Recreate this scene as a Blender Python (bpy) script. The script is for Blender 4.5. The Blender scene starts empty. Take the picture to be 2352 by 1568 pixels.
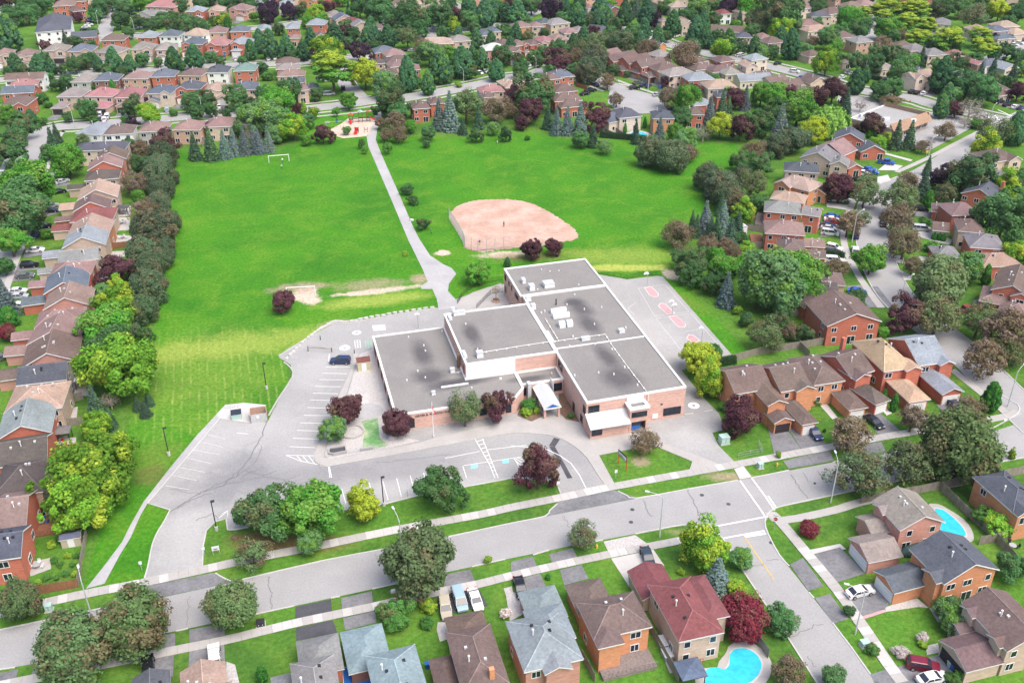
import bpy, bmesh, math, random
import numpy as np
from mathutils import Vector, Matrix

# ------------------------------------------------------------------ camera, sky, sun, exposure
SC = bpy.context.scene
C = SC.collection
FV, TH, ROLL, CAMH = 2225.2, math.radians(29.752), math.radians(0.376), 110.0
_ct, _st, _cr, _sr = math.cos(TH), math.sin(TH), math.cos(ROLL), math.sin(ROLL)
RIGHT0, DOWN0, FWD = Vector((1, 0, 0)), Vector((0, -_st, -_ct)), Vector((0, _ct, -_st))
RIGHT = RIGHT0 * _cr + DOWN0 * _sr
DOWN = RIGHT0 * -_sr + DOWN0 * _cr
cam = bpy.data.cameras.new("camera"); camo = bpy.data.objects.new("camera", cam); C.objects.link(camo)
m3 = Matrix((RIGHT, -DOWN, -FWD)).transposed()
camo.matrix_world = Matrix.Translation((0, 0, CAMH)) @ m3.to_4x4()
cam.sensor_width = 36.0; cam.lens = 36.0 * FV / 2352.0
cam.clip_start = 1.0; cam.clip_end = 6000.0
SC.camera = camo

SUN_EL, SUN_AZ = math.radians(60), math.radians(135)      # azimuth clockwise from +Y
world = bpy.data.worlds.new("World"); SC.world = world; world.use_nodes = True
wn = world.node_tree.nodes; wl = world.node_tree.links
sky = wn.new("ShaderNodeTexSky"); sky.sky_type = 'NISHITA'; sky.sun_disc = False
sky.sun_elevation = SUN_EL; sky.sun_rotation = SUN_AZ
sky.air_density = 1.0; sky.dust_density = 6.0; sky.ozone_density = 1.0; sky.altitude = 200
wl.new(sky.outputs[0], wn["Background"].inputs[0]); wn["Background"].inputs[1].default_value = 0.15
sun = bpy.data.lights.new("sun", 'SUN'); sun.energy = 1.3; sun.angle = math.radians(50); sun.color = (1.0, 0.965, 0.92)
suno = bpy.data.objects.new("sun", sun); C.objects.link(suno)
_sd = Vector((math.sin(SUN_AZ) * math.cos(SUN_EL), math.cos(SUN_AZ) * math.cos(SUN_EL), math.sin(SUN_EL)))
suno.rotation_euler = _sd.to_track_quat('Z', 'Y').to_euler(); suno.location = _sd * 400
SC.view_settings.view_transform = 'Standard'; SC.view_settings.look = 'None'
SC.view_settings.gamma = 1.0; SC.view_settings.exposure = 0.93; SC.view_settings.use_curve_mapping = False

# ------------------------------------------------------------------ surveying: photo bearing -> point on a level plane
def P(x, y, z=0.0):
    d = RIGHT * ((x - 1176) / FV) + DOWN * ((y - 784) / FV) + FWD
    t = (z - CAMH) / d.z
    return Vector((d.x * t, d.y * t, z))
def depth_of(p):
    return (Vector(p) - Vector((0, 0, CAMH))).dot(FWD)
def tl(x0, y0):                                # a magnified tile: 4 px of it to one survey px
    return lambda x, y: (x0 + x / 4.0, y0 + y / 4.0)
TILE = {'A': (0, 0), 'B': (588, 0), 'C': (1176, 0), 'E': (1764, 0), 'H': (0, 392), 'D': (1176, 294), 'F': (1764, 392),
        'I': (0, 784), 'J': (411.6, 940.8), 'K': (1528.8, 588), 'G': (1764, 784), 'L': (0, 1176), 'M': (588, 1176),
        'N': (1176, 1176), 'O': (1764, 1176), 'Q': (1176, 793.8), 'R': (646.8, 705.6), 'S': (823.2, 558.6), 'T': (1117.2, 558.6), 'U': (588, 294), 'V': (0, 0)}
def tv(t, x, y):
    a, b = TILE[t]
    return (x, y) if t == 'V' else (a + x / 4.0, b + y / 4.0)
rng = random.Random(7)
nrng = np.random.default_rng(11)

# ------------------------------------------------------------------ materials
MATS = {}
def mat(name, col=None, rough=0.85, fine=None, coarse=None, amt=0.15, camt=0.15, col2=None, zs=1.0, spec=0.25, metal=0.0, bump=0.0, emit=None, alpha=None, trans=0.0):
    """plain colour (or the object's own colour when col is None), broken up by fine and coarse noise"""
    if name in MATS: return MATS[name]
    m = bpy.data.materials.new(name); m.use_nodes = True
    nt = m.node_tree; N = nt.nodes; Lk = nt.links; b = N["Principled BSDF"]
    b.inputs["Roughness"].default_value = rough; b.inputs["Specular IOR Level"].default_value = spec; b.inputs["Metallic"].default_value = metal
    if col is None:
        oi = N.new("ShaderNodeObjectInfo"); cur = oi.outputs["Color"]
    else:
        rgb = N.new("ShaderNodeRGB"); rgb.outputs[0].default_value = (*col, 1); cur = rgb.outputs[0]
    geo = N.new("ShaderNodeNewGeometry"); mp = N.new("ShaderNodeMapping"); mp.inputs["Scale"].default_value = (1, 1, zs)
    Lk.new(geo.outputs["Position"], mp.inputs[0])
    def noise(scale, detail):
        n = N.new("ShaderNodeTexNoise"); n.inputs["Scale"].default_value = scale; n.inputs["Detail"].default_value = detail; n.inputs["Roughness"].default_value = 0.65
        Lk.new(mp.outputs[0], n.inputs["Vector"]); return n.outputs["Fac"]
    def vary(cur, nz, a):
        r = N.new("ShaderNodeMapRange"); r.inputs["From Min"].default_value = 0.3; r.inputs["From Max"].default_value = 0.7
        r.inputs["To Min"].default_value = 1 - a; r.inputs["To Max"].default_value = 1 + a; Lk.new(nz, r.inputs[0])
        mx = N.new("ShaderNodeVectorMath"); mx.operation = 'SCALE'; Lk.new(cur, mx.inputs[0]); Lk.new(r.outputs[0], mx.inputs["Scale"]); return mx.outputs[0]
    nf = None
    if coarse:
        nc = noise(coarse, 4)
        if col2:
            r = N.new("ShaderNodeMapRange"); r.inputs["From Min"].default_value = 0.42; r.inputs["From Max"].default_value = 0.62; Lk.new(nc, r.inputs[0])
            mx = N.new("ShaderNodeMix"); mx.data_type = 'RGBA'; Lk.new(r.outputs[0], mx.inputs[0]); Lk.new(cur, mx.inputs[6]); mx.inputs[7].default_value = (*col2, 1); cur = mx.outputs[2]
        cur = vary(cur, nc, camt)
    if fine:
        nf = noise(fine, 5); cur = vary(cur, nf, amt)
    Lk.new(cur, b.inputs["Base Color"])
    if bump and nf:
        bp = N.new("ShaderNodeBump"); bp.inputs["Strength"].default_value = bump; bp.inputs["Distance"].default_value = 0.05
        Lk.new(nf, bp.inputs["Height"]); Lk.new(bp.outputs[0], b.inputs["Normal"])
    MATS[name] = m; return m

def grass_mat(name, base, dark, light, patches=(), stripes=None, fine=1.3, famt=.5, wamp=2.2):
    """turf: three greens broken by noise, worn or dry patches each with a shape of its own"""
    m = bpy.data.materials.new(name); m.use_nodes = True; nt = m.node_tree; N = nt.nodes; Lk = nt.links; b = N["Principled BSDF"]
    b.inputs["Roughness"].default_value = 0.95; b.inputs["Specular IOR Level"].default_value = 0.08
    geo = N.new("ShaderNodeNewGeometry"); pos = geo.outputs["Position"]
    def noise(scale, detail=5, vec=pos, rough=.6, dist=0):
        n = N.new("ShaderNodeTexNoise"); n.inputs["Scale"].default_value = scale; n.inputs["Detail"].default_value = detail; n.inputs["Roughness"].default_value = rough; n.inputs["Distortion"].default_value = dist
        Lk.new(vec, n.inputs["Vector"]); return n.outputs["Fac"]
    def ramp(v, a, c_):
        r = N.new("ShaderNodeMapRange"); r.inputs["From Min"].default_value = a; r.inputs["From Max"].default_value = c_; Lk.new(v, r.inputs[0]); return r.outputs[0]
    def mix(f, c1, c2):
        mx = N.new("ShaderNodeMix"); mx.data_type = 'RGBA'; Lk.new(f, mx.inputs[0])
        for i, c_ in ((6, c1), (7, c2)):
            if isinstance(c_, tuple): mx.inputs[i].default_value = (*c_, 1)
            else: Lk.new(c_, mx.inputs[i])
        return mx.outputs[2]
    cur = mix(ramp(noise(.035, 6, dist=.6), .40, .64), base, dark)
    cur = mix(ramp(noise(.11, 6, rough=.7, dist=.5), .46, .72), cur, light)
    if stripes:
        ang, sc, colr, (sx, sy), srx, sry, amt = stripes
        mp = N.new("ShaderNodeMapping"); mp.inputs["Rotation"].default_value = (0, 0, ang); Lk.new(pos, mp.inputs[0])
        w = N.new("ShaderNodeTexWave"); w.inputs["Scale"].default_value = sc; w.inputs["Distortion"].default_value = 1.2; w.inputs["Detail"].default_value = 3; w.inputs["Detail Scale"].default_value = .3
        Lk.new(mp.outputs[0], w.inputs[0])
        m2 = N.new("ShaderNodeMapping"); m2.vector_type = 'TEXTURE'; m2.inputs["Location"].default_value = (sx, sy, 0); m2.inputs["Scale"].default_value = (srx, sry, 1e4); Lk.new(pos, m2.inputs[0])
        ln = N.new("ShaderNodeVectorMath"); ln.operation = 'LENGTH'; Lk.new(m2.outputs[0], ln.inputs[0])
        k = N.new("ShaderNodeMath"); k.operation = 'MULTIPLY'; Lk.new(ramp(w.outputs["Fac"], .72, 1.0), k.inputs[0]); Lk.new(ramp(noise(.25, 4), .42, .60), k.inputs[1])
        k2 = N.new("ShaderNodeMath"); k2.operation = 'MULTIPLY'; Lk.new(k.outputs[0], k2.inputs[0]); Lk.new(ramp(ln.outputs["Value"], 1.15, .7), k2.inputs[1])
        k3 = N.new("ShaderNodeMath"); k3.operation = 'MULTIPLY'; Lk.new(k2.outputs[0], k3.inputs[0]); k3.inputs[1].default_value = amt
        cur = mix(k3.outputs[0], cur, colr)
    wob = noise(.22, 6, rough=.75)
    for (p, rx, ry, ang, colr, soft, peak) in patches:
        mp = N.new("ShaderNodeMapping"); mp.vector_type = 'TEXTURE'; mp.inputs["Location"].default_value = (p[0], p[1], 0); mp.inputs["Rotation"].default_value = (0, 0, ang); mp.inputs["Scale"].default_value = (rx, ry, 1e4)
        Lk.new(pos, mp.inputs[0])
        ln = N.new("ShaderNodeVectorMath"); ln.operation = 'LENGTH'; Lk.new(mp.outputs[0], ln.inputs[0])
        a = N.new("ShaderNodeMath"); a.operation = 'MULTIPLY_ADD'; Lk.new(wob, a.inputs[0]); a.inputs[1].default_value = wamp; Lk.new(ln.outputs["Value"], a.inputs[2])
        r = N.new("ShaderNodeMapRange"); r.inputs["From Min"].default_value = 1 + wamp * .5 + soft * .5; r.inputs["From Max"].default_value = 1 + wamp * .5 - soft * .5; r.inputs["To Max"].default_value = peak; Lk.new(a.outputs[0], r.inputs[0])
        cur = mix(r.outputs[0], cur, colr)
    f = N.new("ShaderNodeMapRange"); f.inputs["From Min"].default_value = .25; f.inputs["From Max"].default_value = .75; f.inputs["To Min"].default_value = 1 - famt; f.inputs["To Max"].default_value = 1 + famt
    Lk.new(noise(fine, 6, rough=.75), f.inputs[0])
    s = N.new("ShaderNodeVectorMath"); s.operation = 'SCALE'; Lk.new(cur, s.inputs[0]); Lk.new(f.outputs[0], s.inputs["Scale"]); Lk.new(s.outputs[0], b.inputs["Base Color"])
    bp = N.new("ShaderNodeBump"); bp.inputs["Strength"].default_value = .6; bp.inputs["Distance"].default_value = .1; Lk.new(noise(5, 3), bp.inputs["Height"]); Lk.new(bp.outputs[0], b.inputs["Normal"])
    MATS[name] = m; return m

def foliage_mat(name, tint):
    """leaf colour is the tree's own colour; clumps turn towards the tint as far as the object's alpha says"""
    m = bpy.data.materials.new(name); m.use_nodes = True; nt = m.node_tree; N = nt.nodes; Lk = nt.links; b = N["Principled BSDF"]
    oi = N.new("ShaderNodeObjectInfo"); at = N.new("ShaderNodeAttribute"); at.attribute_name = "leaf"
    sp = N.new("ShaderNodeSeparateColor"); Lk.new(at.outputs["Color"], sp.inputs[0])
    th = N.new("ShaderNodeMath"); th.operation = 'SUBTRACT'; th.inputs[0].default_value = 1.0; Lk.new(oi.outputs["Alpha"], th.inputs[1])
    d = N.new("ShaderNodeMath"); d.operation = 'SUBTRACT'; Lk.new(sp.outputs[1], d.inputs[0]); Lk.new(th.outputs[0], d.inputs[1])
    r = N.new("ShaderNodeMapRange"); r.inputs["From Min"].default_value = -.12; r.inputs["From Max"].default_value = .22; Lk.new(d.outputs[0], r.inputs[0])
    mx = N.new("ShaderNodeMix"); mx.data_type = 'RGBA'; Lk.new(r.outputs[0], mx.inputs[0]); Lk.new(oi.outputs["Color"], mx.inputs[6]); mx.inputs[7].default_value = (*tint, 1)
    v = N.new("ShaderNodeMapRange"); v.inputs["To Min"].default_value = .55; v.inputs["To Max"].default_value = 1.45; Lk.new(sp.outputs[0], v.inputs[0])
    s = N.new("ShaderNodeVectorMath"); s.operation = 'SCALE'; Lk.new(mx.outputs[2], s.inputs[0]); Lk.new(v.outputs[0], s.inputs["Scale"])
    Lk.new(s.outputs[0], b.inputs["Base Color"]); b.inputs["Roughness"].default_value = .7; b.inputs["Specular IOR Level"].default_value = .15
    tr = N.new("ShaderNodeBsdfTranslucent"); Lk.new(s.outputs[0], tr.inputs[0]); mix = N.new("ShaderNodeMixShader"); mix.inputs[0].default_value = .38
    Lk.new(b.outputs[0], mix.inputs[1]); Lk.new(tr.outputs[0], mix.inputs[2]); Lk.new(mix.outputs[0], N["Material Output"].inputs[0])
    MATS[name] = m; return m

mat('asphalt', (.30, .297, .297), .9, fine=3.0, coarse=.09, amt=.10, camt=.10)
mat('dark_asphalt', (.07, .07, .08), .9, fine=3.0, coarse=.3, amt=.15, camt=.2)
mat('drive_asphalt', (.17, .17, .18), .9, fine=2.0, coarse=.25, amt=.15, camt=.25)
mat('concrete', (.37, .355, .34), .9, fine=2.0, coarse=.2, amt=.06, camt=.08)
mat('joint', (.20, .19, .18), .95)
mat('pale_concrete', (.46, .445, .43), .9, fine=2.0, coarse=.15, amt=.06, camt=.08)
mat('path_asphalt', (.36, .355, .36), .9, fine=1.4, coarse=.12, amt=.08, camt=.12)
mat('paint', (.75, .75, .74), .7, fine=4, amt=.12)
mat('worn_paint', (.52, .52, .52), .8, fine=2.0, amt=.22)
mat('yellow_paint', (.70, .42, .06), .7, fine=3, amt=.1)
mat('pink_paint', (.47, .29, .30), .8, fine=1.6, amt=.18)
mat('blue_paint', (.25, .55, .75), .8, fine=2, amt=.15)
mat('green_paint', (.25, .52, .38), .8, fine=2, amt=.15)
mat('turf', (.13, .30, .11), .95, fine=2, coarse=.25, amt=.1, camt=.2, col2=(.30, .36, .22))
mat('crack', (.15, .15, .155), .95)
mat('clay', (.43, .28, .22), .95, fine=1.2, coarse=.16, amt=.14, camt=.10, col2=(.46, .33, .27))
mat('sand', (.52, .41, .33), .95, fine=1.5, coarse=.2, amt=.1)
mat('soil', (.16, .10, .07), .95, fine=2, amt=.3)
mat('gravel', (.42, .40, .39), .95, fine=3, amt=.25)
mat('shingle', None, .92, fine=2.2, coarse=.22, amt=.22, camt=.16, spec=.1)
mat('brick', None, .9, fine=1.6, coarse=.5, amt=.20, camt=.10, zs=5.0, spec=.1)
mat('siding', None, .8, fine=.8, amt=.06, zs=6.0)
mat('white_trim', (.70, .70, .69), .6)
mat('glass', (.015, .02, .035), .08, spec=.6)
mat('dark_glass', (.03, .035, .05), .1, spec=.5)
mat('door_white', (.74, .74, .74), .5)
mat('door_dark', (.035, .03, .035), .5)
mat('painted', None, .5)
mat('car_paint', None, .22, spec=.6)
mat('tyre', (.02, .02, .022), .8)
mat('rim', (.45, .45, .47), .35, metal=.7)
mat('lamp_red', (.35, .02, .02), .3)
mat('lamp_white', (.75, .76, .78), .2)
mat('metal_grey', (.42, .43, .45), .5, metal=.3)
mat('galvanised', (.47, .48, .49), .5, fine=2, amt=.06)
mat('white_metal', (.68, .70, .71), .45)
mat('dark_metal', (.03, .03, .035), .5)
mat('wood_fence', (.25, .22, .19), .9, fine=3, coarse=.4, amt=.22, zs=.3)
mat('cedar_wood', (.26, .12, .07), .9, fine=3, amt=.25, zs=.3)
mat('deck_wood', (.20, .17, .16), .9, fine=3, amt=.3)
mat('bark', (.10, .08, .065), .95, fine=4, amt=.3)
mat('pale_bark', (.34, .31, .29), .95, fine=4, amt=.2)
mat('gravel_roof', (.215, .205, .195), .95, fine=1.6, coarse=.2, amt=.17, camt=.06)
mat('pool_water', (.04, .46, .62), .10, fine=1.6, coarse=.5, amt=.12, camt=.14, spec=.5, bump=.25)
mat('plastic_red', (.55, .02, .02), .4)
mat('plastic_blue', (.02, .12, .42), .4)
mat('utility_green', (.36, .50, .46), .6)
mat('school_brick', (.56, .36, .30), .9, fine=1.3, coarse=.35, amt=.22, camt=.12, zs=6.0)
mat('school_trim', (.72, .71, .68), .7, fine=2, amt=.04)
mat('skin', (.5, .3, .22), .6)
mat('cloth', None, .9)
foliage_mat('leaf_brown', (.19, .15, .085)); foliage_mat('leaf_yellow', (.36, .46, .05)); foliage_mat('leaf_light', (.17, .33, .06))

# ------------------------------------------------------------------ mesh helpers
class MB:
    def __init__(s): s.v = []; s.f = []; s.m = []
    def add(s, vs, fs, mi=0):
        o = len(s.v); s.v += [tuple(p) for p in vs]; s.f += [[i + o for i in f] for f in fs]; s.m += [mi] * len(fs); return s
    def box(s, x0, x1, y0, y1, z0, z1, mi=0):
        return s.add([(x0, y0, z0), (x1, y0, z0), (x1, y1, z0), (x0, y1, z0), (x0, y0, z1), (x1, y0, z1), (x1, y1, z1), (x0, y1, z1)],
                     [(3, 2, 1, 0), (4, 5, 6, 7), (0, 1, 5, 4), (1, 2, 6, 5), (2, 3, 7, 6), (3, 0, 4, 7)], mi)
    def prism(s, pts, z0, z1, mi=0, top=None):
        n = len(pts)
        s.add([(p[0], p[1], z0) for p in pts] + [(p[0], p[1], z1) for p in pts], [[(i), (i + 1) % n, (i + 1) % n + n, i + n] for i in range(n)], mi)
        s.add([(p[0], p[1], z1) for p in pts], [list(range(n))], mi if top is None else top)
        return s
    def tube(s, a, b, r0, r1=None, n=6, mi=0, cap=True):
        a, b = Vector(a), Vector(b); r1 = r0 if r1 is None else r1
        d = (b - a); d = d.normalized() if d.length > 1e-6 else Vector((0, 0, 1)); x = d.orthogonal().normalized(); y = d.cross(x)
        vs = []
        for c, r in ((a, r0), (b, r1)):
            for i in range(n):
                t = 2 * math.pi * i / n; vs.append(c + x * (math.cos(t) * r) + y * (math.sin(t) * r))
        fs = [[i, (i + 1) % n, (i + 1) % n + n, i + n] for i in range(n)]
        if cap: fs += [list(range(n))[::-1], list(range(n, 2 * n))]
        return s.add(vs, fs, mi)
    def path(s, pts, r, n=6, mi=0):
        for a, b in zip(pts[:-1], pts[1:]): s.tube(a, b, r, r, n, mi)
        return s
    def data(s, name, mats):
        me = bpy.data.meshes.new(name); me.from_pydata(s.v, [], s.f)
        for k in mats: me.materials.append(MATS[k])
        if any(s.m): me.polygons.foreach_set("material_index", s.m)
        me.update(); return me
    def build(s, name, mats, parent=None, loc=(0, 0, 0), rz=0.0, color=None, smooth=False):
        if isinstance(mats, str): mats = [mats]
        me = s.data(name, mats)
        if smooth: me.polygons.foreach_set("use_smooth", [True] * len(me.polygons))
        return obj(name, me, parent, loc, rz, color)
def obj(name, data, parent=None, loc=(0, 0, 0), rz=0.0, color=None, scale=None):
    o = bpy.data.objects.new(name, data); C.objects.link(o); o.location = loc
    if rz: o.rotation_euler = (0, 0, rz)
    if parent is not None: o.parent = parent
    if color is not None: o.color = color if len(color) == 4 else (*color, 1)
    if scale is not None: o.scale = scale
    return o
def tag(o, label, cat, group=None):
    o['label'] = label; o['category'] = cat
    if group: o['group'] = group
    return o
def thing(name, label, cat, loc, rz=0.0, group=None):
    return tag(obj(name, None, None, loc, rz), label, cat, group)
def struct(o): o['kind'] = 'structure'; return o
ONES = 'zeroth first second third fourth fifth sixth seventh eighth ninth tenth eleventh twelfth thirteenth fourteenth fifteenth sixteenth seventeenth eighteenth nineteenth twentieth'.split()
TENS = {2: ('twenty', 'twentieth'), 3: ('thirty', 'thirtieth'), 4: ('forty', 'fortieth'), 5: ('fifty', 'fiftieth'), 6: ('sixty', 'sixtieth'), 7: ('seventy', 'seventieth'), 8: ('eighty', 'eightieth')}
def ordn(i):
    if i <= 20: return ONES[i]
    t, u = divmod(i, 10)
    return TENS[t][1] if u == 0 else TENS[t][0] + '-' + ONES[u]
def px(t, pts): return [P(*tv(t, *p)) for p in pts]
def smooth_line(pts, k=4):
    out = []
    n = len(pts)
    for i in range(n - 1):
        p0, p1, p2, p3 = pts[max(i - 1, 0)], pts[i], pts[i + 1], pts[min(i + 2, n - 1)]
        for j in range(k):
            t = j / k
            out.append(0.5 * ((2 * p1) + (p2 - p0) * t + (2 * p0 - 5 * p1 + 4 * p2 - p3) * t * t + (3 * p1 - p0 - 3 * p2 + p3) * t ** 3))
    out.append(pts[-1]); return out
# ------------------------------------------------------------------ the ground
_zi = [0]
def sheet(name, pts, material, z, kind='structure', parent=None):
    _zi[0] += 1; z = z + (_zi[0] % 17) * 0.0007
    me = bpy.data.meshes.new(name)
    a = sum(pts[i - 1].x * pts[i].y - pts[i].x * pts[i - 1].y for i in range(len(pts)))
    if a < 0: pts = pts[::-1]
    me.from_pydata([(p.x, p.y, z) for p in pts], [], [list(range(len(pts)))]); me.materials.append(MATS[material]); me.update()
    o = obj(name, me, parent)
    if parent is None: o['kind'] = kind
    return o
def offset_line(pts, w):
    L_, R_ = [], []
    for i, p in enumerate(pts):
        d = (pts[min(i + 1, len(pts) - 1)] - pts[max(i - 1, 0)]).to_2d(); d.normalize(); n = Vector((-d.y, d.x, 0))
        L_.append(p + n * w); R_.append(p - n * w)
    return L_, R_
def strip(name, pts, w, material, z, sm=3, parent=None):
    pts = smooth_line(pts, sm) if sm else pts
    L_, R_ = offset_line(pts, w / 2); _zi[0] += 1; z = z + (_zi[0] % 17) * 0.0007
    n = len(pts); me = bpy.data.meshes.new(name)
    me.from_pydata([(p.x, p.y, z) for p in L_ + R_], [], [[n + i, n + i + 1, i + 1, i] for i in range(n - 1)]); me.materials.append(MATS[material]); me.update()
    o = obj(name, me, parent)
    if parent is None: o['kind'] = 'structure'
    return o
def kerb(pts, sm=3, w=.22, h=.13, name='kerb', material='pale_concrete', parent=None):
    pts = smooth_line(pts, sm) if sm else pts
    L_, R_ = offset_line(pts, w / 2); n = len(pts); me = bpy.data.meshes.new(name)
    vs = [(p.x, p.y, 0) for p in L_] + [(p.x, p.y, h) for p in L_] + [(p.x, p.y, h) for p in R_] + [(p.x, p.y, 0) for p in R_]
    fs = []
    for i in range(n - 1):
        for k in range(3): a = k * n; fs.append([a + i, a + i + 1, a + n + i + 1, a + n + i])
    me.from_pydata(vs, [], fs); me.materials.append(MATS[material]); me.update()
    o = obj(name, me, parent)
    if parent is None: o['kind'] = 'structure'
    return o
def vv(*pts): return [P(*p) for p in pts]

DIRT, PALE, STRAW, OLIVE, BROWN = (.34, .26, .19), (.50, .41, .33), (.36, .40, .09), (.12, .20, .03), (.15, .11, .05)
pt = []
def patch(x, y, rx, ry, ang, col, soft=.5, peak=1.0):
    p = P(x, y); pt.append(((p.x, p.y), rx, ry, math.radians(ang), col, soft, peak))
patch(702, 674, 3.0, 4.0, 0, PALE, .5); patch(715, 690, 2.4, 2.2, 0, PALE, .6); patch(690, 660, 7, 2.5, 10, DIRT, .8, .7)
patch(870, 668, 9.5, 1.5, 14, PALE, .6); patch(825, 674, 5.0, 1.1, 8, PALE, .6); patch(850, 655, 8, 3.0, 10, DIRT, .9, .55); patch(965, 640, 2.5, 2.5, 0, DIRT, .7, .8)
patch(1016, 581, 2.1, 2.0, 0, PALE, .35); patch(1160, 585, 7, 2.2, 5, PALE, .6, .9); patch(1210, 590, 9, 2.4, 4, BROWN, .9, .6); patch(1322, 580, 5, 2.2, -10, OLIVE, .9, .8)
patch(1430, 590, 16, 6.0, 3, STRAW, .9, .35); patch(1440, 615, 12, 2.0, 0, STRAW, .6, .8); patch(1545, 630, 2.4, 3.0, 20, PALE, .5, .9)
patch(560, 790, 36, 5, 12, STRAW, .9, .42); patch(450, 860, 17, 18, 0, STRAW, 1.0, .18); patch(860, 690, 13, 3.0, 12, STRAW, .9, .55)
patch(362, 1045, 4.0, 4.5, 0, OLIVE, .8, .7); patch(345, 1090, 3.5, 3, 0, BROWN, .9, .5); patch(770, 745, 4, 2, 20, DIRT, .8, .6); patch(1575, 690, 2, 9, 35, OLIVE, 1, .7)
grass_mat('field_grass', (.056, .200, .013), (.036, .150, .012), (.100, .220, .020), pt, stripes=(math.radians(-15.8), .18, (.36, .38, .13), (P(470, 880).x, P(470, 880).y), 26, 26, .3))
grass_mat('lawn', (.078, .190, .024), (.050, .125, .022), (.125, .220, .034), [((P(x, y).x, P(x, y).y), rx, ry, 0, c, .8, pk) for x, y, rx, ry, c, pk in
    ((590, 1240, 4, 2.4, BROWN, .9), (690, 1247, 8, 2.2, BROWN, .9), (1090, 990, 14, 3, BROWN, .6), (1020, 1002, 5, 2, OLIVE, .6), (1672, 1094, 4, 1.3, DIRT, .7), (1470, 1059, 1.6, 1.5, DIRT, .8), (1580, 1222, 3, .8, DIRT, .5))])
struct(MB().add([(-1500, -200, 0), (1500, -200, 0), (1500, 2600, 0), (-1500, 2600, 0)], [(0, 1, 2, 3)]).build('ground', 'lawn'))
sheet('park_field', vv((405, 345), (520, 362), (640, 345), (700, 325), (728, 262), (868, 252), (880, 300), (940, 312), (1060, 318), (1180, 298), (1300, 318), (1450, 324), (1560, 330), (1690, 330), (1700, 370), (1640, 430), (1620, 470), (1600, 540), (1560, 575), (1560, 640), (1722, 815),
      (1640, 822), (1376, 650), (1300, 620), (1050, 720), (830, 780), (660, 830), (660, 930), (520, 985), (345, 1160), (395, 1165), (352, 1262), (338, 1335), (190, 1360), (240, 1180), (290, 1000), (330, 820), (362, 740)), 'field_grass', .012)

lp = []
def lpatch(x, y, rx, ry, ang, col, soft=1.0, peak=.8):
    p = P(x, y); lp.append(((p.x, p.y), rx, ry, math.radians(ang), col, soft, peak))
DK, LT = (.215, .215, .225), (.40, .395, .39)
for a in ((590, 1045, 7, 9, 20, DK), (560, 1095, 9, 4, 15, DK), (470, 1150, 10, 2.2, 25, DK), (660, 1090, 14, 3, 12, DK, 1.0, .6), (880, 1075, 16, 3.5, 12, DK, 1.0, .5), (520, 1010, 8, 5, 40, LT, 1.0, .6), (640, 1010, 5, 10, 30, LT, 1, .5), (430, 1230, 4, 9, 10, LT, 1, .6), (720, 850, 4, 7, 0, LT, 1, .5), (1050, 1120, 20, 2, 12, LT, 1, .5), (1500, 760, 5, 12, 35, LT, 1, .55), (1590, 1010, 5, 4, 0, LT, 1, .6), (1600, 940, 4, 6, 0, DK, 1, .5), (850, 1130, 12, 2, 12, LT, 1, .5), (1290, 1040, 5, 7, 40, DK, 1, .4)): lpatch(*a)
grass_mat('lot_asphalt', (.315, .312, .308), (.28, .278, .278), (.355, .35, .343), lp, fine=2.2, famt=.16, wamp=2.4)
# roads
sheet('main_street', vv((-60, 1459), (0, 1446), (232, 1397), (367, 1373), (535, 1336), (743, 1287), (903, 1257), (1018, 1235), (1251, 1186), (1463, 1144), (1726, 1097), (1926, 1059), (2026, 1044), (2150, 1019), (2271, 994), (2330, 975), (2420, 930),
      (2420, 1038), (2351, 1051), (2071, 1103), (1951, 1129), (1815, 1158), (1779, 1168), (1762, 1180), (1700, 1195), (1660, 1236), (1640, 1222), (1611, 1212), (1576, 1207), (1551, 1208), (1456, 1226), (1336, 1248), (1176, 1281), (1038, 1311), (898, 1343), (760, 1373), (588, 1410), (372, 1455), (82, 1523), (0, 1537), (-60, 1550)), 'asphalt', .03)
sheet('side_street', vv((1625, 1205), (1660, 1236), (1698, 1298), (1764, 1396), (1809, 1463), (1876, 1568), (1925, 1645), (2070, 1645), (2004, 1551), (1914, 1431), (1859, 1361), (1791, 1276), (1764, 1226), (1757, 1200), (1775, 1172), (1700, 1185)), 'asphalt', .045)
kerb(vv((-60, 1459), (0, 1446), (232, 1397)), 0); kerb(vv((535, 1336), (743, 1287), (903, 1257), (1018, 1235), (1176, 1201), (1251, 1186), (1263, 1172), (1280, 1157)), 2)
kerb(vv((495, 1316), (515, 1328), (535, 1336)), 2); kerb(vv((1420, 1128), (1440, 1138), (1463, 1144), (1580, 1123), (1695, 1103)), 2); kerb(vv((1728, 1097), (1764, 1090), (1812, 1080)), 0); kerb(vv((1913, 1062), (1930, 1058), (1975, 1052)), 0)
kerb(vv((2030, 1043), (2150, 1019), (2240, 1000), (2290, 978), (2330, 955), (2340, 945), (2338, 930), (2296, 905)), 2)
kerb(vv((-60, 1550), (0, 1537), (35, 1532)), 0); kerb(vv((404, 1449), (432, 1443)), 0); kerb(vv((517, 1428), (588, 1410), (676, 1391)), 0); kerb(vv((760, 1373), (781, 1369)), 0); kerb(vv((855, 1352), (1022, 1316)), 0)
kerb(vv((1084, 1301), (1160, 1284)), 0); kerb(vv((1224, 1274), (1262, 1263)), 0); kerb(vv((1316, 1253), (1385, 1240)), 0); kerb(vv((1459, 1226), (1551, 1208), (1576, 1206), (1611, 1212), (1640, 1222), (1660, 1236), (1698, 1298), (1764, 1396), (1809, 1463), (1876, 1568), (1920, 1637)), 2)
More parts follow.
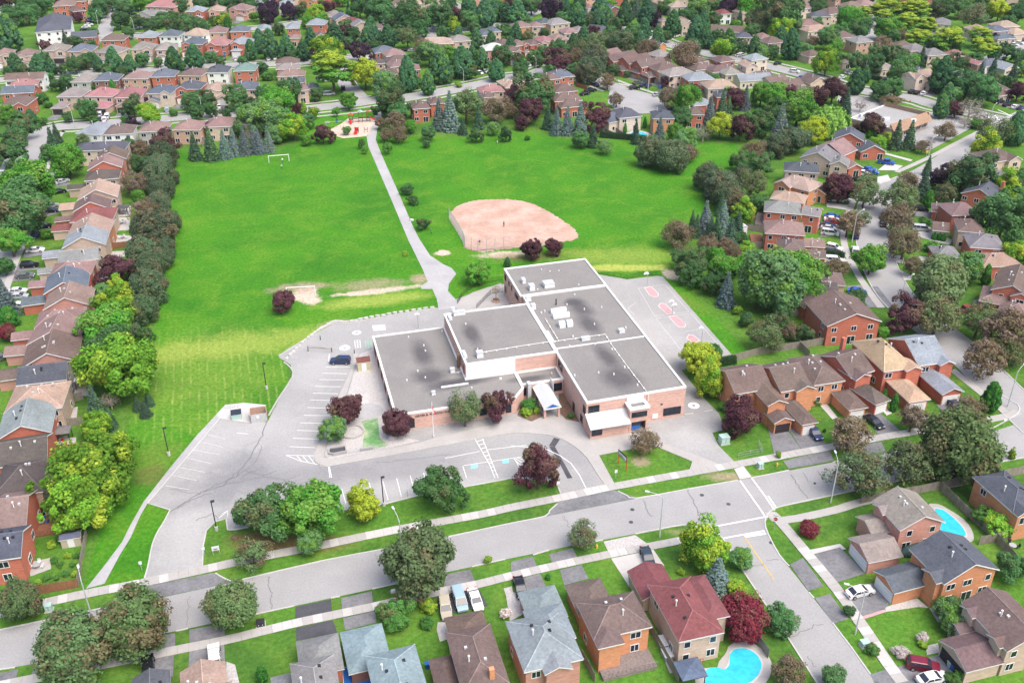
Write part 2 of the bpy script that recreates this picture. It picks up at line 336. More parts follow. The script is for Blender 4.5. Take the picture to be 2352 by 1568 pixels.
kerb(vv((2351, 1051), (2071, 1103), (1951, 1129), (1815, 1158), (1779, 1168), (1762, 1182), (1757, 1200), (1764, 1226), (1791, 1276), (1813, 1300)), 2); kerb(vv((1858, 1360), (1870, 1374)), 0); kerb(vv((1912, 1430), (1955, 1486), (1999, 1548)), 0); kerb(vv((2020, 1572), (2060, 1630)), 0)

FAR = [((-20, 186), (120, 173), (300, 163), (500, 151), (640, 147), (720, 142), (800, 134), (880, 130)), ((-10, 520), (30, 440), (58, 385), (84, 325), (104, 300), (140, 291), (180, 289), (260, 282), (375, 273), (450, 267), (540, 262), (640, 257), (728, 248), (800, 240), (868, 230)),
       ((842, 240), (815, 215), (796, 188), (795, 160), (806, 136)), ((236, 88), (245, 60), (256, 30), (268, 0), (280, -40)), ((160, 98), (300, 84), (480, 73), (588, 66), (640, 60), (700, 50)),
       ((-60, 800), (-30, 700), (-5, 600), (20, 500), (40, 430)), ((866, 236), (938, 224), (1038, 207), (1113, 192), (1176, 178), (1221, 172), (1258, 160), (1300, 160), (1350, 178), (1420, 204)),
       ((1430, 62), (1480, 80), (1530, 100), (1600, 118), (1700, 140), (1764, 152), (1874, 180), (1954, 205), (2089, 225), (2152, 243), (2240, 262), (2352, 287), (2420, 302)),
       ((2420, 235), (2300, 292), (2227, 335), (2147, 388), (2090, 415), (2042, 435), (2012, 465), (2003, 500), (2005, 547), (2018, 604), (2046, 662), (2081, 704), (2130, 745), (2188, 788), (2260, 855), (2340, 935), (2400, 990)),
       ((960, 86), (1060, 72), (1120, 62), (1176, 50), (1230, 28), (1280, 0)), ((2420, 90), (2340, 112), (2290, 130), (2220, 165)), ((1990, 95), (2006, 62), (2030, 30), (2060, 0)), ((1953, 212), (1945, 235)), ((870, 38), (910, 52), (960, 60), (1010, 78)), ((-40, 60), (0, 25), (40, 5), (80, -20))]
for i, ln in enumerate(FAR):
    w = 9.0 if i in (6, 7, 8) else (14 if i == 14 else 8.0)
    pts = vv(*ln)
    strip('street', pts, w, 'asphalt', .03)
    if i in (0, 1, 4, 6, 7):
        a, b = offset_line(smooth_line(pts, 3), w / 2 + .1)
        kerb(a, 0); kerb(b, 0)
        a, b = offset_line(pts, w / 2 + 3.2); strip('sidewalk', a, 1.6, 'concrete', .07); strip('sidewalk', b, 1.6, 'concrete', .07)
    if i == 8:
        for q in offset_line(smooth_line(pts[4:], 3), w / 2 + .1): kerb(q, 0)
sheet('street', vv((1404, 193), (1508, 220), (1516, 230), (1536, 247), (1526, 257), (1476, 262), (1413, 252), (1396, 237), (1398, 220)), 'asphalt', .05)
sheet('shop_parking', vv((1945, 216), (2009, 230), (2146, 260), (2214, 270), (2239, 290), (2137, 345), (2060, 330), (1930, 275)), 'lot_asphalt', .05)
for ln, w in ((((2350, 262), (2276, 290), (2205, 325), (2134, 362), (2059, 396)), 1.8), (((1995, 420), (1968, 450), (1955, 475), (1938, 532), (1944, 577), (1977, 642), (2024, 707)), 1.8), (((2187, 849), (2269, 914), (2309, 947)), 1.8),
              (((122, 397), (60, 547), (40, 592), (15, 662), (-10, 740)), 1.7), (((728, 268), (800, 261), (866, 254), (872, 262)), 1.7), (((866, 256), (868, 275), (858, 298), (852, 312)), 2.6), (((1768, 1176), (1796, 1195), (1914, 1172), (1974, 1154), (2101, 1126), (2189, 1111), (2316, 1086), (2400, 1070)), 1.8),
              (((1420, 192), (1470, 204), (1520, 220)), 1.6), (((2045, 238), (2146, 262)), 1.5), (((2259, 966), (2320, 954), (2338, 945)), 1.9)):
    strip('sidewalk', vv(*ln), w, 'concrete', .07)

# near sidewalks laid slab by slab
SLAB = {}
def slab_walk(pts, w, step=1.52):
    pts = smooth_line(pts, 3); base = strip('sidewalk', pts, w - .06, 'joint', .05, sm=0)
    if 'me' not in SLAB: SLAB['me'] = MB().box(-.5, .5, -.5, .5, 0, .06).data('slab', ['concrete']); SLAB['pale'] = MB().box(-.5, .5, -.5, .5, 0, .06).data('slab', ['pale_concrete'])
    seg = [0]
    for a, b in zip(pts[:-1], pts[1:]): seg.append(seg[-1] + (b - a).length)
    n = int(seg[-1] / step)
    for i in range(n):
        d = (i + .5) * step; k = max(j for j in range(len(seg) - 1) if seg[j] <= d); a, b = pts[k], pts[k + 1]; q = a.lerp(b, (d - seg[k]) / max(seg[k + 1] - seg[k], 1e-6))
        obj('slab', SLAB['pale' if rng.random() < .25 else 'me'], base, (q.x, q.y, .055 + rng.uniform(0, .008)), math.atan2(b.y - a.y, b.x - a.x), scale=(step - .03, w, 1))
slab_walk(vv((-40, 1418), (95, 1386), (205, 1362), (330, 1338), (467, 1308), (588, 1281), (735, 1253), (903, 1218), (1100, 1182), (1176, 1165), (1291, 1142), (1411, 1117), (1600, 1083), (1690, 1067), (1764, 1053), (1905, 1027), (2000, 1009), (2110, 990), (2259, 966)), 1.9)
slab_walk(vv((-30, 1580), (45, 1565), (235, 1526), (392, 1495), (517, 1470), (588, 1453), (678, 1431), (763, 1413), (858, 1393), (943, 1373), (1013, 1358), (1100, 1341), (1176, 1322), (1336, 1286), (1476, 1258), (1596, 1235), (1630, 1230)), 1.7)
slab_walk(vv((1772, 1180), (1796, 1203), (1851, 1268), (1924, 1356), (1971, 1423), (2004, 1471), (2039, 1523), (2076, 1572)), 1.9)

# school yard, drives and walks
sheet('school_yard', vv((332, 1330), (340, 1300), (350, 1251), (362, 1222), (378, 1196), (391, 1172), (339, 1156), (505, 961), (572, 971), (615, 968), (628, 942), (645, 910), (673, 862), (668, 838), (640, 820), (662, 800), (704, 778), (767, 743), (802, 742), (900, 724), (1002, 708), (1040, 690), (1150, 650), (1300, 800), (1350, 950), (1356, 1010),
      (1391, 1114), (1380, 1128), (1288, 1138), (1277, 1107), (1176, 1098), (1090, 1114), (968, 1136), (881, 1158), (700, 1184), (544, 1216), (523, 1217), (519, 1191), (494, 1198), (474, 1218), (467, 1253), (465, 1303)), 'lot_asphalt', .03)
sheet('court_yard', vv((1377, 631), (1440, 642), (1510, 634), (1522, 635), (1680, 814), (1655, 819), (1596, 838), (1566, 851), (1616, 914), (1651, 949), (1666, 986), (1636, 994), (1651, 1024), (1693, 1066), (1655, 1069), (1513, 1016), (1498, 988), (1440, 985), (1400, 800), (1330, 640)), 'lot_asphalt', .045)
sheet('plaza', vv((813, 810), (807, 851), (769, 931), (722, 1046), (724, 1058), (737, 1068), (752, 1071), (909, 1043), (1122, 1003), (1184, 994), (1235, 996), (1271, 1001), (1293, 1009), (1326, 1029), (1351, 1054), (1373, 1089), (1391, 1114), (1411, 1110), (1376, 1046), (1461, 1030), (1503, 1024), (1590, 1060), (1583, 1081), (1655, 1067),
      (1513, 1013), (1498, 986), (1460, 975), (1400, 985), (1331, 968), (1298, 960), (1286, 952), (1251, 950), (1223, 968), (1176, 968), (1097, 983), (1004, 1005), (967, 1016), (897, 1030), (754, 1056), (744, 1043), (772, 943), (796, 905), (824, 813)), 'concrete', .10)
kerb(vv((813, 810), (807, 851), (769, 931), (722, 1046), (724, 1058), (737, 1068), (752, 1071), (909, 1043), (1122, 1003), (1184, 994), (1235, 996), (1271, 1001), (1293, 1009), (1326, 1029), (1351, 1054), (1373, 1089), (1391, 1114)), 2, material='concrete')
sheet('crossing_ramp', vv((1686, 1077), (1708, 1071), (1727, 1096), (1699, 1101)), 'pale_concrete', .085)
sheet('school_path', vv((339, 1156), (505, 961), (497, 952), (452, 1000), (390, 1075), (330, 1152), (300, 1205), (280, 1245), (235, 1305), (197, 1352), (240, 1340), (275, 1275), (300, 1235), (322, 1185)), 'path_asphalt', .05)
sheet('school_path', vv((505, 961), (572, 971), (577, 972), (612, 930), (560, 925), (517, 930), (497, 952)), 'pale_concrete', .06)
kerb(vv((391, 1171), (339, 1156), (505, 961), (572, 971)), 0); kerb(vv((332, 1328), (340, 1300), (350, 1251), (362, 1222), (378, 1196), (391, 1171)), 3)
kerb(vv((465, 1299), (467, 1253), (474, 1218), (494, 1198), (519, 1191), (523, 1217), (544, 1216), (700, 1184), (881, 1158), (968, 1136), (1090, 1114), (1176, 1098), (1270, 1100), (1282, 1118), (1288, 1134)), 1)
kerb(vv((617, 955), (640, 915), (672, 866), (669, 846), (652, 832)), 2, w=.35, material='concrete')
kerb(vv((640, 818), (704, 778), (730, 760), (767, 742), (802, 742), (900, 724), (1002, 708)), 2, w=.5, material='concrete')
sheet('park_path', vv((866, 285), (842, 314), (846, 337), (863, 376), (901, 464), (938, 552), (971, 619), (982, 647), (966, 657), (968, 664), (993, 664), (1003, 686), (1008, 712), (1060, 705), (1045, 686), (1029, 669), (1031, 652), (1048, 629), (1038, 616), (1018, 607), (988, 587), (963, 549), (948, 519), (918, 449), (878, 359), (863, 322), (866, 302)), 'path_asphalt', .04)
sheet('rear_patio', vv((1045, 700), (1058, 688), (1085, 672), (1120, 660), (1160, 652), (1200, 660), (1230, 720), (1060, 730)), 'concrete', .055)
sheet('playground', vv((760, 307), (760, 297), (783, 285), (800, 272), (865, 270), (865, 281), (850, 300), (842, 313), (788, 318), (763, 310)), 'sand', .03)
def ragged(pts, a=.22): return [p + Vector((rng.gauss(0, a), rng.gauss(0, a), 0)) for p in pts]
sheet('infield', ragged(smooth_line(vv((1032, 491), (1050, 474), (1088, 461), (1138, 458), (1176, 459), (1214, 466), (1251, 481), (1284, 501), (1311, 519), (1326, 536), (1328, 543), (1318, 551), (1288, 557), (1246, 564), (1201, 567), (1176, 570), (1123, 577), (1098, 579), (1068, 569), (1063, 554), (1048, 526), (1034, 505), (1032, 491)), 12)[:-1]), 'clay', .03)
# garden court between the lot and the school
sheet('garden_court', vv((826, 813), (862, 800), (925, 930), (930, 1005), (965, 1012), (897, 1028), (754, 1055), (746, 1043), (774, 943), (798, 908)), 'gravel', .055)
sheet('turf_strip', vv((868, 960), (872, 1005), (893, 1022), (850, 1033), (832, 1030), (838, 985), (830, 968)), 'turf', .07)
sheet('paved_square', vv((800, 905), (846, 906), (848, 926), (795, 930)), 'pale_concrete', .075); sheet('paved_square', vv((868, 902), (884, 900), (889, 914), (872, 916)), 'pale_concrete', .075); sheet('paved_square', vv((858, 925), (888, 918), (893, 938), (868, 945)), 'pale_concrete', .075)
cc = P(848, 945); sheet('paved_circle', [cc + Vector((math.cos(a) * 2.9, math.sin(a) * 2.9, 0)) for a in [k * math.pi / 16 for k in range(32)]], 'path_asphalt', .085)
sheet('planting_bed', vv((1188, 955), (1200, 925), (1228, 918), (1240, 945), (1250, 955), (1222, 968)), 'soil', .11); sheet('planting_bed', vv((1282, 900), (1300, 905), (1332, 970), (1300, 964), (1287, 950)), 'soil', .11)

# drives
DR = {'G': [('d', (0, 800), (160, 785), (310, 1000), (60, 1050)), ('d', (185, 800), (345, 780), (548, 950), (312, 998)), ('d', (720, 690), (800, 680), (960, 890), (850, 920)), ('d', (870, 660), (1010, 640), (1225, 830), (1020, 870)), ('d', (1215, 640), (1390, 620), (1500, 760), (1370, 815)), ('d', (140, 1100), (350, 1047), (430, 1130), (190, 1170)), ('d', (356, 1046), (570, 1005), (600, 1095), (432, 1128)), ('d', (840, 960), (1040, 920), (1085, 1015), (900, 1050)), ('c', (480, 590), (540, 575), (640, 700), (590, 715)), ('c', (1010, 590), (1050, 580), (1140, 660), (1090, 680)), ('d', (1545, 585), (1690, 560), (1770, 640), (1650, 680))],
      'M': [('k', (370, 1065), (705, 990), (750, 1110), (370, 1180)), ('k', (365, 870), (690, 800), (700, 915), (360, 990)), ('d', (800, 975), (1090, 905), (1110, 1010), (820, 1085)), ('d', (780, 790), (1065, 725), (1075, 835), (790, 890)), ('k', (1660, 775), (2040, 690), (2130, 860), (1770, 930), (1700, 1000)), ('d', (1750, 570), (1970, 525), (2010, 630), (1720, 690)), ('s', (2275, 700), (2351, 680), (2400, 960), (2340, 900)), ('s', (1670, 1010), (1740, 1010), (1780, 1160), (1690, 1190), (1660, 1080))],
      'N': [('d', (20, 625), (260, 565), (310, 680), (50, 740)), ('d', (-10, 455), (190, 405), (230, 500), (-10, 550)), ('d', (440, 530), (640, 485), (705, 610), (480, 670)), ('d', (340, 385), (555, 330), (605, 420), (370, 475)), ('c', (910, 425), (1300, 345), (1400, 490), (1065, 560), (1080, 690)), ('s', (840, 270), (1130, 210), (1245, 290), (880, 355)), ('s', (-60, 730), (60, 740), (100, 940), (-20, 1000))],
      'L': [('d', (1740, 1282), (2060, 1212), (2070, 1400), (1730, 1440)), ('d', (1740, 1080), (2060, 1020), (2070, 1130), (1740, 1200)), ('d', (1380, 1150), (1610, 1110), (1610, 1230), (1450, 1290)), ('d', (1310, 1340), (1600, 1300), (1590, 1510), (1360, 1520)), ('d', (330, 1400), (480, 1370), (500, 1480), (270, 1530)), ('d', (-20, 1480), (170, 1440), (140, 1560), (-20, 1590)), ('d', (1290, 692), (1960, 557), (2050, 600), (2140, 640), (1470, 785), (1330, 760)), ('s', (2080, 1370), (2160, 1400), (2200, 1568), (2080, 1568))],
      'O': [('d', (390, 392), (660, 322), (900, 560), (580, 662)), ('d', (200, 480), (320, 420), (510, 680), (370, 722)), ('d', (650, 740), (960, 650), (1112, 840), (1070, 890), (830, 962)), ('d', (430, 790), (570, 750), (740, 980), (600, 1022)), ('d', (1190, 1420), (1560, 1310), (1830, 1500), (1860, 1620), (1300, 1620)), ('d', (940, 1490), (1090, 1440), (1210, 1620), (1000, 1620)), ('c', (360, 350), (660, 290), (720, 340), (400, 390)), ('b', (830, 965), (1070, 892), (1085, 915), (850, 992)), ('s', (1075, 870), (1370, 790), (1480, 880), (1380, 870), (1080, 915)), ('s', (1450, 1230), (1560, 1200), (1580, 1290), (1460, 1310))],
      'F': [('c', (530, 290), (760, 320), (740, 365), (540, 335)), ('d', (490, 470), (640, 465), (685, 600), (480, 610)), ('d', (530, 680), (690, 700), (705, 775), (540, 775)), ('c', (520, 800), (700, 800), (735, 835), (520, 845)), ('d', (730, 1060), (860, 1050), (1020, 1255), (830, 1260), (720, 1130)), ('d', (910, 1062), (1010, 1067), (1160, 1258), (1055, 1250)), ('d', (1340, 370), (1500, 370), (1500, 440), (1330, 415)), ('c', (1350, 565), (1500, 545), (1700, 640), (1660, 685), (1370, 605)), ('c', (1380, 785), (1540, 805), (1540, 885), (1440, 875)), ('c', (1130, 765), (1240, 790), (1260, 855), (1180, 845)), ('c', (1210, 915), (1330, 965), (1310, 1005), (1250, 1005)), ('d', (1890, 1195), (2000, 1155), (1920, 1285), (1830, 1335)), ('c', (1000, 60), (1100, 40), (1130, 90), (1010, 130))],
      'E': [('c', (1090, 1500), (1240, 1525), (1180, 1568), (1010, 1565)), ('c', (1080, 1405), (1330, 1470), (1310, 1485), (1075, 1420)), ('d', (1290, 850), (1520, 800), (1540, 880), (1400, 890)), ('d', (2090, 950), (2330, 960), (2320, 1020), (2150, 980))],
      'H': [('d', (400, 345), (520, 305), (545, 390), (370, 440)), ('d', (330, 485), (455, 480), (450, 560), (300, 640)), ('d', (230, 700), (400, 690), (400, 775), (215, 805)), ('d', (180, 840), (350, 835), (350, 910), (140, 930)), ('d', (140, 930), (320, 935), (310, 1000), (110, 1020)), ('d', (70, 1080), (240, 1075), (235, 1190), (40, 1180)), ('d', (500, 80), (640, 70), (640, 140), (520, 150)), ('d', (110, 1200), (260, 1205), (250, 1280), (100, 1270)), ('d', (480, 170), (610, 165), (600, 210), (470, 215))],
      'Q': [('d', (430, 1425), (945, 1330), (1150, 1398), (320, 1565)), ('k', (385, 845), (440, 860), (395, 930), (340, 920)), ('k', (340, 925), (395, 930), (555, 1215), (510, 1222), (420, 1050))]}
DM = {'d': 'drive_asphalt', 'k': 'dark_asphalt', 'c': 'pale_concrete', 's': 'gravel', 'b': 'pink_paint'}
for t, lst in DR.items():
    for k, *q in lst: sheet('driveway', px(t, q), DM[k], .055 if t != 'Q' else .06)

# paint
paint_root = struct(obj('pavement_markings', None))
def line(t, a, b, w=.12, m='paint', z=.075):
    a, b = P(*tv(t, *a)), P(*tv(t, *b)); d = b - a; n = Vector((-d.y, d.x, 0)).normalized() * (w / 2)
    return sheet('painted_line', [a + n, b + n, b - n, a - n], m, z, parent=paint_root)
for a, b in (((405, 550), (630, 552)), ((345, 665), (580, 668)), ((310, 728), (545, 732)), ((290, 790), (520, 796)), ((262, 852), (495, 860)), ((235, 922), (470, 928)), ((205, 993), (440, 997)), ((172, 1062), (395, 1068)), ((142, 1132), (380, 1138)), ((105, 1204), (340, 1212)), ((75, 1281), (310, 1291)), ((375, 607), (600, 612)),
             ((40, 1360), (295, 1365)), ((40, 1360), (170, 1412)), ((170, 1412), (330, 1445)), ((140, 1368), (180, 1405)), ((195, 1368), (245, 1425)), ((250, 1368), (300, 1435)), ((430, 1465), (445, 1565)), ((440, 1465), (460, 1565)), ((440, 430), (430, 500)),
             ((1780, 1215), (1915, 1455)), ((1845, 1205), (1990, 1568)), ((1915, 1455), (1960, 1568)), ((1890, 1310), (2250, 1268)), ((1500, 1388), (1820, 1325)), ((1670, 1455), (2200, 1375)), ((1665, 1460), (1700, 1568)), ((2135, 1385), (2190, 1480)), ((2150, 1390), (2210, 1430)), ((2160, 1380), (2215, 1400)), ((2140, 1400), (2200, 1455))): line('R', a, b)
for k in range(10): f_ = k / 9; line('R', (1790 + 175 * f_, 1235 + 300 * f_), (1855 + 130 * f_, 1215 + 320 * f_), .15)
for a, b in (((270, 230), (420, 270)), ((210, 300), (400, 345)), ((140, 372), (380, 415)), ((75, 445), (298, 497)), ((0, 530), (235, 575)), ((-60, 605), (160, 652)), ((-120, 700), (95, 735)), ((530, 215), (640, 225)), ((1495, 730), (1530, 860)), ((1620, 705), (1665, 830)), ((1745, 670), (1790, 850)), ((1870, 655), (1920, 830)), ((1998, 630), (2042, 800)), ((2122, 605), (2168, 778)), ((2245, 580), (2290, 740)), ((360, 1000), (450, 925)), ((445, 925), (445, 990)), ((385, 960), (440, 930))): line('J', a, b, m='worn_paint' if b[0] < 450 else 'paint')
for a, b in (((1985, 1330), (2110, 1250)),): pass
for a, b, w in (((-10, 920), (300, 945), .15), ((300, 945), (440, 1010), .15), ((440, 1010), (540, 1080), .15), ((540, 1080), (620, 1190), .15), ((620, 1190), (680, 1310), .15), ((2095, 1240), (2320, 1560), .3), ((2200, 1215), (2351, 1420), .3)): line('Q', a, b, w)
for a, b, w, m in (((1745, 155), (2351, 40), .3, 'paint'), ((1945, 240), (2320, 172), .3, 'paint'), ((2140, 225), (2330, 195), .5, 'paint'), ((2135, 230), (2400, 610), .15, 'yellow_paint'), ((2400, 610), (2405, 617), .15, 'yellow_paint')): line('N', a, b, w, m)
line('G', (0, 1420), (75, 1530), .3); line('G', (-60, 1375), (60, 1550), .3)
for a, b in (((2000, 1030), (2060, 1140)), ((2110, 1010), (2250, 1075)), ((2080, 1060), (2150, 1130))): line('E', a, b, .4)
for k in range(8): line('E', (1570 + k * 36, 1065 + k * 8), (1545 + k * 36, 1105 + k * 8), .15, 'worn_paint')
for k in range(3): sheet('parking_symbol', px('R', [(1735 + 290 * (k == 1) + 0, 1450 - 48 * (k == 1)), (1800 + 285 * (k == 1), 1440 - 45 * (k == 1)), (1805 + 285 * (k == 1), 1475 - 45 * (k == 1)), (1742 + 288 * (k == 1), 1488 - 50 * (k == 1))]), 'blue_paint', .08, parent=paint_root) if k < 2 else None
# ball courts: three keys with rounded ends, side lines
for q in (((1450, 410), (1515, 400), (1580, 465), (1575, 490), (1540, 497), (1500, 480)), ((1582, 575), (1600, 552), (1645, 560), (1730, 645), (1665, 655), (1590, 590)), ((1675, 675), (1745, 667), (1832, 750), (1820, 772), (1770, 772), (1740, 750)), ((1840, 870), (1860, 842), (1900, 845), (1960, 895), (1900, 920), (1850, 885))):
    sheet('court_key', px('T', q), 'pink_paint', .075, parent=paint_root)
    for a, b in zip(q, q[1:] + q[:1]): line('T', a, b, .1, 'paint', .085)
for a, b in (((1395, 415), (1640, 382)), ((1640, 382), (1860, 628)), ((1545, 672), (1860, 628)), ((1395, 415), (1545, 670)), ((1560, 695), (1880, 645)), ((1880, 645), (2130, 935)), ((1560, 695), (1790, 985)), ((1300, 600), (1380, 540)), ((1300, 600), (1360, 660)), ((1830, 810), (1990, 785))): line('T', a, b, .1, 'worn_paint')
for t, c, r in (('R', (580, 375), 1.2), ('R', (690, 235), 1.1), ('Q', (1670, 552), 1.15)):
    p = P(*tv(t, *c)); sheet('painted_disc', [p + Vector((math.cos(a) * r, math.sin(a) * r, 0)) for a in [k * math.pi / 12 for k in range(24)]], 'paint' if r > 1.12 else 'worn_paint', .08, parent=paint_root)
    sheet('painted_disc', [p + Vector((math.cos(a) * r * .35, math.sin(a) * r * .35, 0)) for a in [k * math.pi / 8 for k in range(16)]], 'lot_asphalt', .095, parent=paint_root)
for x, m in ((670, 'paint'), (768, 'green_paint')):
    for i in range(3): line('R', (x + i * 25, 308), (x + 8 + i * 25, 375), .12, m)
    for i in range(4): line('R', (x + i * 2, 308 + i * 21), (x + 52 + i * 2, 304 + i * 21), .12, m)
sheet('painted_square', px('R', [(830, 168), (950, 160), (960, 212), (845, 220)]), 'worn_paint', .075, parent=paint_root)
# asphalt seams and cracks: thin wandering strips
crack_root = struct(obj('pavement_cracks', None))
def crack(t, pts, w=.07):
    q = smooth_line(px(t, pts), 6); q = [p + Vector((rng.gauss(0, .16), rng.gauss(0, .16), 0)) for p in q]
    strip('crack', q, w, 'crack', .07, sm=0, parent=crack_root)
for t, pts, w in (('J', [(815, 100), (760, 240), (640, 450), (540, 580), (400, 690), (180, 775), (-100, 950)], .16), ('J', [(180, 775), (300, 710), (460, 640), (530, 570)], .12), ('J', [(-100, 730), (180, 775)], .08), ('J', [(400, 690), (560, 660), (800, 620), (960, 640), (1120, 600)], .09), ('J', [(540, 600), (700, 480), (760, 330)], .09), ('J', [(0, 900), (140, 820), (300, 760)], .1), ('J', [(600, 560), (760, 600), (900, 560)], .08), ('J', [(150, 1020), (300, 960), (360, 1000)], .09), ('J', [(1070, 690), (1300, 650), (1500, 640)], .07), ('J', [(560, 640), (640, 580), (700, 560), (780, 520)], .08),
                  ('Q', [(1205, 1425), (1230, 1500), (1290, 1568)], .09), ('Q', [(1610, 1320), (1660, 1410), (1720, 1568)], .09), ('N', [(470, 30), (500, 90), (530, 140)], .08), ('N', [(1720, 0), (1722, 60), (1690, 110)], .08), ('M', [(120, 590), (118, 680), (145, 760), (130, 880)], .09), ('M', [(1090, 390), (1115, 440)], .07), ('L', [(1740, 770), (1735, 900), (1720, 1040)], .07), ('O', [(220, 1145), (350, 1080), (510, 1025)], .09), ('O', [(0, 450), (100, 430)], .08), ('O', [(380, 1320), (430, 1420)], .08), ('G', [(200, 1220), (290, 1340), (360, 1430)], .09), ('G', [(320, 1200), (380, 1290)], .07), ('G', [(450, 1190), (560, 1340)], .07), ('N', [(2120, 500), (2240, 490), (2330, 470)], .07), ('R', [(860, 1430), (1200, 1400), (1560, 1350)], .06)):
    crack(t, pts, w)
for t, c in (('Q', (1105, 1505)), ('Q', (1745, 1372)), ('Q', (1988, 1455)), ('N', (1093, 92)), ('O', (30, 280))):
    p = P(*tv(t, *c)); o = struct(MB().prism([(math.cos(k * math.pi / 8) * .38, math.sin(k * math.pi / 8) * .38) for k in range(16)], 0, .012).build('manhole_cover', 'dark_asphalt', None, (p.x, p.y, .05)))
# back-yard patios
for t, q in (('H', [(1050, 330), (1205, 325), (1200, 420), (1060, 425)]), ('H', [(1060, 430), (1195, 430), (1190, 545), (1065, 555)]), ('H', [(1000, 745), (1160, 735), (1150, 790), (1010, 800)]), ('H', [(860, 880), (1000, 890), (990, 1000), (850, 990)]), ('H', [(1060, 590), (1215, 600), (1210, 660), (1050, 665)]), ('I', [(640, 610), (715, 600), (705, 710), (640, 730)]), ('I', [(480, 900), (700, 880), (700, 960), (480, 985)]), ('I', [(690, 380), (860, 350), (860, 500), (680, 500)]), ('L', [(260, 460), (460, 420), (470, 520), (280, 590)]), ('N', [(1390, 1330), (1500, 1330), (1560, 1450), (1450, 1480)]), ('C', [(820, 1180), (960, 1160), (1060, 1210), (830, 1230)]), ('O', [(1480, 880), (1640, 830), (1700, 980), (1560, 1010)]), ('O', [(860, 40), (990, 20), (1000, 170), (830, 190)])):
    sheet('patio', px(t, q), 'gravel' if t in 'HIC' else 'concrete', .04)
# pools
POOLS = (('N', [(2000, 1310), (2040, 1265), (2110, 1252), (2190, 1270), (2250, 1315), (2290, 1385), (2280, 1460), (2235, 1525), (2150, 1580), (1950, 1620), (1800, 1620), (1768, 1540), (1772, 1470), (1810, 1435), (1880, 1428), (1950, 1445), (1992, 1410), (1998, 1360)], 'kidney shaped turquoise pool behind the red-roofed corner house'),
         ('O', [(1530, -30), (1600, -20), (1660, 20), (1740, 90), (1800, 165), (1815, 215), (1760, 225), (1690, 215), (1600, 180), (1560, 100)], 'curved turquoise pool behind the grey-brown house on the corner'), ('C', [(1055, 1235), (1100, 1222), (1170, 1212), (1235, 1235), (1225, 1250), (1150, 1255), (1080, 1250)], 'small backyard pool behind the dark hedge at the field edge'))
for t, q, lb in POOLS:
    q = px(t, q); c = sum(q, Vector()) / len(q); q = smooth_line(q + [q[0]], 3)[:-1]
    o = thing('swimming_pool', lb, 'pool', (c.x, c.y, 0)); big = [c + (p - c) * 1.0 + (p - c).normalized() * 1.5 for p in q]; rim = [c + (p - c) + (p - c).normalized() * .28 for p in q]
    for nm, ring, m_, z in (('pool_deck', big, 'concrete', .07), ('coping', rim, 'pale_concrete', .12), ('water', q, 'pool_water', .14)):
        MB().prism([(p.x - c.x, p.y - c.y) for p in ring], 0, z).build(nm, m_, o)
# ------------------------------------------------------------------ the school
YAW = math.radians(14.688); SO = Vector((14.334, 156.27, 0))
def ring_inner(poly, w):
    n = len(poly); out = []
    a = sum(poly[i - 1][0] * poly[i][1] - poly[i][0] * poly[i - 1][1] for i in range(n)); sg = 1 if a > 0 else -1
    for i in range(n):
        p0, p1, p2 = Vector(poly[i - 1]), Vector(poly[i]), Vector(poly[(i + 1) % n]); d1 = (p1 - p0).normalized(); d2 = (p2 - p1).normalized()
        n1 = Vector((-d1.y, d1.x)) * sg; n2 = Vector((-d2.y, d2.x)) * sg; b = (n1 + n2); b /= max(b.dot(n1), .2)
        out.append(tuple(p1 + b * w))
    return out
def ring(mb, outer, inner, z0, z1, mi=0):
    n = len(outer)
    for i in range(n):
        j = (i + 1) % n; a, b, c, d = outer[i], outer[j], inner[j], inner[i]
        mb.add([(*a, z0), (*b, z0), (*b, z1), (*a, z1), (*d, z1), (*c, z1), (*c, z0), (*d, z0)], [(0, 1, 2, 3), (3, 2, 5, 4), (4, 5, 6, 7)], mi)
WMESH = {}
def win_meshes(w, h, nx, ny):
    k = (round(w, 1), round(h, 1), nx, ny)
    if k in WMESH: return WMESH[k]
    t = .09; f = MB(); f.box(-w / 2 - t, w / 2 + t, -.07, .0, -h / 2 - t, -h / 2); f.box(-w / 2 - t, w / 2 + t, -.07, .0, h / 2, h / 2 + t); f.box(-w / 2 - t, -w / 2, -.07, .0, -h / 2, h / 2); f.box(w / 2, w / 2 + t, -.07, .0, -h / 2, h / 2)
    for i in range(1, nx): x = -w / 2 + w * i / nx; f.box(x - .04, x + .04, -.06, .0, -h / 2, h / 2)
    for i in range(1, ny): z = -h / 2 + h * i / ny; f.box(-w / 2, w / 2, -.058, .0, z - .03, z + .03)
    p = MB().add([(-w / 2, -.03, -h / 2), (w / 2, -.03, -h / 2), (w / 2, -.03, h / 2), (-w / 2, -.03, h / 2)], [(0, 1, 2, 3)])
    b = MB(); b.v, b.f, b.m = list(f.v), list(f.f), list(f.m); b.add(p.v, p.f, 1)
    WMESH[k] = (f.data('frame', ['white_trim']), p.data('pane', ['glass']), b.data('window', ['white_trim', 'glass']), f.data('frame', ['dark_metal'])); return WMESH[k]
FACE_RZ = {'n': 0.0, 'l': -math.pi / 2, 'r': math.pi / 2, 'f': math.pi}
def window(parent, face, loc, w=1.2, h=1.2, nx=2, ny=1, split=True, dark=False, name='window'):
    fm, pm, bm_, dk = win_meshes(w, h, nx, ny)
    if not split: return obj(name, bm_, parent, loc, FACE_RZ[face])
    o = obj(name, dk if dark else fm, parent, loc, FACE_RZ[face]); obj('pane', pm, o); return o

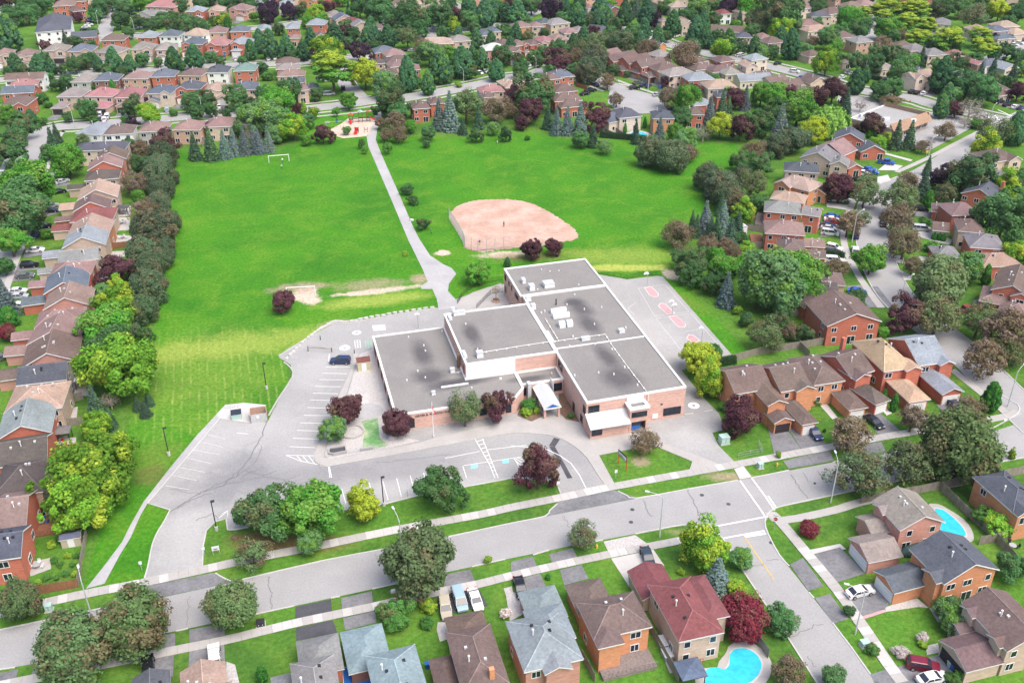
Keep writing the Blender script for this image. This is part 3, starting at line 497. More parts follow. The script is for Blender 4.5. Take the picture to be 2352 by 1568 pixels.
stains = []
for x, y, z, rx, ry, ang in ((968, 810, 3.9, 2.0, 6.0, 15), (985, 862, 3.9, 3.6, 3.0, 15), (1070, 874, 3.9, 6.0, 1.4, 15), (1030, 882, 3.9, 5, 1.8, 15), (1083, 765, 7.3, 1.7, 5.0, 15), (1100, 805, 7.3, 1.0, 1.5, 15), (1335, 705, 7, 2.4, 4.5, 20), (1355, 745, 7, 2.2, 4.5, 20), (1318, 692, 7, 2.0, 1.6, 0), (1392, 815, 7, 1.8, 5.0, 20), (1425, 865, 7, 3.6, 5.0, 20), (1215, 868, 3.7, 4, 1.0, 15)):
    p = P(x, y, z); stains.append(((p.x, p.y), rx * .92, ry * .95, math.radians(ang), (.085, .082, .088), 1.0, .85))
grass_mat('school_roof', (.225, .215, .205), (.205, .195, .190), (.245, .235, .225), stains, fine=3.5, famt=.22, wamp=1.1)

SCH = thing('school_building', 'large flat-roofed pinkish brick school with white roof edges at the centre', 'school', SO, YAW)
low = [(-35.85, 42.6), (-35.85, 11.8), (-33.8, 10.12), (-11.5, 10.08), (-9.0, 13.1), (-9.05, 19.66), (-19.46, 19.66), (-19.46, 42.6)]
gym = [(-19.5, 19.7), (-.03, 19.7), (-.03, 42.45), (-19.5, 42.45)]
mainb = [(0, 0), (20.8, .3), (20.8, 46.7), (0, 46.6)]
back = [(-.5, 46.63), (20.74, 46.73), (20.65, 62.2), (-.5, 62.0)]
link = [(-9.03, 14.6), (-.02, 14.6), (-.02, 19.65), (-9.03, 19.65)]
for nm, poly, z in (('low_wing', low, 3.9), ('gymnasium', gym, 7.3), ('main_wing', mainb, 7.0), ('rear_wing', back, 7.2), ('link_wing', link, 3.72)):
    w = MB(); n = len(poly)
    for i in range(n):
        a, b = poly[i], poly[(i + 1) % n]; w.add([(*a, 0), (*b, 0), (*b, z - .28), (*a, z - .28)], [(0, 1, 2, 3)])
    w.build('wall', 'school_brick', SCH)
    inn = ring_inner(poly, .02); MB().add([(*p, z - .22) for p in inn], [list(range(n))]).build('roof', 'school_roof', SCH)
    cap = MB(); outer = ring_inner(poly, -.06); ring(cap, outer, ring_inner(poly, .36), z - .34, z + .02); cap.build('parapet', 'white_trim', SCH)
MB().box(-19.55, -9.3, 19.62, 19.69, 3.7, 7.0).build('metal_panel', 'white_metal', SCH)
MB().box(-9.3, -9.0, 19.6, 19.68, 3.7, 7.0).build('corner_trim', 'white_trim', SCH)
for x, y in ((-23.6, 19.9),): MB().box(-25.2, -19.5, 17.6, 18.0, 3.68, 3.95).build('roof_upstand', 'white_trim', SCH)
MB().box(-.12, .35, 19.7, 46.5, 6.95, 7.36).build('parapet', 'white_trim', SCH)
MB().box(.4, 20.4, 21.4, 21.7, 6.77, 6.95).build('expansion_joint', 'white_trim', SCH)
MB().box(.2, 20.5, 46.2, 46.85, 6.99, 7.27).build('parapet', 'white_trim', SCH)
# front porch with its ribbed metal roof, stair tower, entrance canopy
MB().box(.1, 7.95, -2.55, -.02, 0, 3.05).build('porch_wall', 'school_brick', SCH)
pr = MB().add([(-.3, -3.45, 2.95), (7.95, -3.45, 2.95), (7.95, -.02, 4.45), (-.3, -.02, 4.45), (-.3, -3.45, 2.8), (7.95, -3.45, 2.8), (7.95, -.02, 4.3), (-.3, -.02, 4.3)], [(0, 1, 2, 3), (4, 5, 1, 0), (5, 6, 2, 1), (7, 4, 0, 3)]).build('porch_roof', 'galvanised', SCH)
rb = MB()
for k in range(20): x = -.25 + k * .43; rb.add([(x, -3.47, 3.03), (x + .07, -3.47, 3.03), (x + .07, -.03, 4.53), (x, -.03, 4.53), (x, -3.47, 2.95), (x + .07, -3.47, 2.95), (x + .07, -.03, 4.45), (x, -.03, 4.45)], [(0, 1, 2, 3), (4, 5, 1, 0), (5, 6, 2, 1), (7, 4, 0, 3)])
rb.build('seam', 'white_metal', pr)
tw = [(8.05, -2.55), (12.0, -2.5), (11.95, -.03), (8.05, -.03)]
t_ = MB()
for i in range(4): a, b = tw[i], tw[(i + 1) % 4]; z0 = 2.5 if i == 0 else 0; t_.add([(*a, z0), (*b, z0), (*b, 5.35), (*a, 5.35)], [(0, 1, 2, 3)])
t_.box(8.05, 8.5, -2.55, -2.2, 0, 2.5); t_.box(11.5, 12.0, -2.5, -2.2, 0, 2.5); t_.build('stair_tower', 'school_brick', SCH)
cap = MB(); ring(cap, ring_inner(tw, -.15), ring_inner(tw, .55), 5.3, 5.72); cap.build('parapet', 'white_trim', SCH); MB().add([(*p, 5.5) for p in tw], [(0, 1, 2, 3)]).build('roof', 'school_roof', SCH)
MB().box(8.2, 11.7, -.12, .02, 5.7, 6.75).build('metal_panel', 'white_metal', SCH)
d = MB().box(8.6, 10.6, -1.9, -1.8, .05, 2.2).build('door', 'plastic_blue', SCH); MB().box(8.7, 10.5, -1.93, -1.9, 1.2, 2.0).build('pane', 'glass', d)
window(SCH, 'n', (10.0, -2.56, 4.2), 3.0, 1.0, 3, 1, True, True)
can = MB().add([(-6.75, 6.1, 2.75), (-4.95, 6.1, 3.75), (-3.15, 6.1, 2.75), (-6.75, 14.55, 2.75), (-4.95, 14.55, 3.75), (-3.15, 14.55, 2.75)], [(0, 1, 4, 3), (1, 2, 5, 4), (0, 2, 1), (3, 4, 5), (0, 3, 5, 2)]).build('entrance_canopy', 'galvanised', SCH)
rb = MB()
for k in range(20):
    y = 6.15 + k * .43
    for s in (-1, 1): rb.add([(-4.95, y, 3.76), (-4.95 + s * 1.85, y, 2.73), (-4.95 + s * 1.85, y + .08, 2.73), (-4.95, y + .08, 3.76), (-4.95, y, 3.84), (-4.95 + s * 1.85, y, 2.81), (-4.95 + s * 1.85, y + .08, 2.81), (-4.95, y + .08, 3.84)], [(4, 5, 6, 7), (0, 1, 5, 4), (2, 3, 7, 6)])
rb.build('seam', 'white_metal', can)
MB().add([(-6.2, 6.06, 2.85), (-4.95, 6.06, 3.58), (-3.7, 6.06, 2.85)], [(0, 1, 2)]).build('gable_panel', 'plastic_blue', can)
MB().box(-6.8, -3.1, 6.05, 6.2, 2.5, 2.76).build('fascia', 'white_trim', can)
for x, y in ((-6.6, 6.5), (-3.7, 6.5), (-6.6, 10), (-3.7, 10), (-6.6, 13.6), (-3.7, 13.6)): MB().box(x, x + .45, y, y + .45, 0, 2.7).build('post', 'school_brick', can)
MB().box(-8.0, -7.3, 13.3, 14.55, .0, 4.4).build('sign_pylon', 'galvanised', SCH); MB().box(-2.9, -2.75, 12.6, 14.55, .0, 4.4).build('sign_pylon', 'galvanised', SCH)
# windows and doors
for f_, x, y, z, w, h, nx in (('n', 18.2, .24, 1.7, 3.6, 1.6, 4), ('n', 1.5, -.02, 5.2, 2.1, 1.6, 2), ('n', 1.4, -2.56, 1.6, 2.0, 1.5, 2), ('l', -.01, 1.2, 4.6, 1.2, 1.5, 2), ('l', -.01, 2.6, 1.6, 1.2, 1.5, 2), ('l', -.01, 16.3, 5.4, 1.4, 1.5, 2), ('l', -.01, 17.9, 5.4, .9, 1.5, 1), ('n', -7.95, 14.58, 1.9, 1.6, 1.7, 2), ('n', -1.5, 14.58, 1.9, 2.2, 1.7, 2), ('n', -13.0, 10.06, 1.5, 1.0, 1.8, 1), ('n', -32.7, 10.05, 1.5, 1.0, 1.9, 1), ('n', -18.2, 10.05, 1.6, 1.3, 1.4, 1),
                             ('l', -.52, 50, 5.4, 3.0, .9, 3), ('l', -.52, 54.5, 5.4, .8, 1.0, 1), ('l', -.52, 57, 5.4, .8, 1.0, 1), ('l', -.52, 60.5, 5.4, 1.2, 1.4, 2), ('l', -.52, 60.5, 2.2, 1.2, 1.4, 2)):
    window(SCH, f_, (x, y, z), w, h, nx, 2 if w > 1.5 else 1, True, True)
for y in (15, 19, 24, 29, 34, 39): window(SCH, 'l', (-35.87, y, 1.8), 1.6, 1.5, 2, 1, True, True)
MB().box(-.06, -.01, 7.0, 8.2, 0, 2.2).build('door', 'door_dark', SCH); MB().box(14.0, 15.2, .12, .2, .6, 1.7).build('louvre', 'white_metal', SCH)
MB().box(12.6, 12.75, -.1, .2, 0, 6.8).build('downpipe', 'white_trim', SCH); MB().box(-9.6, -9.45, 13.0, 13.2, 0, 3.5).build('downpipe', 'white_trim', SCH)
MB().box(15.6, 16.0, .1, .18, 3.6, 3.9).build('wall_vent', 'dark_metal', SCH)
MB().box(-19.62, -19.5, 21.3, 22.3, 3.7, 5.8).build('door', 'lamp_red', SCH); MB().box(-20.3, -19.7, 24.4, 25.0, 3.7, 6.9).build('flue', 'soil', SCH)
cu = bpy.data.curves.new('lettering', 'FONT'); cu.body = 'LESTER B. PEARSON PUBLIC SCHOOL'; cu.size = .62; cu.extrude = .03; cu.space_character = 1.05
to = bpy.data.objects.new('tmp', cu); C.objects.link(to); me = bpy.data.meshes.new_from_object(to.evaluated_get(bpy.context.evaluated_depsgraph_get())); bpy.data.objects.remove(to)
me.name = 'lettering'; me.materials.clear(); me.materials.append(MATS['dark_metal']); o = obj('lettering', me, SCH, (-32.0, 10.04, 2.75)); o.rotation_euler = (math.pi / 2, 0, 0)
# roof plant
def on_roof(t, x, y, z):
    p = P(*tv(t, x, y), z) - SO; c, s = math.cos(YAW), math.sin(YAW); return (p.x * c + p.y * s, -p.x * s + p.y * c)
def unit(t, x, y, z, a, b, h, m='white_metal', nm='rooftop_unit'):
    u, v = on_roof(t, x, y, z); o = MB().box(u - a / 2, u + a / 2, v - b / 2, v + b / 2, z + .18, z + h).build(nm, m, SCH)
    k = MB(); k.box(u - a / 2 - .06, u + a / 2 + .06, v - b / 2 - .06, v + b / 2 + .06, z + h - .02, z + h + .06); k.box(u - a / 2 - .08, u + a / 2 + .08, v - b / 2 - .08, v + b / 2 + .08, z, z + .18); k.build('cover', 'galvanised', o); return o
for a in (('T', 570, 395, 7.0, 2.4, 2.2, 1.1), ('T', 415, 425, 7.0, 1.2, 1.6, 1.3), ('T', 340, 360, 7.0, .8, 1.6, 1.0), ('T', 385, 525, 6.8, 1.1, 1.1, .9), ('T', 430, 600, 6.8, .9, 1.2, 1.1), ('T', 910, 885, 6.8, 1.8, 1.0, .6), ('T', 1240, 815, 6.8, 1.2, 1.1, .7), ('S', 1115, 1040, 7.1, 1.3, 1.3, 1.2), ('S', 925, 655, 7.1, 2.6, 1.0, .9), ('S', 870, 640, 7.1, .8, .8, 1.3), ('S', 840, 690, 7.1, .7, 1.8, .5), ('S', 865, 1185, 3.7, .9, .8, 1.0), ('S', 975, 1030, 7.1, .6, 2.6, .5), ('S', 690, 1390, 3.7, .7, .6, .8)): unit(*a)
for x, y, bend in ((630, 615, 0), (690, 605, 0), (650, 660, 0), (720, 650, 0), (690, 740, 1), (760, 730, 1)):
    u, v = on_roof('T', x, y, 7.4); n = 10; mb = MB(); ln_ = 1.3 if bend else 2.0
    pr_ = [(math.cos(math.pi * k / n) * (.95 if bend else .62), .35 + math.sin(math.pi * k / n) * (1.0 if bend else .75)) for k in range(n + 1)]
    q = [(0 - pr_[0][0], 0)] if False else []
    pts = [(-p[0], p[1]) for p in pr_]; pts = [(pts[0][0], 0)] + pts + [(pts[-1][0], 0)]; m_ = len(pts)
    if bend: vs = [(u - ln_ / 2 + 0, v + a_, 6.8 + b_) for a_, b_ in pts] + [(u + ln_ / 2, v + a_, 6.8 + b_) for a_, b_ in pts]
    else: vs = [(u - ln_ / 2, v + a_, 6.8 + b_) for a_, b_ in pts] + [(u + ln_ / 2, v + a_, 6.8 + b_) for a_, b_ in pts]
    mb.add(vs, [[i, i + 1, i + 1 + m_, i + m_] for i in range(m_ - 1)] + [list(range(m_))[::-1], list(range(m_, 2 * m_))]); mb.build('air_hood', 'white_metal', SCH)
u, v = on_roof('T', 640, 560, 7); MB().tube((u, v, 6.8), (u, v, 8.4), .14).build('flue', 'dark_metal', SCH)
for t, z, lst in (('T', 6.9, [(505, 245), (585, 262), (665, 258), (848, 385), (810, 475), (740, 565), (900, 607), (992, 745), (1058, 590), (795, 858), (765, 948), (1155, 975), (1030, 1190), (810, 1215), (1270, 1140), (1388, 1305), (995, 925), (1170, 1205), (1280, 775), (505, 640), (535, 625), (470, 430)]), ('S', 7.1, [(985, 745), (1095, 975), (1300, 1245)]), ('S', 3.75, [(460, 865), (600, 940), (615, 990), (545, 1175), (445, 1260), (615, 1235), (1040, 1330), (770, 810), (1310, 1245), (1775, 1198)])):
    for x, y in lst: u, v = on_roof(t, x, y, z); MB().tube((u, v, z - .1), (u, v, z + .3), .17, .15, 8).build('roof_vent', 'white_trim', SCH)
for t, z, lst in (('T', 6.95, [(540, 690), (600, 790), (665, 895), (870, 865), (1090, 835), (1160, 945), (1280, 1110), (1380, 1240), (1470, 1358)]), ('T', 6.95, [(665, 895), (590, 905)]), ('S', 7.25, [(1130, 1003), (1500, 942), (1760, 902)]), ('S', 3.85, [(890, 1190), (945, 1175)])):
    q = [on_roof(t, x, y, z) for x, y in lst]; mb = MB().path([(a, b, z) for a, b in q], .07); L_ = 0
    for a, b in zip(q[:-1], q[1:]):
        dd = math.dist(a, b); n = max(1, int(dd / 2.2))
        for k in range(n): f_ = (k + .5) / n; x_, y_ = a[0] + (b[0] - a[0]) * f_, a[1] + (b[1] - a[1]) * f_; mb.box(x_ - .14, x_ + .14, y_ - .14, y_ + .14, z - .2, z + .05)
    mb.build('gas_pipe', 'school_trim', SCH)
u, v = on_roof('T', 585, 850, 6.9); MB().box(u - .25, u + .25, v - 2.2, v + 2.2, 6.78, 7.05).build('roof_step', 'galvanised', SCH)
# ------------------------------------------------------------------ houses
ROOFC = {'bn': (0.135, 0.099, 0.091), 'db': (0.094, 0.081, 0.078), 'gy': (0.184, 0.180, 0.184), 'dg': (0.084, 0.092, 0.112), 'bl': (0.205, 0.236, 0.258), 'sl': (0.108, 0.124, 0.156), 'rd': (0.180, 0.068, 0.070), 'tn': (0.304, 0.230, 0.187), 'pk': (0.207, 0.144, 0.136), 'gn': (0.145, 0.221, 0.204), 'rs': (0.264, 0.136, 0.140), 'be': (0.216, 0.198, 0.184), 'wt': (0.468, 0.486, 0.495), 'pb': (0.200, 0.252, 0.288), 'ow': (0.304, 0.220, 0.172), 'go': (0.320, 0.246, 0.168)}
ROOFN = {'bn': 'brown', 'db': 'dark brown', 'gy': 'grey', 'dg': 'dark slate', 'bl': 'pale blue-grey', 'sl': 'slate-blue', 'rd': 'red', 'tn': 'tan', 'pk': 'pinkish-brown', 'gn': 'green', 'rs': 'rose', 'be': 'beige', 'wt': 'whitish', 'pb': 'light blue', 'ow': 'orange-tan', 'go': 'golden tan'}
WALLC = {'rb': (.46, .155, .105), 'ob': (.55, .255, .14), 'tb': (.50, .385, .31), 'wh': (.72, .72, .71), 'pw': (.50, .27, .22), 'gw': (.42, .41, .38), 'bb': (.22, .12, .095), 'or': (.52, .33, .25), 'cr': (.58, .48, .40)}
WALLN = {'rb': 'red brick', 'ob': 'orange brick', 'tb': 'buff brick', 'wh': 'white', 'pw': 'pinkish', 'gw': 'grey', 'bb': 'dark brick', 'or': 'peach', 'cr': 'cream'}
def roof_polys(x0, x1, y0, y1, ze, typ, pitch):
    W, D = x1 - x0, y1 - y0; xm, ym = (x0 + x1) / 2, (y0 + y1) / 2
    if typ == 'h': typ = 'hw' if W >= D else 'hd'
    if typ in ('hw', 'gw'):
        zr = ze + pitch * D / 2; i = min(D / 2, W / 2 - .01) if typ == 'hw' else 0; a, b = (x0 + i, ym, zr), (x1 - i, ym, zr)
        fs = [[(x0, y0, ze), (x1, y0, ze), b, a], [(x1, y1, ze), (x0, y1, ze), a, b]]
        if typ == 'hw': fs += [[(x1, y0, ze), (x1, y1, ze), b], [(x0, y1, ze), (x0, y0, ze), a]]
    else:
        zr = ze + pitch * W / 2; i = min(W / 2, D / 2 - .01) if typ == 'hd' else 0; a, b = (xm, y0 + i, zr), (xm, y1 - i, zr)
        fs = [[(x1, y0, ze), (x1, y1, ze), b, a], [(x0, y1, ze), (x0, y0, ze), a, b]]
        if typ == 'hd': fs += [[(x0, y0, ze), (x1, y0, ze), a], [(x1, y1, ze), (x0, y1, ze), b]]
    return fs, zr
def add_ridges(mb, fs, r=.11):
    cnt = {}
    for f in fs:
        for i in range(len(f)): e = tuple(sorted((f[i], f[(i + 1) % len(f)]))); cnt[e] = cnt.get(e, 0) + 1
    for (a, b), c in cnt.items():
        if c == 2: mb.tube((a[0], a[1], a[2] - .03), (b[0], b[1], b[2] - .03), r, r, 5)
def add_roof(mb, fs, t=.24):
    cnt = {}
    for f in fs:
        n = len(f); mb.add(f, [list(range(n))], 0); mb.add([(p[0], p[1], p[2] - t) for p in f], [list(range(n))[::-1]], 1)
        for i in range(n): e = tuple(sorted((f[i], f[(i + 1) % n]))); cnt[e] = cnt.get(e, 0) + 1
    for (a, b), c in cnt.items():
        if c == 1: mb.add([a, b, (b[0], b[1], b[2] - t), (a[0], a[1], a[2] - t)], [(0, 1, 2, 3)], 1)
def add_walls(mb, x0, x1, y0, y1, z0, ze, typ, pitch, ov):
    mb.box(x0 + ov, x1 - ov, y0 + ov, y1 - ov, z0, ze - .05)
    zr = lambda s: ze + pitch * s / 2 - .12
    if typ == 'gw':
        for x in (x0 + ov, x1 - ov): mb.add([(x, y0 + ov, ze - .05), (x, y1 - ov, ze - .05), (x, (y0 + y1) / 2, zr(y1 - y0))], [(0, 1, 2)])
    if typ == 'gd':
        for y in (y0 + ov, y1 - ov): mb.add([(x0 + ov, y, ze - .05), (x1 - ov, y, ze - .05), ((x0 + x1) / 2, y, zr(x1 - x0))], [(0, 1, 2)])
GD = {}
def garage_door(parent, face, loc, w, dark):
    k = (round(w, 1), dark)
    if k not in GD:
        mb = MB(); h = 2.1
        for i in range(4): mb.box(-w / 2, w / 2, -.05, 0, .02 + i * h / 4, (i + 1) * h / 4 - .03)
        GD[k] = mb.data('garage_door', ['door_dark' if dark else 'door_white'])
    return obj('garage_door', GD[k], parent, loc, FACE_RZ[face])
VENT = MB().box(-.2, .2, -.2, .2, -.15, .22).data('roof_vent', ['galvanised']); VENTD = MB().box(-.2, .2, -.2, .2, -.15, .2).data('roof_vent', ['dark_metal'])
_st = MB().tube((0, 0, -.2), (0, 0, .9), .09, .09, 8); _st.tube((0, 0, .9), (0, 0, 1.15), .16, .16, 8); STACK = _st.data('vent_stack', ['white_trim'])
DOORM = MB().box(-.5, .5, -.05, 0, 0, 2.05).data('door', ['door_white']); DOORB = MB().box(-.5, .5, -.05, 0, 0, 2.05).data('door', ['plastic_blue'])
HOUSES = []
def house(t, e, row):
    x1, y1, x2, y2, rc, wc, spec = e; tok = spec.split(); typ = tok[0]; o_ = {'Z': 5.4, 'D': 10.0, 'P': .5}
    for k in tok[1:]:
        if k[0] in 'ZDP' and len(k) > 1 and (k[1].isdigit() or k[1] == '.'): o_[k[0]] = float(k[1:])
    ze, D, pit = o_['Z'], o_['D'], o_['P']
    A, B = P(*tv(t, x1, y1), ze), P(*tv(t, x2, y2), ze); u = B - A
    if 'FAR' in tok: A = A - Vector((-u.y, u.x, 0)).normalized() * D 
    W = u.length; rz = math.atan2(u.y, u.x); hr = random.Random(int(x1 * 7 + y1 * 13 + x2))
    root = obj('house', None, None, (A.x, A.y, 0), rz); dist = depth_of(A); near = dist < 260
    jig = hr.uniform(.9, 1.1); rcol = tuple(c * jig * hr.uniform(.96, 1.04) for c in ROOFC[rc]); jig = hr.uniform(.92, 1.08); wcol = tuple(min(c * jig, .8) for c in WALLC[wc])
    wm = 'siding' if wc in ('wh', 'gw') else 'brick'; ov = .38
    local = lambda p: Matrix.Rotation(-rz, 3, 'Z') @ (Vector(p) - Vector((A.x, A.y, 0)))
    camL = local((0, 0, CAMH)); side = 'l' if camL.x < 0 else ('r' if camL.x > W else None)
    wings = []                                                     # (x0,x1,y0,y1,ze,type,door face,kind)
    if 'F' in tok or 'FL' in tok or 'FR' in tok:
        gw_ = min(6.0, W * .55); left = 'FL' in tok or ('FR' not in tok and hr.random() < .5); gx = .2 if left else W - gw_ - .2
        wings.append((gx, gx + gw_, -2.6, .9, 2.75, hr.choice(['gd', 'hw', 'gd']), 'n', 'garage'))
        cx = (W - W * .48 - .1) if hr.random() < .5 else .1
        if 'nox' not in tok: wings.append((cx, cx + W * .48, -.7, min(4.5, D * .5), ze - .02, 'gd', None, 'gable'))
    if 'LG' in tok: wings.append((-5.6, .5, .6, min(5.6, D * .6), 2.75, 'gw', 'l', 'garage'))
    if 'RG' in tok: wings.append((W - .5, W + 5.6, .6, min(5.8, D * .6), 2.75, 'gw', 'r', 'garage'))
    if 'NG' in tok: wings.append((W * .45, W + .3, -6.5, .5, 2.75, 'hd', 'n', 'garage'))
    if 'NGL' in tok: wings.append((-.2, W * .5, -6.5, .5, 2.75, 'hd', 'n', 'garage'))
    if 'FG' in tok: wings.append((.3, min(6.4, W * .6), D - .5, D + 5.6, 2.75, 'h', 'f', 'garage'))
    if 'FGR' in tok: wings.append((W - min(6.2, W * .62), W - .1, D - .5, D + 5.6, 2.75, 'h', 'f', 'garage'))
    if 'XN' in tok: wings.append((W * .5, W - .05, -1.2, D * .45, ze - .02, 'gd', None, 'gable'))
    if 'XNL' in tok: wings.append((.05, W * .5, -1.2, D * .45, ze - .02, 'gd', None, 'gable'))
    for k in tok:
        if k.startswith('w:'): a_ = k[2:].split(','); wings.append((*map(float, a_[:5]), a_[5], a_[6] if len(a_) > 6 and a_[6] else None, 'wing'))
    wb = MB(); add_walls(wb, 0, W, 0, D, 0, ze, typ, pit, ov); wb.build('wall', wm, root, color=wcol)
    rb_ = MB(); fs, zr = roof_polys(0, W, 0, D, ze, typ, pit); add_roof(rb_, fs); ro = rb_.build('roof', ['shingle', 'white_trim'], root, color=rcol)
    if near: m_ = MB(); add_ridges(m_, fs); m_.build('ridge_cap', 'shingle', ro, color=tuple(min(1, q * 1.3 + .03) for q in rcol))
    for (a, b, c, d, z, ty, df, kd) in wings:
        pw = .55 if kd == 'gable' else .45
        m_ = MB(); add_walls(m_, a, b, c, d, 0, z, ty, pw, ov if kd != 'gable' else .25); m_.build('garage_wall' if kd == 'garage' else 'wing_wall', wm, root, color=wcol)
        m_ = MB(); f2, _ = roof_polys(a, b, c, d, z, ty, pw); add_roof(m_, f2, .2); m_.build('garage_roof' if kd == 'garage' else 'wing_roof', ['shingle', 'white_trim'], root, color=tuple(q * hr.uniform(.95, 1.05) for q in rcol))
        if df:
            dk = hr.random() < .3; o2 = ov
            if df == 'n': garage_door(root, 'n', ((a + b) / 2, c + o2 - .01, 0), min(b - a - 1.3, 4.8), dk)
            if df == 'f': garage_door(root, 'f', ((a + b) / 2, d - o2 + .01, 0), min(b - a - 1.3, 4.8), dk)
            if df == 'l': garage_door(root, 'l', (a + o2 - .01, (c + d) / 2, 0), min(d - c - 1.2, 4.8), dk)
            if df == 'r': garage_door(root, 'r', (b - o2 + .01, (c + d) / 2, 0), min(d - c - 1.2, 4.8), dk)
            if df == 'n' and 'nod' not in tok and kd == 'garage':
                loc2w = lambda x, y: Matrix.Rotation(rz, 3, 'Z') @ Vector((x, y, 0)) + Vector((A.x, A.y, 0))
                if dist > 200: sheet('driveway', [loc2w(a + .5, c), loc2w(b - .5, c), loc2w(b - .5, c - 6.5), loc2w(a + .5, c - 6.5)], 'drive_asphalt', .05)
        if kd == 'gable': window(root, 'n', ((a + b) / 2, c + .24, ze - 1.35), min(1.8, (b - a) * .5), 1.35, 2, 1, near)
    # windows
    def blocked(face, s, z):
        for (a, b, c, d, zz, ty, df, kd) in wings:
            if z - .6 < zz:
                if face == 'n' and c < .2 and a - .7 < s < b + .7: return True
                if face == 'f' and d > D - .2 and a - .7 < s < b + .7: return True
                if face == 'l' and a < .2 and c - .7 < s < d + .7: return True
                if face == 'r' and b > W - .2 and c - .7 < s < d + .7: return True
        return False
    for face in ('n', side):
        if face and typ == 'gd' and face == 'n' and ze > 4.5 and hr.random() < .2: pass
        if face is None: continue
        ln_ = W if face == 'n' else D; floors = [1.5, 4.05] if ze > 4.5 else [1.5]
        if ze > 7: floors = [1.6, 4.2, 6.8]
        cnt = max(1, int(ln_ / (3.3 if face == 'n' else 4.6)))
        for fl in floors:
            for k in range(cnt):
                s = ln_ * (k + .5) / cnt + hr.uniform(-.4, .4)
                if face != 'n' and hr.random() < .35: continue
                if blocked(face, s, fl): continue
                w_ = hr.choice([.9, 1.2, 1.5]); h_ = 1.1 if fl > 2 else 1.25; zz = fl
                if face == 'n' and fl < 2 and k == cnt // 2 and hr.random() < .7: w_, h_, zz = 1.8, 2.0, 1.05
                loc = (s, ov - .01, zz) if face == 'n' else ((ov - .01, s, zz) if face == 'l' else (W - ov + .01, s, zz))
                window(root, face, loc, w_, h_, 2 if w_ > 1 else 1, 1, near)
    if any(w_[7] == 'garage' and w_[6] == 'n' for w_ in wings):
        g = [w_ for w_ in wings if w_[7] == 'garage'][0]; s = (g[1] + W) / 2 if g[0] < W - g[1] else g[0] / 2
        if .7 < s < W - .7: obj('door', DOORB if hr.random() < .3 else DOORM, root, (s, ov - .02, .1))
    # roof furniture
    if dist < 420:
        along = typ in ('hw', 'gw') or (typ == 'h' and W >= D)
        for k in range(hr.choice([2, 3, 4]) if near else 1):
            q = hr.uniform(-.28, .28); off = hr.choice([-.8, .8, 1.3, -1.3]); x_, y_ = (W / 2 + q * W, D / 2 + off) if along else (W / 2 + off, D / 2 + q * D); obj('roof_vent', VENT if rc in ('bn', 'pk', 'db', 'be', 'tn') else VENTD, root, (x_, y_, zr - abs(off) * pit))
        off = hr.uniform(-2, -1.2); x_, y_ = (W * hr.uniform(.3, .7), D / 2 + off) if along else (W / 2 + off, D * hr.uniform(.35, .65)); obj('vent_stack', STACK, root, (x_, y_, zr - abs(off) * pit))
    if 'CN' in tok: MB().box(W - 2.6, W - 1.9, .9, 1.6, 0, zr + .6).build('chimney', 'brick', root, color=WALLC['ob'])
    if 'CH' in tok: MB().box(W - 1.3, W - .5, D - 1.6, D - .8, 0, zr + 1.0).build('chimney', 'brick', root, color=WALLC['rb'])
    root['row'] = row; HOUSES.append((root, rc, wc, row, (x1 + x2) / 2 / 4 + TILE[t][0], y1 / 4 + TILE[t][1], typ)); return root

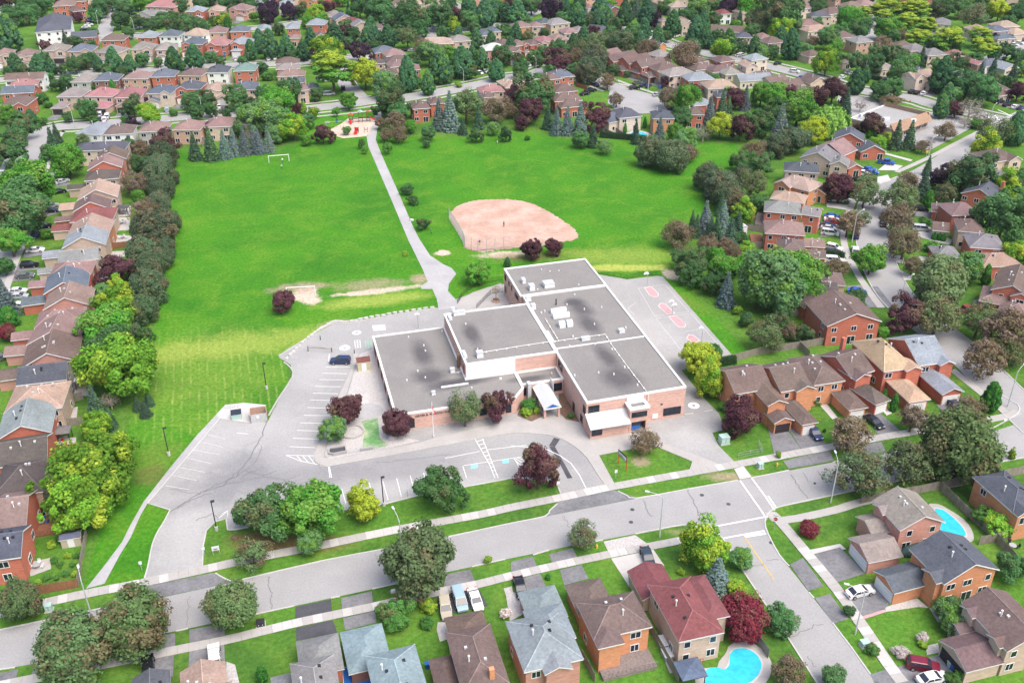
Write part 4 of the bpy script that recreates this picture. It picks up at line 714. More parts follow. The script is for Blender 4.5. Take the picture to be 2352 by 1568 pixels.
ROWS = [
 ('A', 'left', 'the topmost left row', [(1250, 140, 1530, 150, 'gy', 'gw', 'h D9 F'), (1330, 60, 1600, 70, 'rs', 'pw', 'h D12'), (1700, 110, 1865, 110, 'bl', 'rb', 'h F'), (1910, 105, 2065, 100, 'tn', 'pw', 'h F'), (2100, 85, 2262, 95, 'pk', 'pw', 'h F'), (480, 60, 680, 50, 'pk', 'rb', 'h D14'), (670, 110, 790, 95, 'bn', 'rb', 'h'), (640, 20, 800, 10, 'bn', 'rb', 'h')]),
 ('A', 'left', 'the second upper-left row, backs turned', [(650, 355, 890, 340, 'dg', 'rb', 'gw D9'), (920, 375, 1140, 370, 'bn', 'rb', 'h'), (1255, 345, 1425, 345, 'bl', 'rb', 'h'), (1452, 335, 1643, 335, 'sl', 'wh', 'h'), (1675, 318, 1862, 330, 'tn', 'wh', 'h'), (1895, 305, 2078, 300, 'pk', 'or', 'h'), (2105, 295, 2288, 290, 'sl', 'rb', 'h')]),
 ('A', 'left', 'the third upper-left row, garages forward', [(-70, 512, 95, 505, 'pk', 'tb', 'h F'), (135, 525, 350, 510, 'pk', 'tb', 'h F'), (385, 470, 605, 465, 'be', 'tb', 'h F'), (620, 475, 845, 470, 'sl', 'tb', 'h F'), (870, 480, 1090, 490, 'be', 'tb', 'h F'), (1195, 455, 1400, 450, 'be', 'tb', 'h F'), (1425, 460, 1625, 450, 'be', 'tb', 'h F'), (1660, 410, 1860, 410, 'sl', 'rb', 'h F'), (1890, 415, 2085, 415, 'rs', 'rb', 'h F'), (2115, 405, 2300, 405, 'bl', 'rb', 'h F')]),
 ('A', 'left', 'the fourth upper-left row, backs turned', [(30, 740, 400, 725, 'bn', 'wh', 'gw D8'), (75, 800, 345, 780, 'rs', 'rb', 'h D8'), (0, 865, 310, 850, 'sl', 'rb', 'gw D8'), (640, 755, 820, 755, 'be', 'gw', 'h'), (850, 745, 1080, 740, 'sl', 'bb', 'h'), (1120, 725, 1350, 725, 'pk', 'or', 'h'), (1380, 710, 1600, 705, 'sl', 'rb', 'h'), (1635, 695, 1850, 700, 'bn', 'or', 'h'), (1890, 670, 2095, 665, 'dg', 'wh', 'h'), (2140, 655, 2345, 650, 'gn', 'rb', 'h')]),
 ('A', 'left', 'the fifth upper-left row, garages forward', [(0, 970, 250, 965, 'bn', 'rb', 'h D11 XN'), (515, 890, 745, 890, 'be', 'tb', 'h NGL nox'), (770, 885, 1030, 890, 'rs', 'tb', 'h NG'), (1050, 900, 1300, 890, 'rs', 'tb', 'h F D12'), (1340, 860, 1575, 860, 'sl', 'cr', 'h F'), (1610, 820, 1840, 820, 'dg', 'rb', 'h F'), (1880, 840, 2105, 830, 'tn', 'cr', 'h F'), (2145, 830, 2370, 820, 'sl', 'tb', 'h F')]),
 ('A', 'left', 'the row backing onto the goal-end spruces', [(690, 1225, 920, 1240, 'bl', 'wh', 'hd D12'), (945, 1240, 1220, 1225, 'bn', 'wh', 'h'), (1260, 1215, 1530, 1205, 'pk', 'gw', 'h'), (1575, 1195, 1835, 1195, 'pk', 'or', 'h'), (1875, 1170, 2130, 1160, 'pk', 'tb', 'h'), (2170, 1150, 2400, 1130, 'pk', 'tb', 'h')]),
 ('H', 'far end', 'the row left of the field', [(670, -178, 1150, -198, 'dg', 'cr', 'hw D8 P.42'), (870, -90, 1160, -110, 'bn', 'pw', 'gd D8'), (800, 0, 1120, -30, 'pk', 'rb', 'gd D8'), (770, 95, 1092, 68, 'db', 'tb', 'hw D8 LG'), (705, 275, 1080, 240, 'tn', 'tb', 'gd LG'), (665, 380, 1012, 345, 'bn', 'rb', 'gd D7 LG'), (635, 475, 1035, 447, 'rd', 'tb', 'hw D9 LG'), (610, 600, 1005, 570, 'tn', 'ob', 'gd D9'), (565, 715, 972, 677, 'bl', 'tb', 'gd LG'), (530, 850, 905, 808, 'gy', 'cr', 'gw D7 LG'), (445, 980, 835, 947, 'pk', 'rb', 'hw D8 LG'), (395, 1135, 805, 1082, 'sl', 'rb', 'gd LG'), (390, 1280, 832, 1232, 'pk', 'pw', 'gd D9'), (310, 1450, 760, 1397, 'pk', 'rb', 'hw D8 LG'), (240, 1600, 722, 1560, 'pk', 'pw', 'gd D9 LG'),
   (190, 1815, 715, 1743, 'bn', 'pw', 'gd D11 LG'), (145, 1973, 610, 1918, 'dg', 'gw', 'gw D8'), (30, 2233, 570, 2173, 'tn', 'tb', 'hw D10'), (-40, 2478, 472, 2398, 'bl', 'rb', 'gd D10'), (-60, 2733, 435, 2653, 'db', 'rb', 'gw D9'), (-80, 3010, 400, 2943, 'db', 'tb', 'hw D10'), (-80, 3305, 240, 3261, 'pk', 'rb', 'gw D10'), (-180, 3600, 192, 3546, 'dg', 'rb', 'gw D8')]),
 ('B', 'left', 'the houses above the playground', [(20, 280, 145, 272, 'bl', 'rb', 'h'), (200, 50, 345, 45, 'bl', 'gw', 'h'), (275, 265, 400, 260, 'bl', 'rb', 'h'), (300, 355, 405, 352, 'pk', 'pw', 'h D7 Z4'), (380, 10, 535, 12, 'bn', 'ob', 'gd'), (455, 230, 630, 230, 'bl', 'rb', 'h'), (550, 335, 640, 330, 'bn', 'wh', 'gd D7 Z3.5'), (175, 590, 400, 580, 'bn', 'tb', 'h D8'), (180, 640, 405, 630, 'be', 'rb', 'h D7'), (190, 705, 450, 695, 'pk', 'tb', 'h D8'), (290, 765, 440, 760, 'sl', 'tb', 'h D7'), (370, 835, 490, 825, 'pk', 'tb', 'h D8'), (480, 815, 590, 805, 'sl', 'tb', 'h D7 Z3'), (-60, 20, 60, 30, 'bl', 'wh', 'h')]),
 ('B', 'left', 'the streets above the park path', [(635, 160, 820, 150, 'be', 'tb', 'h'), (730, 190, 900, 175, 'sl', 'tb', 'gd D9'), (795, 218, 970, 210, 'rd', 'tb', 'h D9'), (890, 250, 1050, 238, 'gy', 'tb', 'gd D9'), (1080, 270, 1190, 262, 'bn', 'tb', 'h'), (1090, 490, 1290, 475, 'sl', 'rb', 'h D9'), (1195, 520, 1390, 500, 'pk', 'tb', 'h D9'), (1080, 590, 1200, 580, 'db', 'tb', 'h D7'), (1205, 575, 1430, 560, 'bn', 'tb', 'h D8'), (1235, 620, 1470, 595, 'pk', 'tb', 'h D8'), (1140, 690, 1310, 680, 'bn', 'rb', 'h D8'), (1420, 645, 1515, 640, 'pk', 'rb', 'h D9'), (1270, 50, 1400, 42, 'pk', 'tb', 'h'), (1360, 45, 1530, 38, 'tn', 'tb', 'h'), (1560, 85, 1750, 78, 'tn', 'tb', 'h'), (1800, 32, 1890, 24, 'dg', 'gw', 'gd'), (1440, 1005, 1605, 992, 'bn', 'rb', 'h D9'), (1600, 960, 1740, 948, 'bn', 'rb', 'h D8'), (1485, 410, 1820, 402, 'tn', 'rb', 'hw D9'), (1790, 388, 1980, 375, 'be', 'tb', 'h D9'), (2075, 330, 2190, 318, 'sl', 'tb', 'h'), (2180, 295, 2260, 288, 'sl', 'tb', 'h'), (2090, 468, 2310, 455, 'wt', 'pw', 'h D9'), (2240, 430, 2400, 405, 'bn', 'tb', 'h D9'), (2060, 855, 2290, 838, 'rs', 'tb', 'h D8'), (2090, 900, 2200, 890, 'bn', 'tb', 'h D7'), (2270, 790, 2400, 775, 'tn', 'tb', 'h D8')]),
 ('C', 'left', 'the houses left of the court', [(25, 258, 190, 245, 'pk', 'ob', 'h D9'), (180, 250, 300, 242, 'pk', 'tb', 'h D8'), (240, 222, 395, 212, 'dg', 'or', 'h D8'), (355, 232, 540, 210, 'gy', 'tb', 'h D9'), (35, 428, 160, 408, 'pk', 'rb', 'h D9 F'), (165, 418, 270, 408, 'bn', 'rb', 'h D9 F'), (265, 392, 400, 378, 'rs', 'tb', 'h D9 F'), (380, 370, 520, 358, 'pk', 'tb', 'h D9'), (480, 312, 625, 300, 'pk', 'tb', 'h D9'), (590, 290, 700, 280, 'be', 'tb', 'h D8'), (680, 275, 895, 300, 'dg', 'wh', 'gw D8 Z4'), (365, 718, 580, 700, 'sl', 'rb', 'h D9'), (320, 735, 460, 722, 'bn', 'rb', 'h D9'), (395, 852, 610, 835, 'bn', 'rb', 'h D9'), (390, 935, 650, 920, 'bn', 'rb', 'h D9'), (450, 995, 700, 970, 'bn', 'rb', 'h D8 Z4'), (-60, 810, 80, 800, 'tn', 'ob', 'h D8'), (40, 755, 200, 742, 'bn', 'tb', 'h D8'), (-40, 480, 90, 470, 'bn', 'tb', 'h D9 F')]),
 ('C', 'left', 'the diagonal row right of the court', [(830, 540, 1030, 498, 'pk', 'rb', 'gw D9'), (930, 570, 1180, 522, 'bn', 'rb', 'gw D9 NGL'), (1075, 590, 1300, 548, 'bn', 'rb', 'gw D9 NGL'), (1190, 622, 1430, 590, 'bn', 'rb', 'gw D9 NGL'), (1340, 655, 1570, 628, 'bn', 'ob', 'h D9 NGL'), (1445, 705, 1695, 672, 'be', 'cr', 'h D9'), (1620, 745, 1870, 728, 'bl', 'rb', 'h D9'), (1800, 820, 2080, 805, 'tn', 'cr', 'h D10'), (1880, 895, 2020, 892, 'dg', 'rb', 'h D8'), (1670, 975, 1860, 960, 'bl', 'rb', 'h D8'), (1600, 1055, 1770, 1055, 'bn', 'rb', 'h D8'), (985, 1088, 1200, 1065, 'dg', 'cr', 'h D10'), (1295, 1090, 1498, 1088, 'dg', 'ob', 'h D9'), (890, 1130, 1000, 1110, 'sl', 'cr', 'gw D9 Z4')]),
 ('C', 'left', 'the top edge, right of centre', [(695, 85, 790, 75, 'pk', 'wh', 'h'), (890, 95, 1000, 85, 'dg', 'bb', 'gd'), (1340, 40, 1500, 30, 'tn', 'tb', 'h'), (1460, 68, 1630, 60, 'tn', 'cr', 'h'), (1375, 195, 1450, 185, 'pk', 'tb', 'h'), (1560, 240, 1690, 230, 'tn', 'tb', 'gd D9'), (1910, 132, 2025, 128, 'rd', 'wh', 'h D9'), (1820, 285, 2130, 300, 'bn', 'tb', 'gw D9 Z3.4'), (2070, 345, 2210, 345, 'dg', 'cr', 'h D8'), (2290, 355, 2400, 345, 'pk', 'tb', 'h D8'), (2120, 125, 2200, 115, 'tn', 'tb', 'h'), (1540, 200, 1640, 190, 'pk', 'tb', 'h D8')]),
 ('C', 'left', 'the low row right of the diagonal row', [(1340, 430, 1430, 415, 'dg', 'ob', 'gd D9 Z4'), (1360, 530, 1480, 500, 'be', 'tb', 'h D9'), (1690, 650, 1910, 622, 'bn', 'tb', 'h D8 Z3'), (1840, 668, 2110, 645, 'bn', 'tb', 'h D8 Z3'), (1960, 690, 2130, 675, 'be', 'tb', 'h D8 Z3'), (1915, 575, 2060, 555, 'bn', 'rb', 'h D8'), (2150, 620, 2270, 610, 'tn', 'cr', 'gd D8'), (2095, 750, 2400, 730, 'bl', 'cr', 'gw D8 Z3.4'), (1640, 590, 1810, 560, 'bn', 'rb', 'h D8 Z3'), (2200, 560, 2360, 540, 'bl', 'cr', 'h D8')]),
 ('E', 'left', 'the locust-lined streets, top right', [(0, 405, 165, 388, 'bn', 'tb', 'h D9'), (310, 240, 500, 228, 'pk', 'pw', 'h D9'), (400, 158, 590, 152, 'dg', 'tb', 'h D8'), (370, 295, 580, 268, 'ow', 'cr', 'h D8'), (310, 85, 460, 68, 'pk', 'cr', 'h'), (560, 138, 720, 112, 'bn', 'tb', 'h'), (720, 75, 900, 65, 'pk', 'tb', 'h'), (850, 55, 1010, 42, 'pk', 'tb', 'h'), (650, 355, 820, 338, 'bn', 'tb', 'h D9'), (815, 398, 980, 382, 'gy', 'or', 'h D9'), (1160, 435, 1340, 440, 'bn', 'tb', 'h D9'), (1310, 475, 1490, 458, 'gy', 'tb', 'h D9'), (1470, 515, 1660, 502, 'gy', 'tb', 'h D9'), (1680, 530, 1850, 510, 'rs', 'tb', 'h D9 Z4'), (1500, 215, 1680, 228, 'gy', 'cr', 'h'), (1910, 290, 2050, 280, 'tn', 'tb', 'h'), (2060, 295, 2230, 282, 'sl', 'tb', 'h D9'), (2120, 255, 2320, 243, 'tn', 'tb', 'h D9'), (2110, 365, 2290, 352, 'sl', 'tb', 'h D8 Z3'), (2260, 320, 2400, 305, 'tn', 'tb', 'h D8 Z4')]),
 ('E', 'left', 'the houses across from the shop plaza', [(380, 525, 510, 505, 'bn', 'tb', 'h D8 Z3.2'), (690, 575, 800, 562, 'bn', 'tb', 'h D8 Z3.2'), (1040, 645, 1190, 625, 'be', 'tb', 'h D8 Z3.4'), (1350, 728, 1550, 690, 'tn', 'cr', 'gw D8 F'), (1380, 685, 1490, 658, 'dg', 'tb', 'h D8'), (1930, 600, 2010, 590, 'rs', 'pw', 'gd D8'), (2000, 612, 2190, 590, 'sl', 'wh', 'h D8'), (2180, 645, 2310, 625, 'bl', 'cr', 'gd D8'), (2100, 835, 2240, 822, 'bn', 'tb', 'h D9 Z3.4'), (2120, 885, 2260, 865, 'bn', 'tb', 'h D8 Z3'), (1700, 720, 1900, 710, 'bl', 'cr', 'h D8')]),
 ('E', 'left', 'the low row left of the shop plaza', [(30, 770, 200, 740, 'bn', 'tb', 'gw D8 Z3'), (130, 810, 340, 780, 'bn', 'tb', 'gw D8 Z3'), (250, 860, 430, 840, 'bn', 'tb', 'h D8 Z3'), (390, 775, 560, 750, 'bn', 'tb', 'gd D8 Z3.4'), (-60, 720, 60, 700, 'bn', 'tb', 'gw D8 Z3')]),
 ('E', 'left', 'the group below the shop plaza', [(605, 1275, 885, 1300, 'dg', 'rb', 'gd D8'), (410, 1358, 695, 1432, 'pk', 'rb', 'gd D9'), (850, 1398, 1090, 1392, 'dg', 'rb', 'gd D7 Z3'), (290, 1445, 600, 1500, 'gy', 'tb', 'gd D9'), (560, 1510, 740, 1530, 'gy', 'tb', 'gd D7'), (150, 1568, 475, 1590, 'dg', 'tb', 'h D8'), (740, 1550, 880, 1540, 'pk', 'rb', 'gd D6 Z3')]),
 ('F', 'far end', 'the row right of the field', [(65, 105, 378, 192, 'tn', 'ob', 'h D9 XNL'), (380, 195, 545, 225, 'bn', 'ob', 'gd D6 Z3'), (15, 255, 332, 302, 'tn', 'ob', 'h D7'), (-40, 372, 305, 402, 'gy', 'rb', 'h D8'), (300, 398, 478, 425, 'gy', 'rb', 'gw D6'), (-30, 572, 345, 597, 'pk', 'rb', 'h D9'), (330, 695, 525, 705, 'pk', 'rb', 'gw D5 Z2.9'), (100, 752, 356, 768, 'bn', 'rb', 'h D9'), (358, 802, 540, 808, 'bn', 'rb', 'gw D5 Z2.9'), (505, 1045, 722, 1055, 'bn', 'tb', 'h D7 Z3'), (430, 1122, 652, 1128, 'db', 'tb', 'gw D6 Z4'), (335, 1262, 560, 1215, 'db', 'rb', 'gd D7 Z3.4'), (545, 1428, 1050, 1383, 'bn', 'rb', 'gd D12 P.4')]),
 ('F', 'far end', 'the group right of the curving street', [(1770, 205, 2092, 278, 'dg', 'rb', 'gd D9 CH'), (1500, 372, 1690, 395, 'pk', 'rb', 'h D7 Z3'), (1690, 412, 1960, 402, 'pk', 'rb', 'h D9'), (1510, 545, 1668, 562, 'bn', 'tb', 'gw D6 Z3'), (1745, 552, 1992, 574, 'bn', 'tb', 'h D9'), (1855, 702, 2190, 724, 'gy', 'rb', 'h D9'), (1545, 795, 1790, 800, 'gy', 'rb', 'h D7 Z3'), (1975, 885, 2345, 872, 'ow', 'rb', 'h D8 Z4'), (2045, 1090, 2420, 1170, 'bn', 'rb', 'gd D14 XN'), (1935, 1190, 2290, 1262, 'pk', 'rb', 'h D9 Z3'), (2095, 1310, 2420, 1385, 'pk', 'rb', 'h D8 Z3'), (2110, 120, 2280, 60, 'gy', 'cr', 'gd D9'), (2065, -75, 2320, -112, 'bn', 'tb', 'h D10 XN')]),
 ('K', 'left', 'the street-facing row beside the school', [(640, 1268, 985, 1212, 'bn', 'ob', 'gw D10 w:4.4,8.9,-5.2,3,5.1,gd w:4.6,9.0,-8.0,-4,2.8,gd,n nod'), (1060, 1248, 1345, 1197, 'bn', 'ob', 'gw D10.5 w:3.0,7.6,-.9,3.5,5.38,gd w:.2,3.9,-8.2,.5,2.8,hd,n nod'), (1362, 1188, 1655, 1142, 'bn', 'ob', 'h D11 w:4.5,8.8,-6.5,.5,2.8,hd,n nod'), (1705, 1118, 1925, 1048, 'bn', 'rb', 'gw D10 w:.2,4.4,-1.2,4,5.38,gd w:.4,4.6,-7.0,.5,2.8,hw,n nod CH'), (2005, 1062, 2292, 1022, 'go', 'rb', 'hw D13 w:4.6,8.5,-1.0,3,5.38,gd w:1.2,6.2,-8.0,.5,2.8,hd,n nod'), (2325, 1008, 2605, 968, 'bl', 'rb', 'gw D12 w:4.4,8.2,-1.0,4,5.38,gd w:1.0,6.2,-7.5,.5,2.8,gd,n nod')]),
 ('M', 'left', 'the bottom row facing the street', [(-1142, 1530, -787, 1445, 'dg', 'rb', 'gd D6.5 Z2.8 FAR w:.2,8,-10,.3,5.3,h'), (-702, 1470, -282, 1365, 'tn', 'tb', 'gd D6.5 Z2.8 FAR w:-1.5,7,-10,.3,5.3,h'), (310, 1390, 720, 1300, 'gy', 'rb', 'h D10 FAR w:1.1,7.2,9.4,16.4,2.8,h,f w:-2.9,.5,2,10.8,2.8,h'), (1000, 1320, 1460, 1210, 'pb', 'bb', 'h D11 FAR w:-2.5,3.7,10.8,19,2.8,h,f'), (1740, 1105, 2150, 1020, 'bn', 'ob', 'h D11.2 FAR w:.8,6.7,10.6,16.6,2.8,h,f w:-3.0,.6,2,9.3,2.9,h CN'), (2462, 1470, 3012, 1345, 'bl', 'pw', 'h D9.6 w:2.6,6.7,-1.2,4,5.38,gd w:3.0,8.95,4,11,5.37,h w:4.0,10.0,10.6,17.4,2.8,h,f'), (3102, 1171, 3645, 1048, 'bn', 'ob', 'h D7.4 P.55 w:.02,4.05,-1.75,3,5.38,hd w:.4,6.3,7.0,14.0,2.8,h,f'), (3882, 1192, 4307, 1100, 'rd', 'tb', 'h D11.7 w:5.3,9.3,2.7,11.6,5.37,h w:-.8,5.2,11.3,17.9,2.8,gd,f')]),
 ('O', 'far end', 'the row facing the side street', [(1215, 168, 1632, 88, 'be', 'pw', 'gd D8.0 w:-7.1,-.8,-3.0,3.2,2.8,gw,l w:-3.0,.6,2.6,7.6,2.9,gw w:-.5,3.2,4.2,7.2,5.38,gw'), (1620, 662, 2132, 526, 'dg', 'ob', 'gd D8.2 w:-6.2,.5,2.8,8.1,2.8,gw,l w:-1.0,3.6,.5,4.0,5.38,gw'), (2200, 1278, 2640, 1170, 'bn', 'tb', 'gd D9.8 w:-5.8,.5,.2,6.4,2.8,gw,l w:-2.2,.6,6.3,9.2,2.9,gw w:-.6,3.4,.8,3.6,5.38,gw w:-.6,3.4,6.6,9.4,5.38,gw')]),
 ('V', 'left', 'the very top edge', [(-10, -4, 25, -7, 'sl', 'cr', 'h D10'), (62, -6, 108, -7, 'be', 'tb', 'h D10'), (135, -10, 179, -7, 'pk', 'tb', 'h D10'), (193, -1, 236, -7, 'bn', 'cr', 'h D10'), (359, -10, 401, -7, 'gy', 'tb', 'h D10'), (426, -1, 462, -7, 'gy', 'tb', 'h D10'), (477, -9, 521, -7, 'bn', 'cr', 'h D10'), (536, -6, 578, -7, 'be', 'rb', 'h D10'), (610, -2, 649, -7, 'pk', 'rb', 'h D10'), (666, -2, 712, -7, 'pk', 'tb', 'h D10'), (740, -7, 780, -7, 'gy', 'rb', 'h D10'), (819, -7, 858, -7, 'bn', 'tb', 'h D10'), (880, -7, 926, -7, 'bn', 'tb', 'h D10'), (941, -1, 984, -7, 'bn', 'cr', 'h D10'), (996, -5, 1037, -7, 'gy', 'tb', 'h D10'), (1078, -4, 1114, -7, 'gy', 'pw', 'h D10'), (1135, -7, 1176, -7, 'pk', 'rb', 'h D10'), (1267, -4, 1305, -7, 'tn', 'cr', 'h D10'), (1345, -3, 1381, -7, 'bn', 'pw', 'h D10'), (1406, -8, 1445, -7, 'tn', 'rb', 'h D10'), (1473, -6, 1512, -7, 'bn', 'tb', 'h D10'), (1549, -8, 1583, -7, 'sl', 'tb', 'h D10'), (1607, -10, 1643, -7, 'gy', 'rb', 'h D10'), (1684, -6, 1727, -7, 'sl', 'rb', 'h D10'), (1768, -3, 1808, -7, 'bn', 'rb', 'h D10'), (1847, -9, 1886, -7, 'gy', 'tb', 'h D10'), (1920, -1, 1960, -7, 'bn', 'pw', 'h D10'), (1974, -9, 2016, -7, 'bn', 'cr', 'h D10'), (2047, -10, 2093, -7, 'gy', 'rb', 'h D10'), (2130, -8, 2171, -7, 'pk', 'rb', 'h D10'), (2185, -10, 2221, -7, 'bn', 'cr', 'h D10'), (2256, -9, 2291, -7, 'sl', 'rb', 'h D10'), (2310, -7, 2356, -7, 'tn', 'tb', 'h D10'), (20, -28, 56, -28, 'bn', 'tb', 'h D10'), (88, -24, 133, -28, 'bn', 'cr', 'h D10'), (158, -24, 193, -28, 'be', 'rb', 'h D10'), (211, -28, 253, -28, 'bn', 'rb', 'h D10'), (352, -26, 390, -28, 'bn', 'tb', 'h D10'), (403, -26, 444, -28, 'gy', 'tb', 'h D10'), (464, -26, 506, -28, 'tn', 'tb', 'h D10'), (536, -29, 574, -28, 'pk', 'pw', 'h D10'), (605, -23, 644, -28, 'pk', 'cr', 'h D10'), (670, -25, 715, -28, 'bn', 'cr', 'h D10'), (742, -27, 781, -28, 'tn', 'tb', 'h D10'), (792, -29, 831, -28, 'pk', 'cr', 'h D10'), (856, -28, 893, -28, 'bn', 'rb', 'h D10'), (923, -31, 969, -28, 'bn', 'rb', 'h D10'), (994, -23, 1037, -28, 'bn', 'tb', 'h D10'), (1068, -25, 1113, -28, 'sl', 'rb', 'h D10'), (1138, -28, 1178, -28, 'pk', 'tb', 'h D10'), (1275, -28, 1313, -28, 'pk', 'rb', 'h D10'), (1326, -26, 1362, -28, 'pk', 'cr', 'h D10'), (1403, -30, 1449, -28, 'pk', 'rb', 'h D10'), (1481, -26, 1519, -28, 'tn', 'pw', 'h D10'), (1532, -26, 1566, -28, 'be', 'tb', 'h D10'), (1583, -29, 1624, -28, 'pk', 'rb', 'h D10'), (1664, -27, 1704, -28, 'sl', 'rb', 'h D10'), (1735, -31, 1776, -28, 'tn', 'tb', 'h D10'), (1798, -23, 1839, -28, 'gy', 'tb', 'h D10'), (1852, -28, 1892, -28, 'bn', 'cr', 'h D10'), (1910, -26, 1944, -28, 'pk', 'pw', 'h D10'), (1960, -31, 1999, -28, 'be', 'rb', 'h D10'), (2027, -27, 2072, -28, 'bn', 'pw', 'h D10'), (2088, -26, 2127, -28, 'tn', 'tb', 'h D10'), (2163, -22, 2207, -28, 'bn', 'tb', 'h D10'), (2219, -23, 2258, -28, 'tn', 'rb', 'h D10'), (2270, -25, 2314, -28, 'bn', 'cr', 'h D10'), (2346, -30, 2388, -28, 'be', 'pw', 'h D10')]),
 ('G', 'far end', 'the right edge below the street', [(2250, 1568, 2560, 1500, 'dg', 'ob', 'h D10 XNL')]),
]
for t, dr, phrase, lst in ROWS:
    hs = [(house(t, e, phrase), e) for e in lst]
    key = (lambda q: q[1][0] + q[1][2]) if dr == 'left' else (lambda q: q[1][1])
    hs.sort(key=key)
    same = {}
    for h_, e in hs: same.setdefault((e[4], e[5]), []).append(h_)
    for (rc, wc), ls in same.items():
        for i, h_ in enumerate(ls):
            base = f"{ROOFN[rc]}-roofed {WALLN[wc]} house"
            frm = 'left' if dr == 'left' else 'far end'
            if len(ls) == 1: lb = f"the one {base} in {phrase}"
            else: lb = f"{ordn(i + 1)} {base} from {frm} in {phrase}"
            tag(h_, lb, 'house', 'houses in ' + phrase)
# townhouse block and the shop plaza
def block(name, label, cat, t, a, b, D, z, roofc, wallc, typ):
    e = (*a, *b, roofc, wallc, f'{typ} D{D} Z{z}'); h_ = house(t, e, 'x'); h_.name = name; tag(h_, label, cat); return h_
block('townhouse_block', 'tall slate-roofed white townhouse block at the upper left', 'townhouses', 'A', (318, 300), (650, 275), 34, 8.2, 'dg', 'wh', 'hd')
q = px('E', [(745, 1100), (1130, 1195), (1480, 1075), (1070, 975)]); q = [P(*tv('E', *p), 4.5) for p in [(755, 1085), (1140, 1180), (1485, 1060), (1070, 962)]]
c = q[0]; SH = thing('shop_plaza', 'flat-roofed tan shop plaza with a brown mansard edge and parking, upper right', 'shops', (c.x, c.y, 0)); qq = [(p.x - c.x, p.y - c.y) for p in q]
MB().prism(qq, 0, 4.2).build('wall', 'brick', SH, color=(.40, .28, .22)); MB().add([(*p, 4.26) for p in ring_inner(qq, .3)], [(0, 1, 2, 3)]).build('roof', 'lot_asphalt', SH)
cp = MB(); ring(cp, qq, ring_inner(qq, .5), 4.0, 4.55); cp.build('parapet', 'white_trim', SH)
for i in (1, 2):
    a, b = Vector(qq[i]), Vector(qq[(i + 1) % 4]); dn = (b - a).normalized(); n = Vector((dn.y, -dn.x)); m_ = MB().add([(*(a + n * 1.6), 2.8), (*(b + n * 1.6), 2.8), (*(b - n * .9), 5.8), (*(a - n * .9), 5.8), (*(a - n * .9), 2.8), (*(b - n * .9), 2.8)], [(0, 1, 2, 3), (3, 2, 5, 4), (0, 3, 4), (1, 5, 2), (0, 4, 5, 1)]).build('mansard_roof', 'shingle', SH, color=(.30, .20, .14))
    L_ = (b - a).length
    for k in range(int(L_ / 4)):
        p = a + dn * (k + .5) * 4 + n * .03; wdw = obj('shop_window', win_meshes(3.0, 2.2, 3, 1)[2], SH, (p.x, p.y, 1.5)); wdw.rotation_euler = (0, 0, math.atan2(n.y, n.x) + math.pi / 2)
for x, y in ((870, 1065), (1330, 1110), (1090, 1100)): p = P(*tv('E', x, y), 4.6) - c; MB().box(p.x - 1, p.x + 1, p.y - .8, p.y + .8, 4.3, 5.3).build('rooftop_unit', 'white_metal', SH)
# ------------------------------------------------------------------ trees
def leaf_mesh(name, cen, nor, size, rnd, clump, material, aspect=1.0, up=None):
    N = len(cen); nor = nor / np.linalg.norm(nor, axis=1, keepdims=True)
    r = nrng.normal(size=(N, 3)) if up is None else up + nrng.normal(size=(N, 3)) * .25
    a = np.cross(nor, r); a /= np.linalg.norm(a, axis=1, keepdims=True) + 1e-9; b = np.cross(nor, a)
    s = size[:, None]; a = a * s; b = b * s * aspect
    v = np.empty((N, 4, 3)); v[:, 0] = cen - a * .9; v[:, 1] = cen - b; v[:, 2] = cen + a * .9; v[:, 3] = cen + b
    me = bpy.data.meshes.new(name); me.vertices.add(N * 4); me.vertices.foreach_set('co', v.reshape(-1).astype(np.float32))
    me.loops.add(N * 4); me.loops.foreach_set('vertex_index', np.arange(N * 4, dtype=np.int32)); me.polygons.add(N)
    me.polygons.foreach_set('loop_start', np.arange(0, N * 4, 4, dtype=np.int32)); me.polygons.foreach_set('loop_total', np.full(N, 4, dtype=np.int32))
    me.update(); at = me.color_attributes.new('leaf', 'FLOAT_COLOR', 'POINT')
    col = np.ones((N, 4, 4), dtype=np.float32); col[:, :, 0] = rnd[:, None]; col[:, :, 1] = clump[:, None]; at.data.foreach_set('color', col.reshape(-1))
    me.materials.append(MATS[material]); return me
def unit_dirs(n):
    d = nrng.normal(size=(n, 3)); return d / np.linalg.norm(d, axis=1, keepdims=True)
def clumped(name, centers, radii, per, leaf, material, flat=1.0, warm=None, upbias=.35):
    cs, ns, ss, rs, gs = [], [], [], [], []
    for i, (c, r) in enumerate(zip(centers, radii)):
        c = np.array(c); d = unit_dirs(per); out = c / (np.linalg.norm(c) + .15); keep = d @ out > -.35; d = d[keep]
        rr = r * nrng.uniform(.55, 1.05, len(d))[:, None]; p = c + d * rr * np.array([1, 1, flat])
        n = d * .7 + out * .35 + np.array([0, 0, upbias]) + nrng.normal(size=d.shape) * .45
        cs.append(p); ns.append(n); ss.append(leaf * nrng.uniform(.6, 1.35, len(d)))
        g = nrng.random() if warm is None else warm(c)
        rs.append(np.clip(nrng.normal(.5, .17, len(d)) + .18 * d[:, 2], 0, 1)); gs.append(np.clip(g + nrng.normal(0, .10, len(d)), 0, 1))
    return leaf_mesh(name, np.concatenate(cs), np.concatenate(ns), np.concatenate(ss), np.concatenate(rs), np.concatenate(gs), material)
def fib(n):
    k = np.arange(n) + .5; ph = np.arccos(1 - 2 * k / n); t = math.pi * (1 + 5 ** .5) * k
    return np.stack([np.cos(t) * np.sin(ph), np.sin(t) * np.sin(ph), np.cos(ph)], 1)
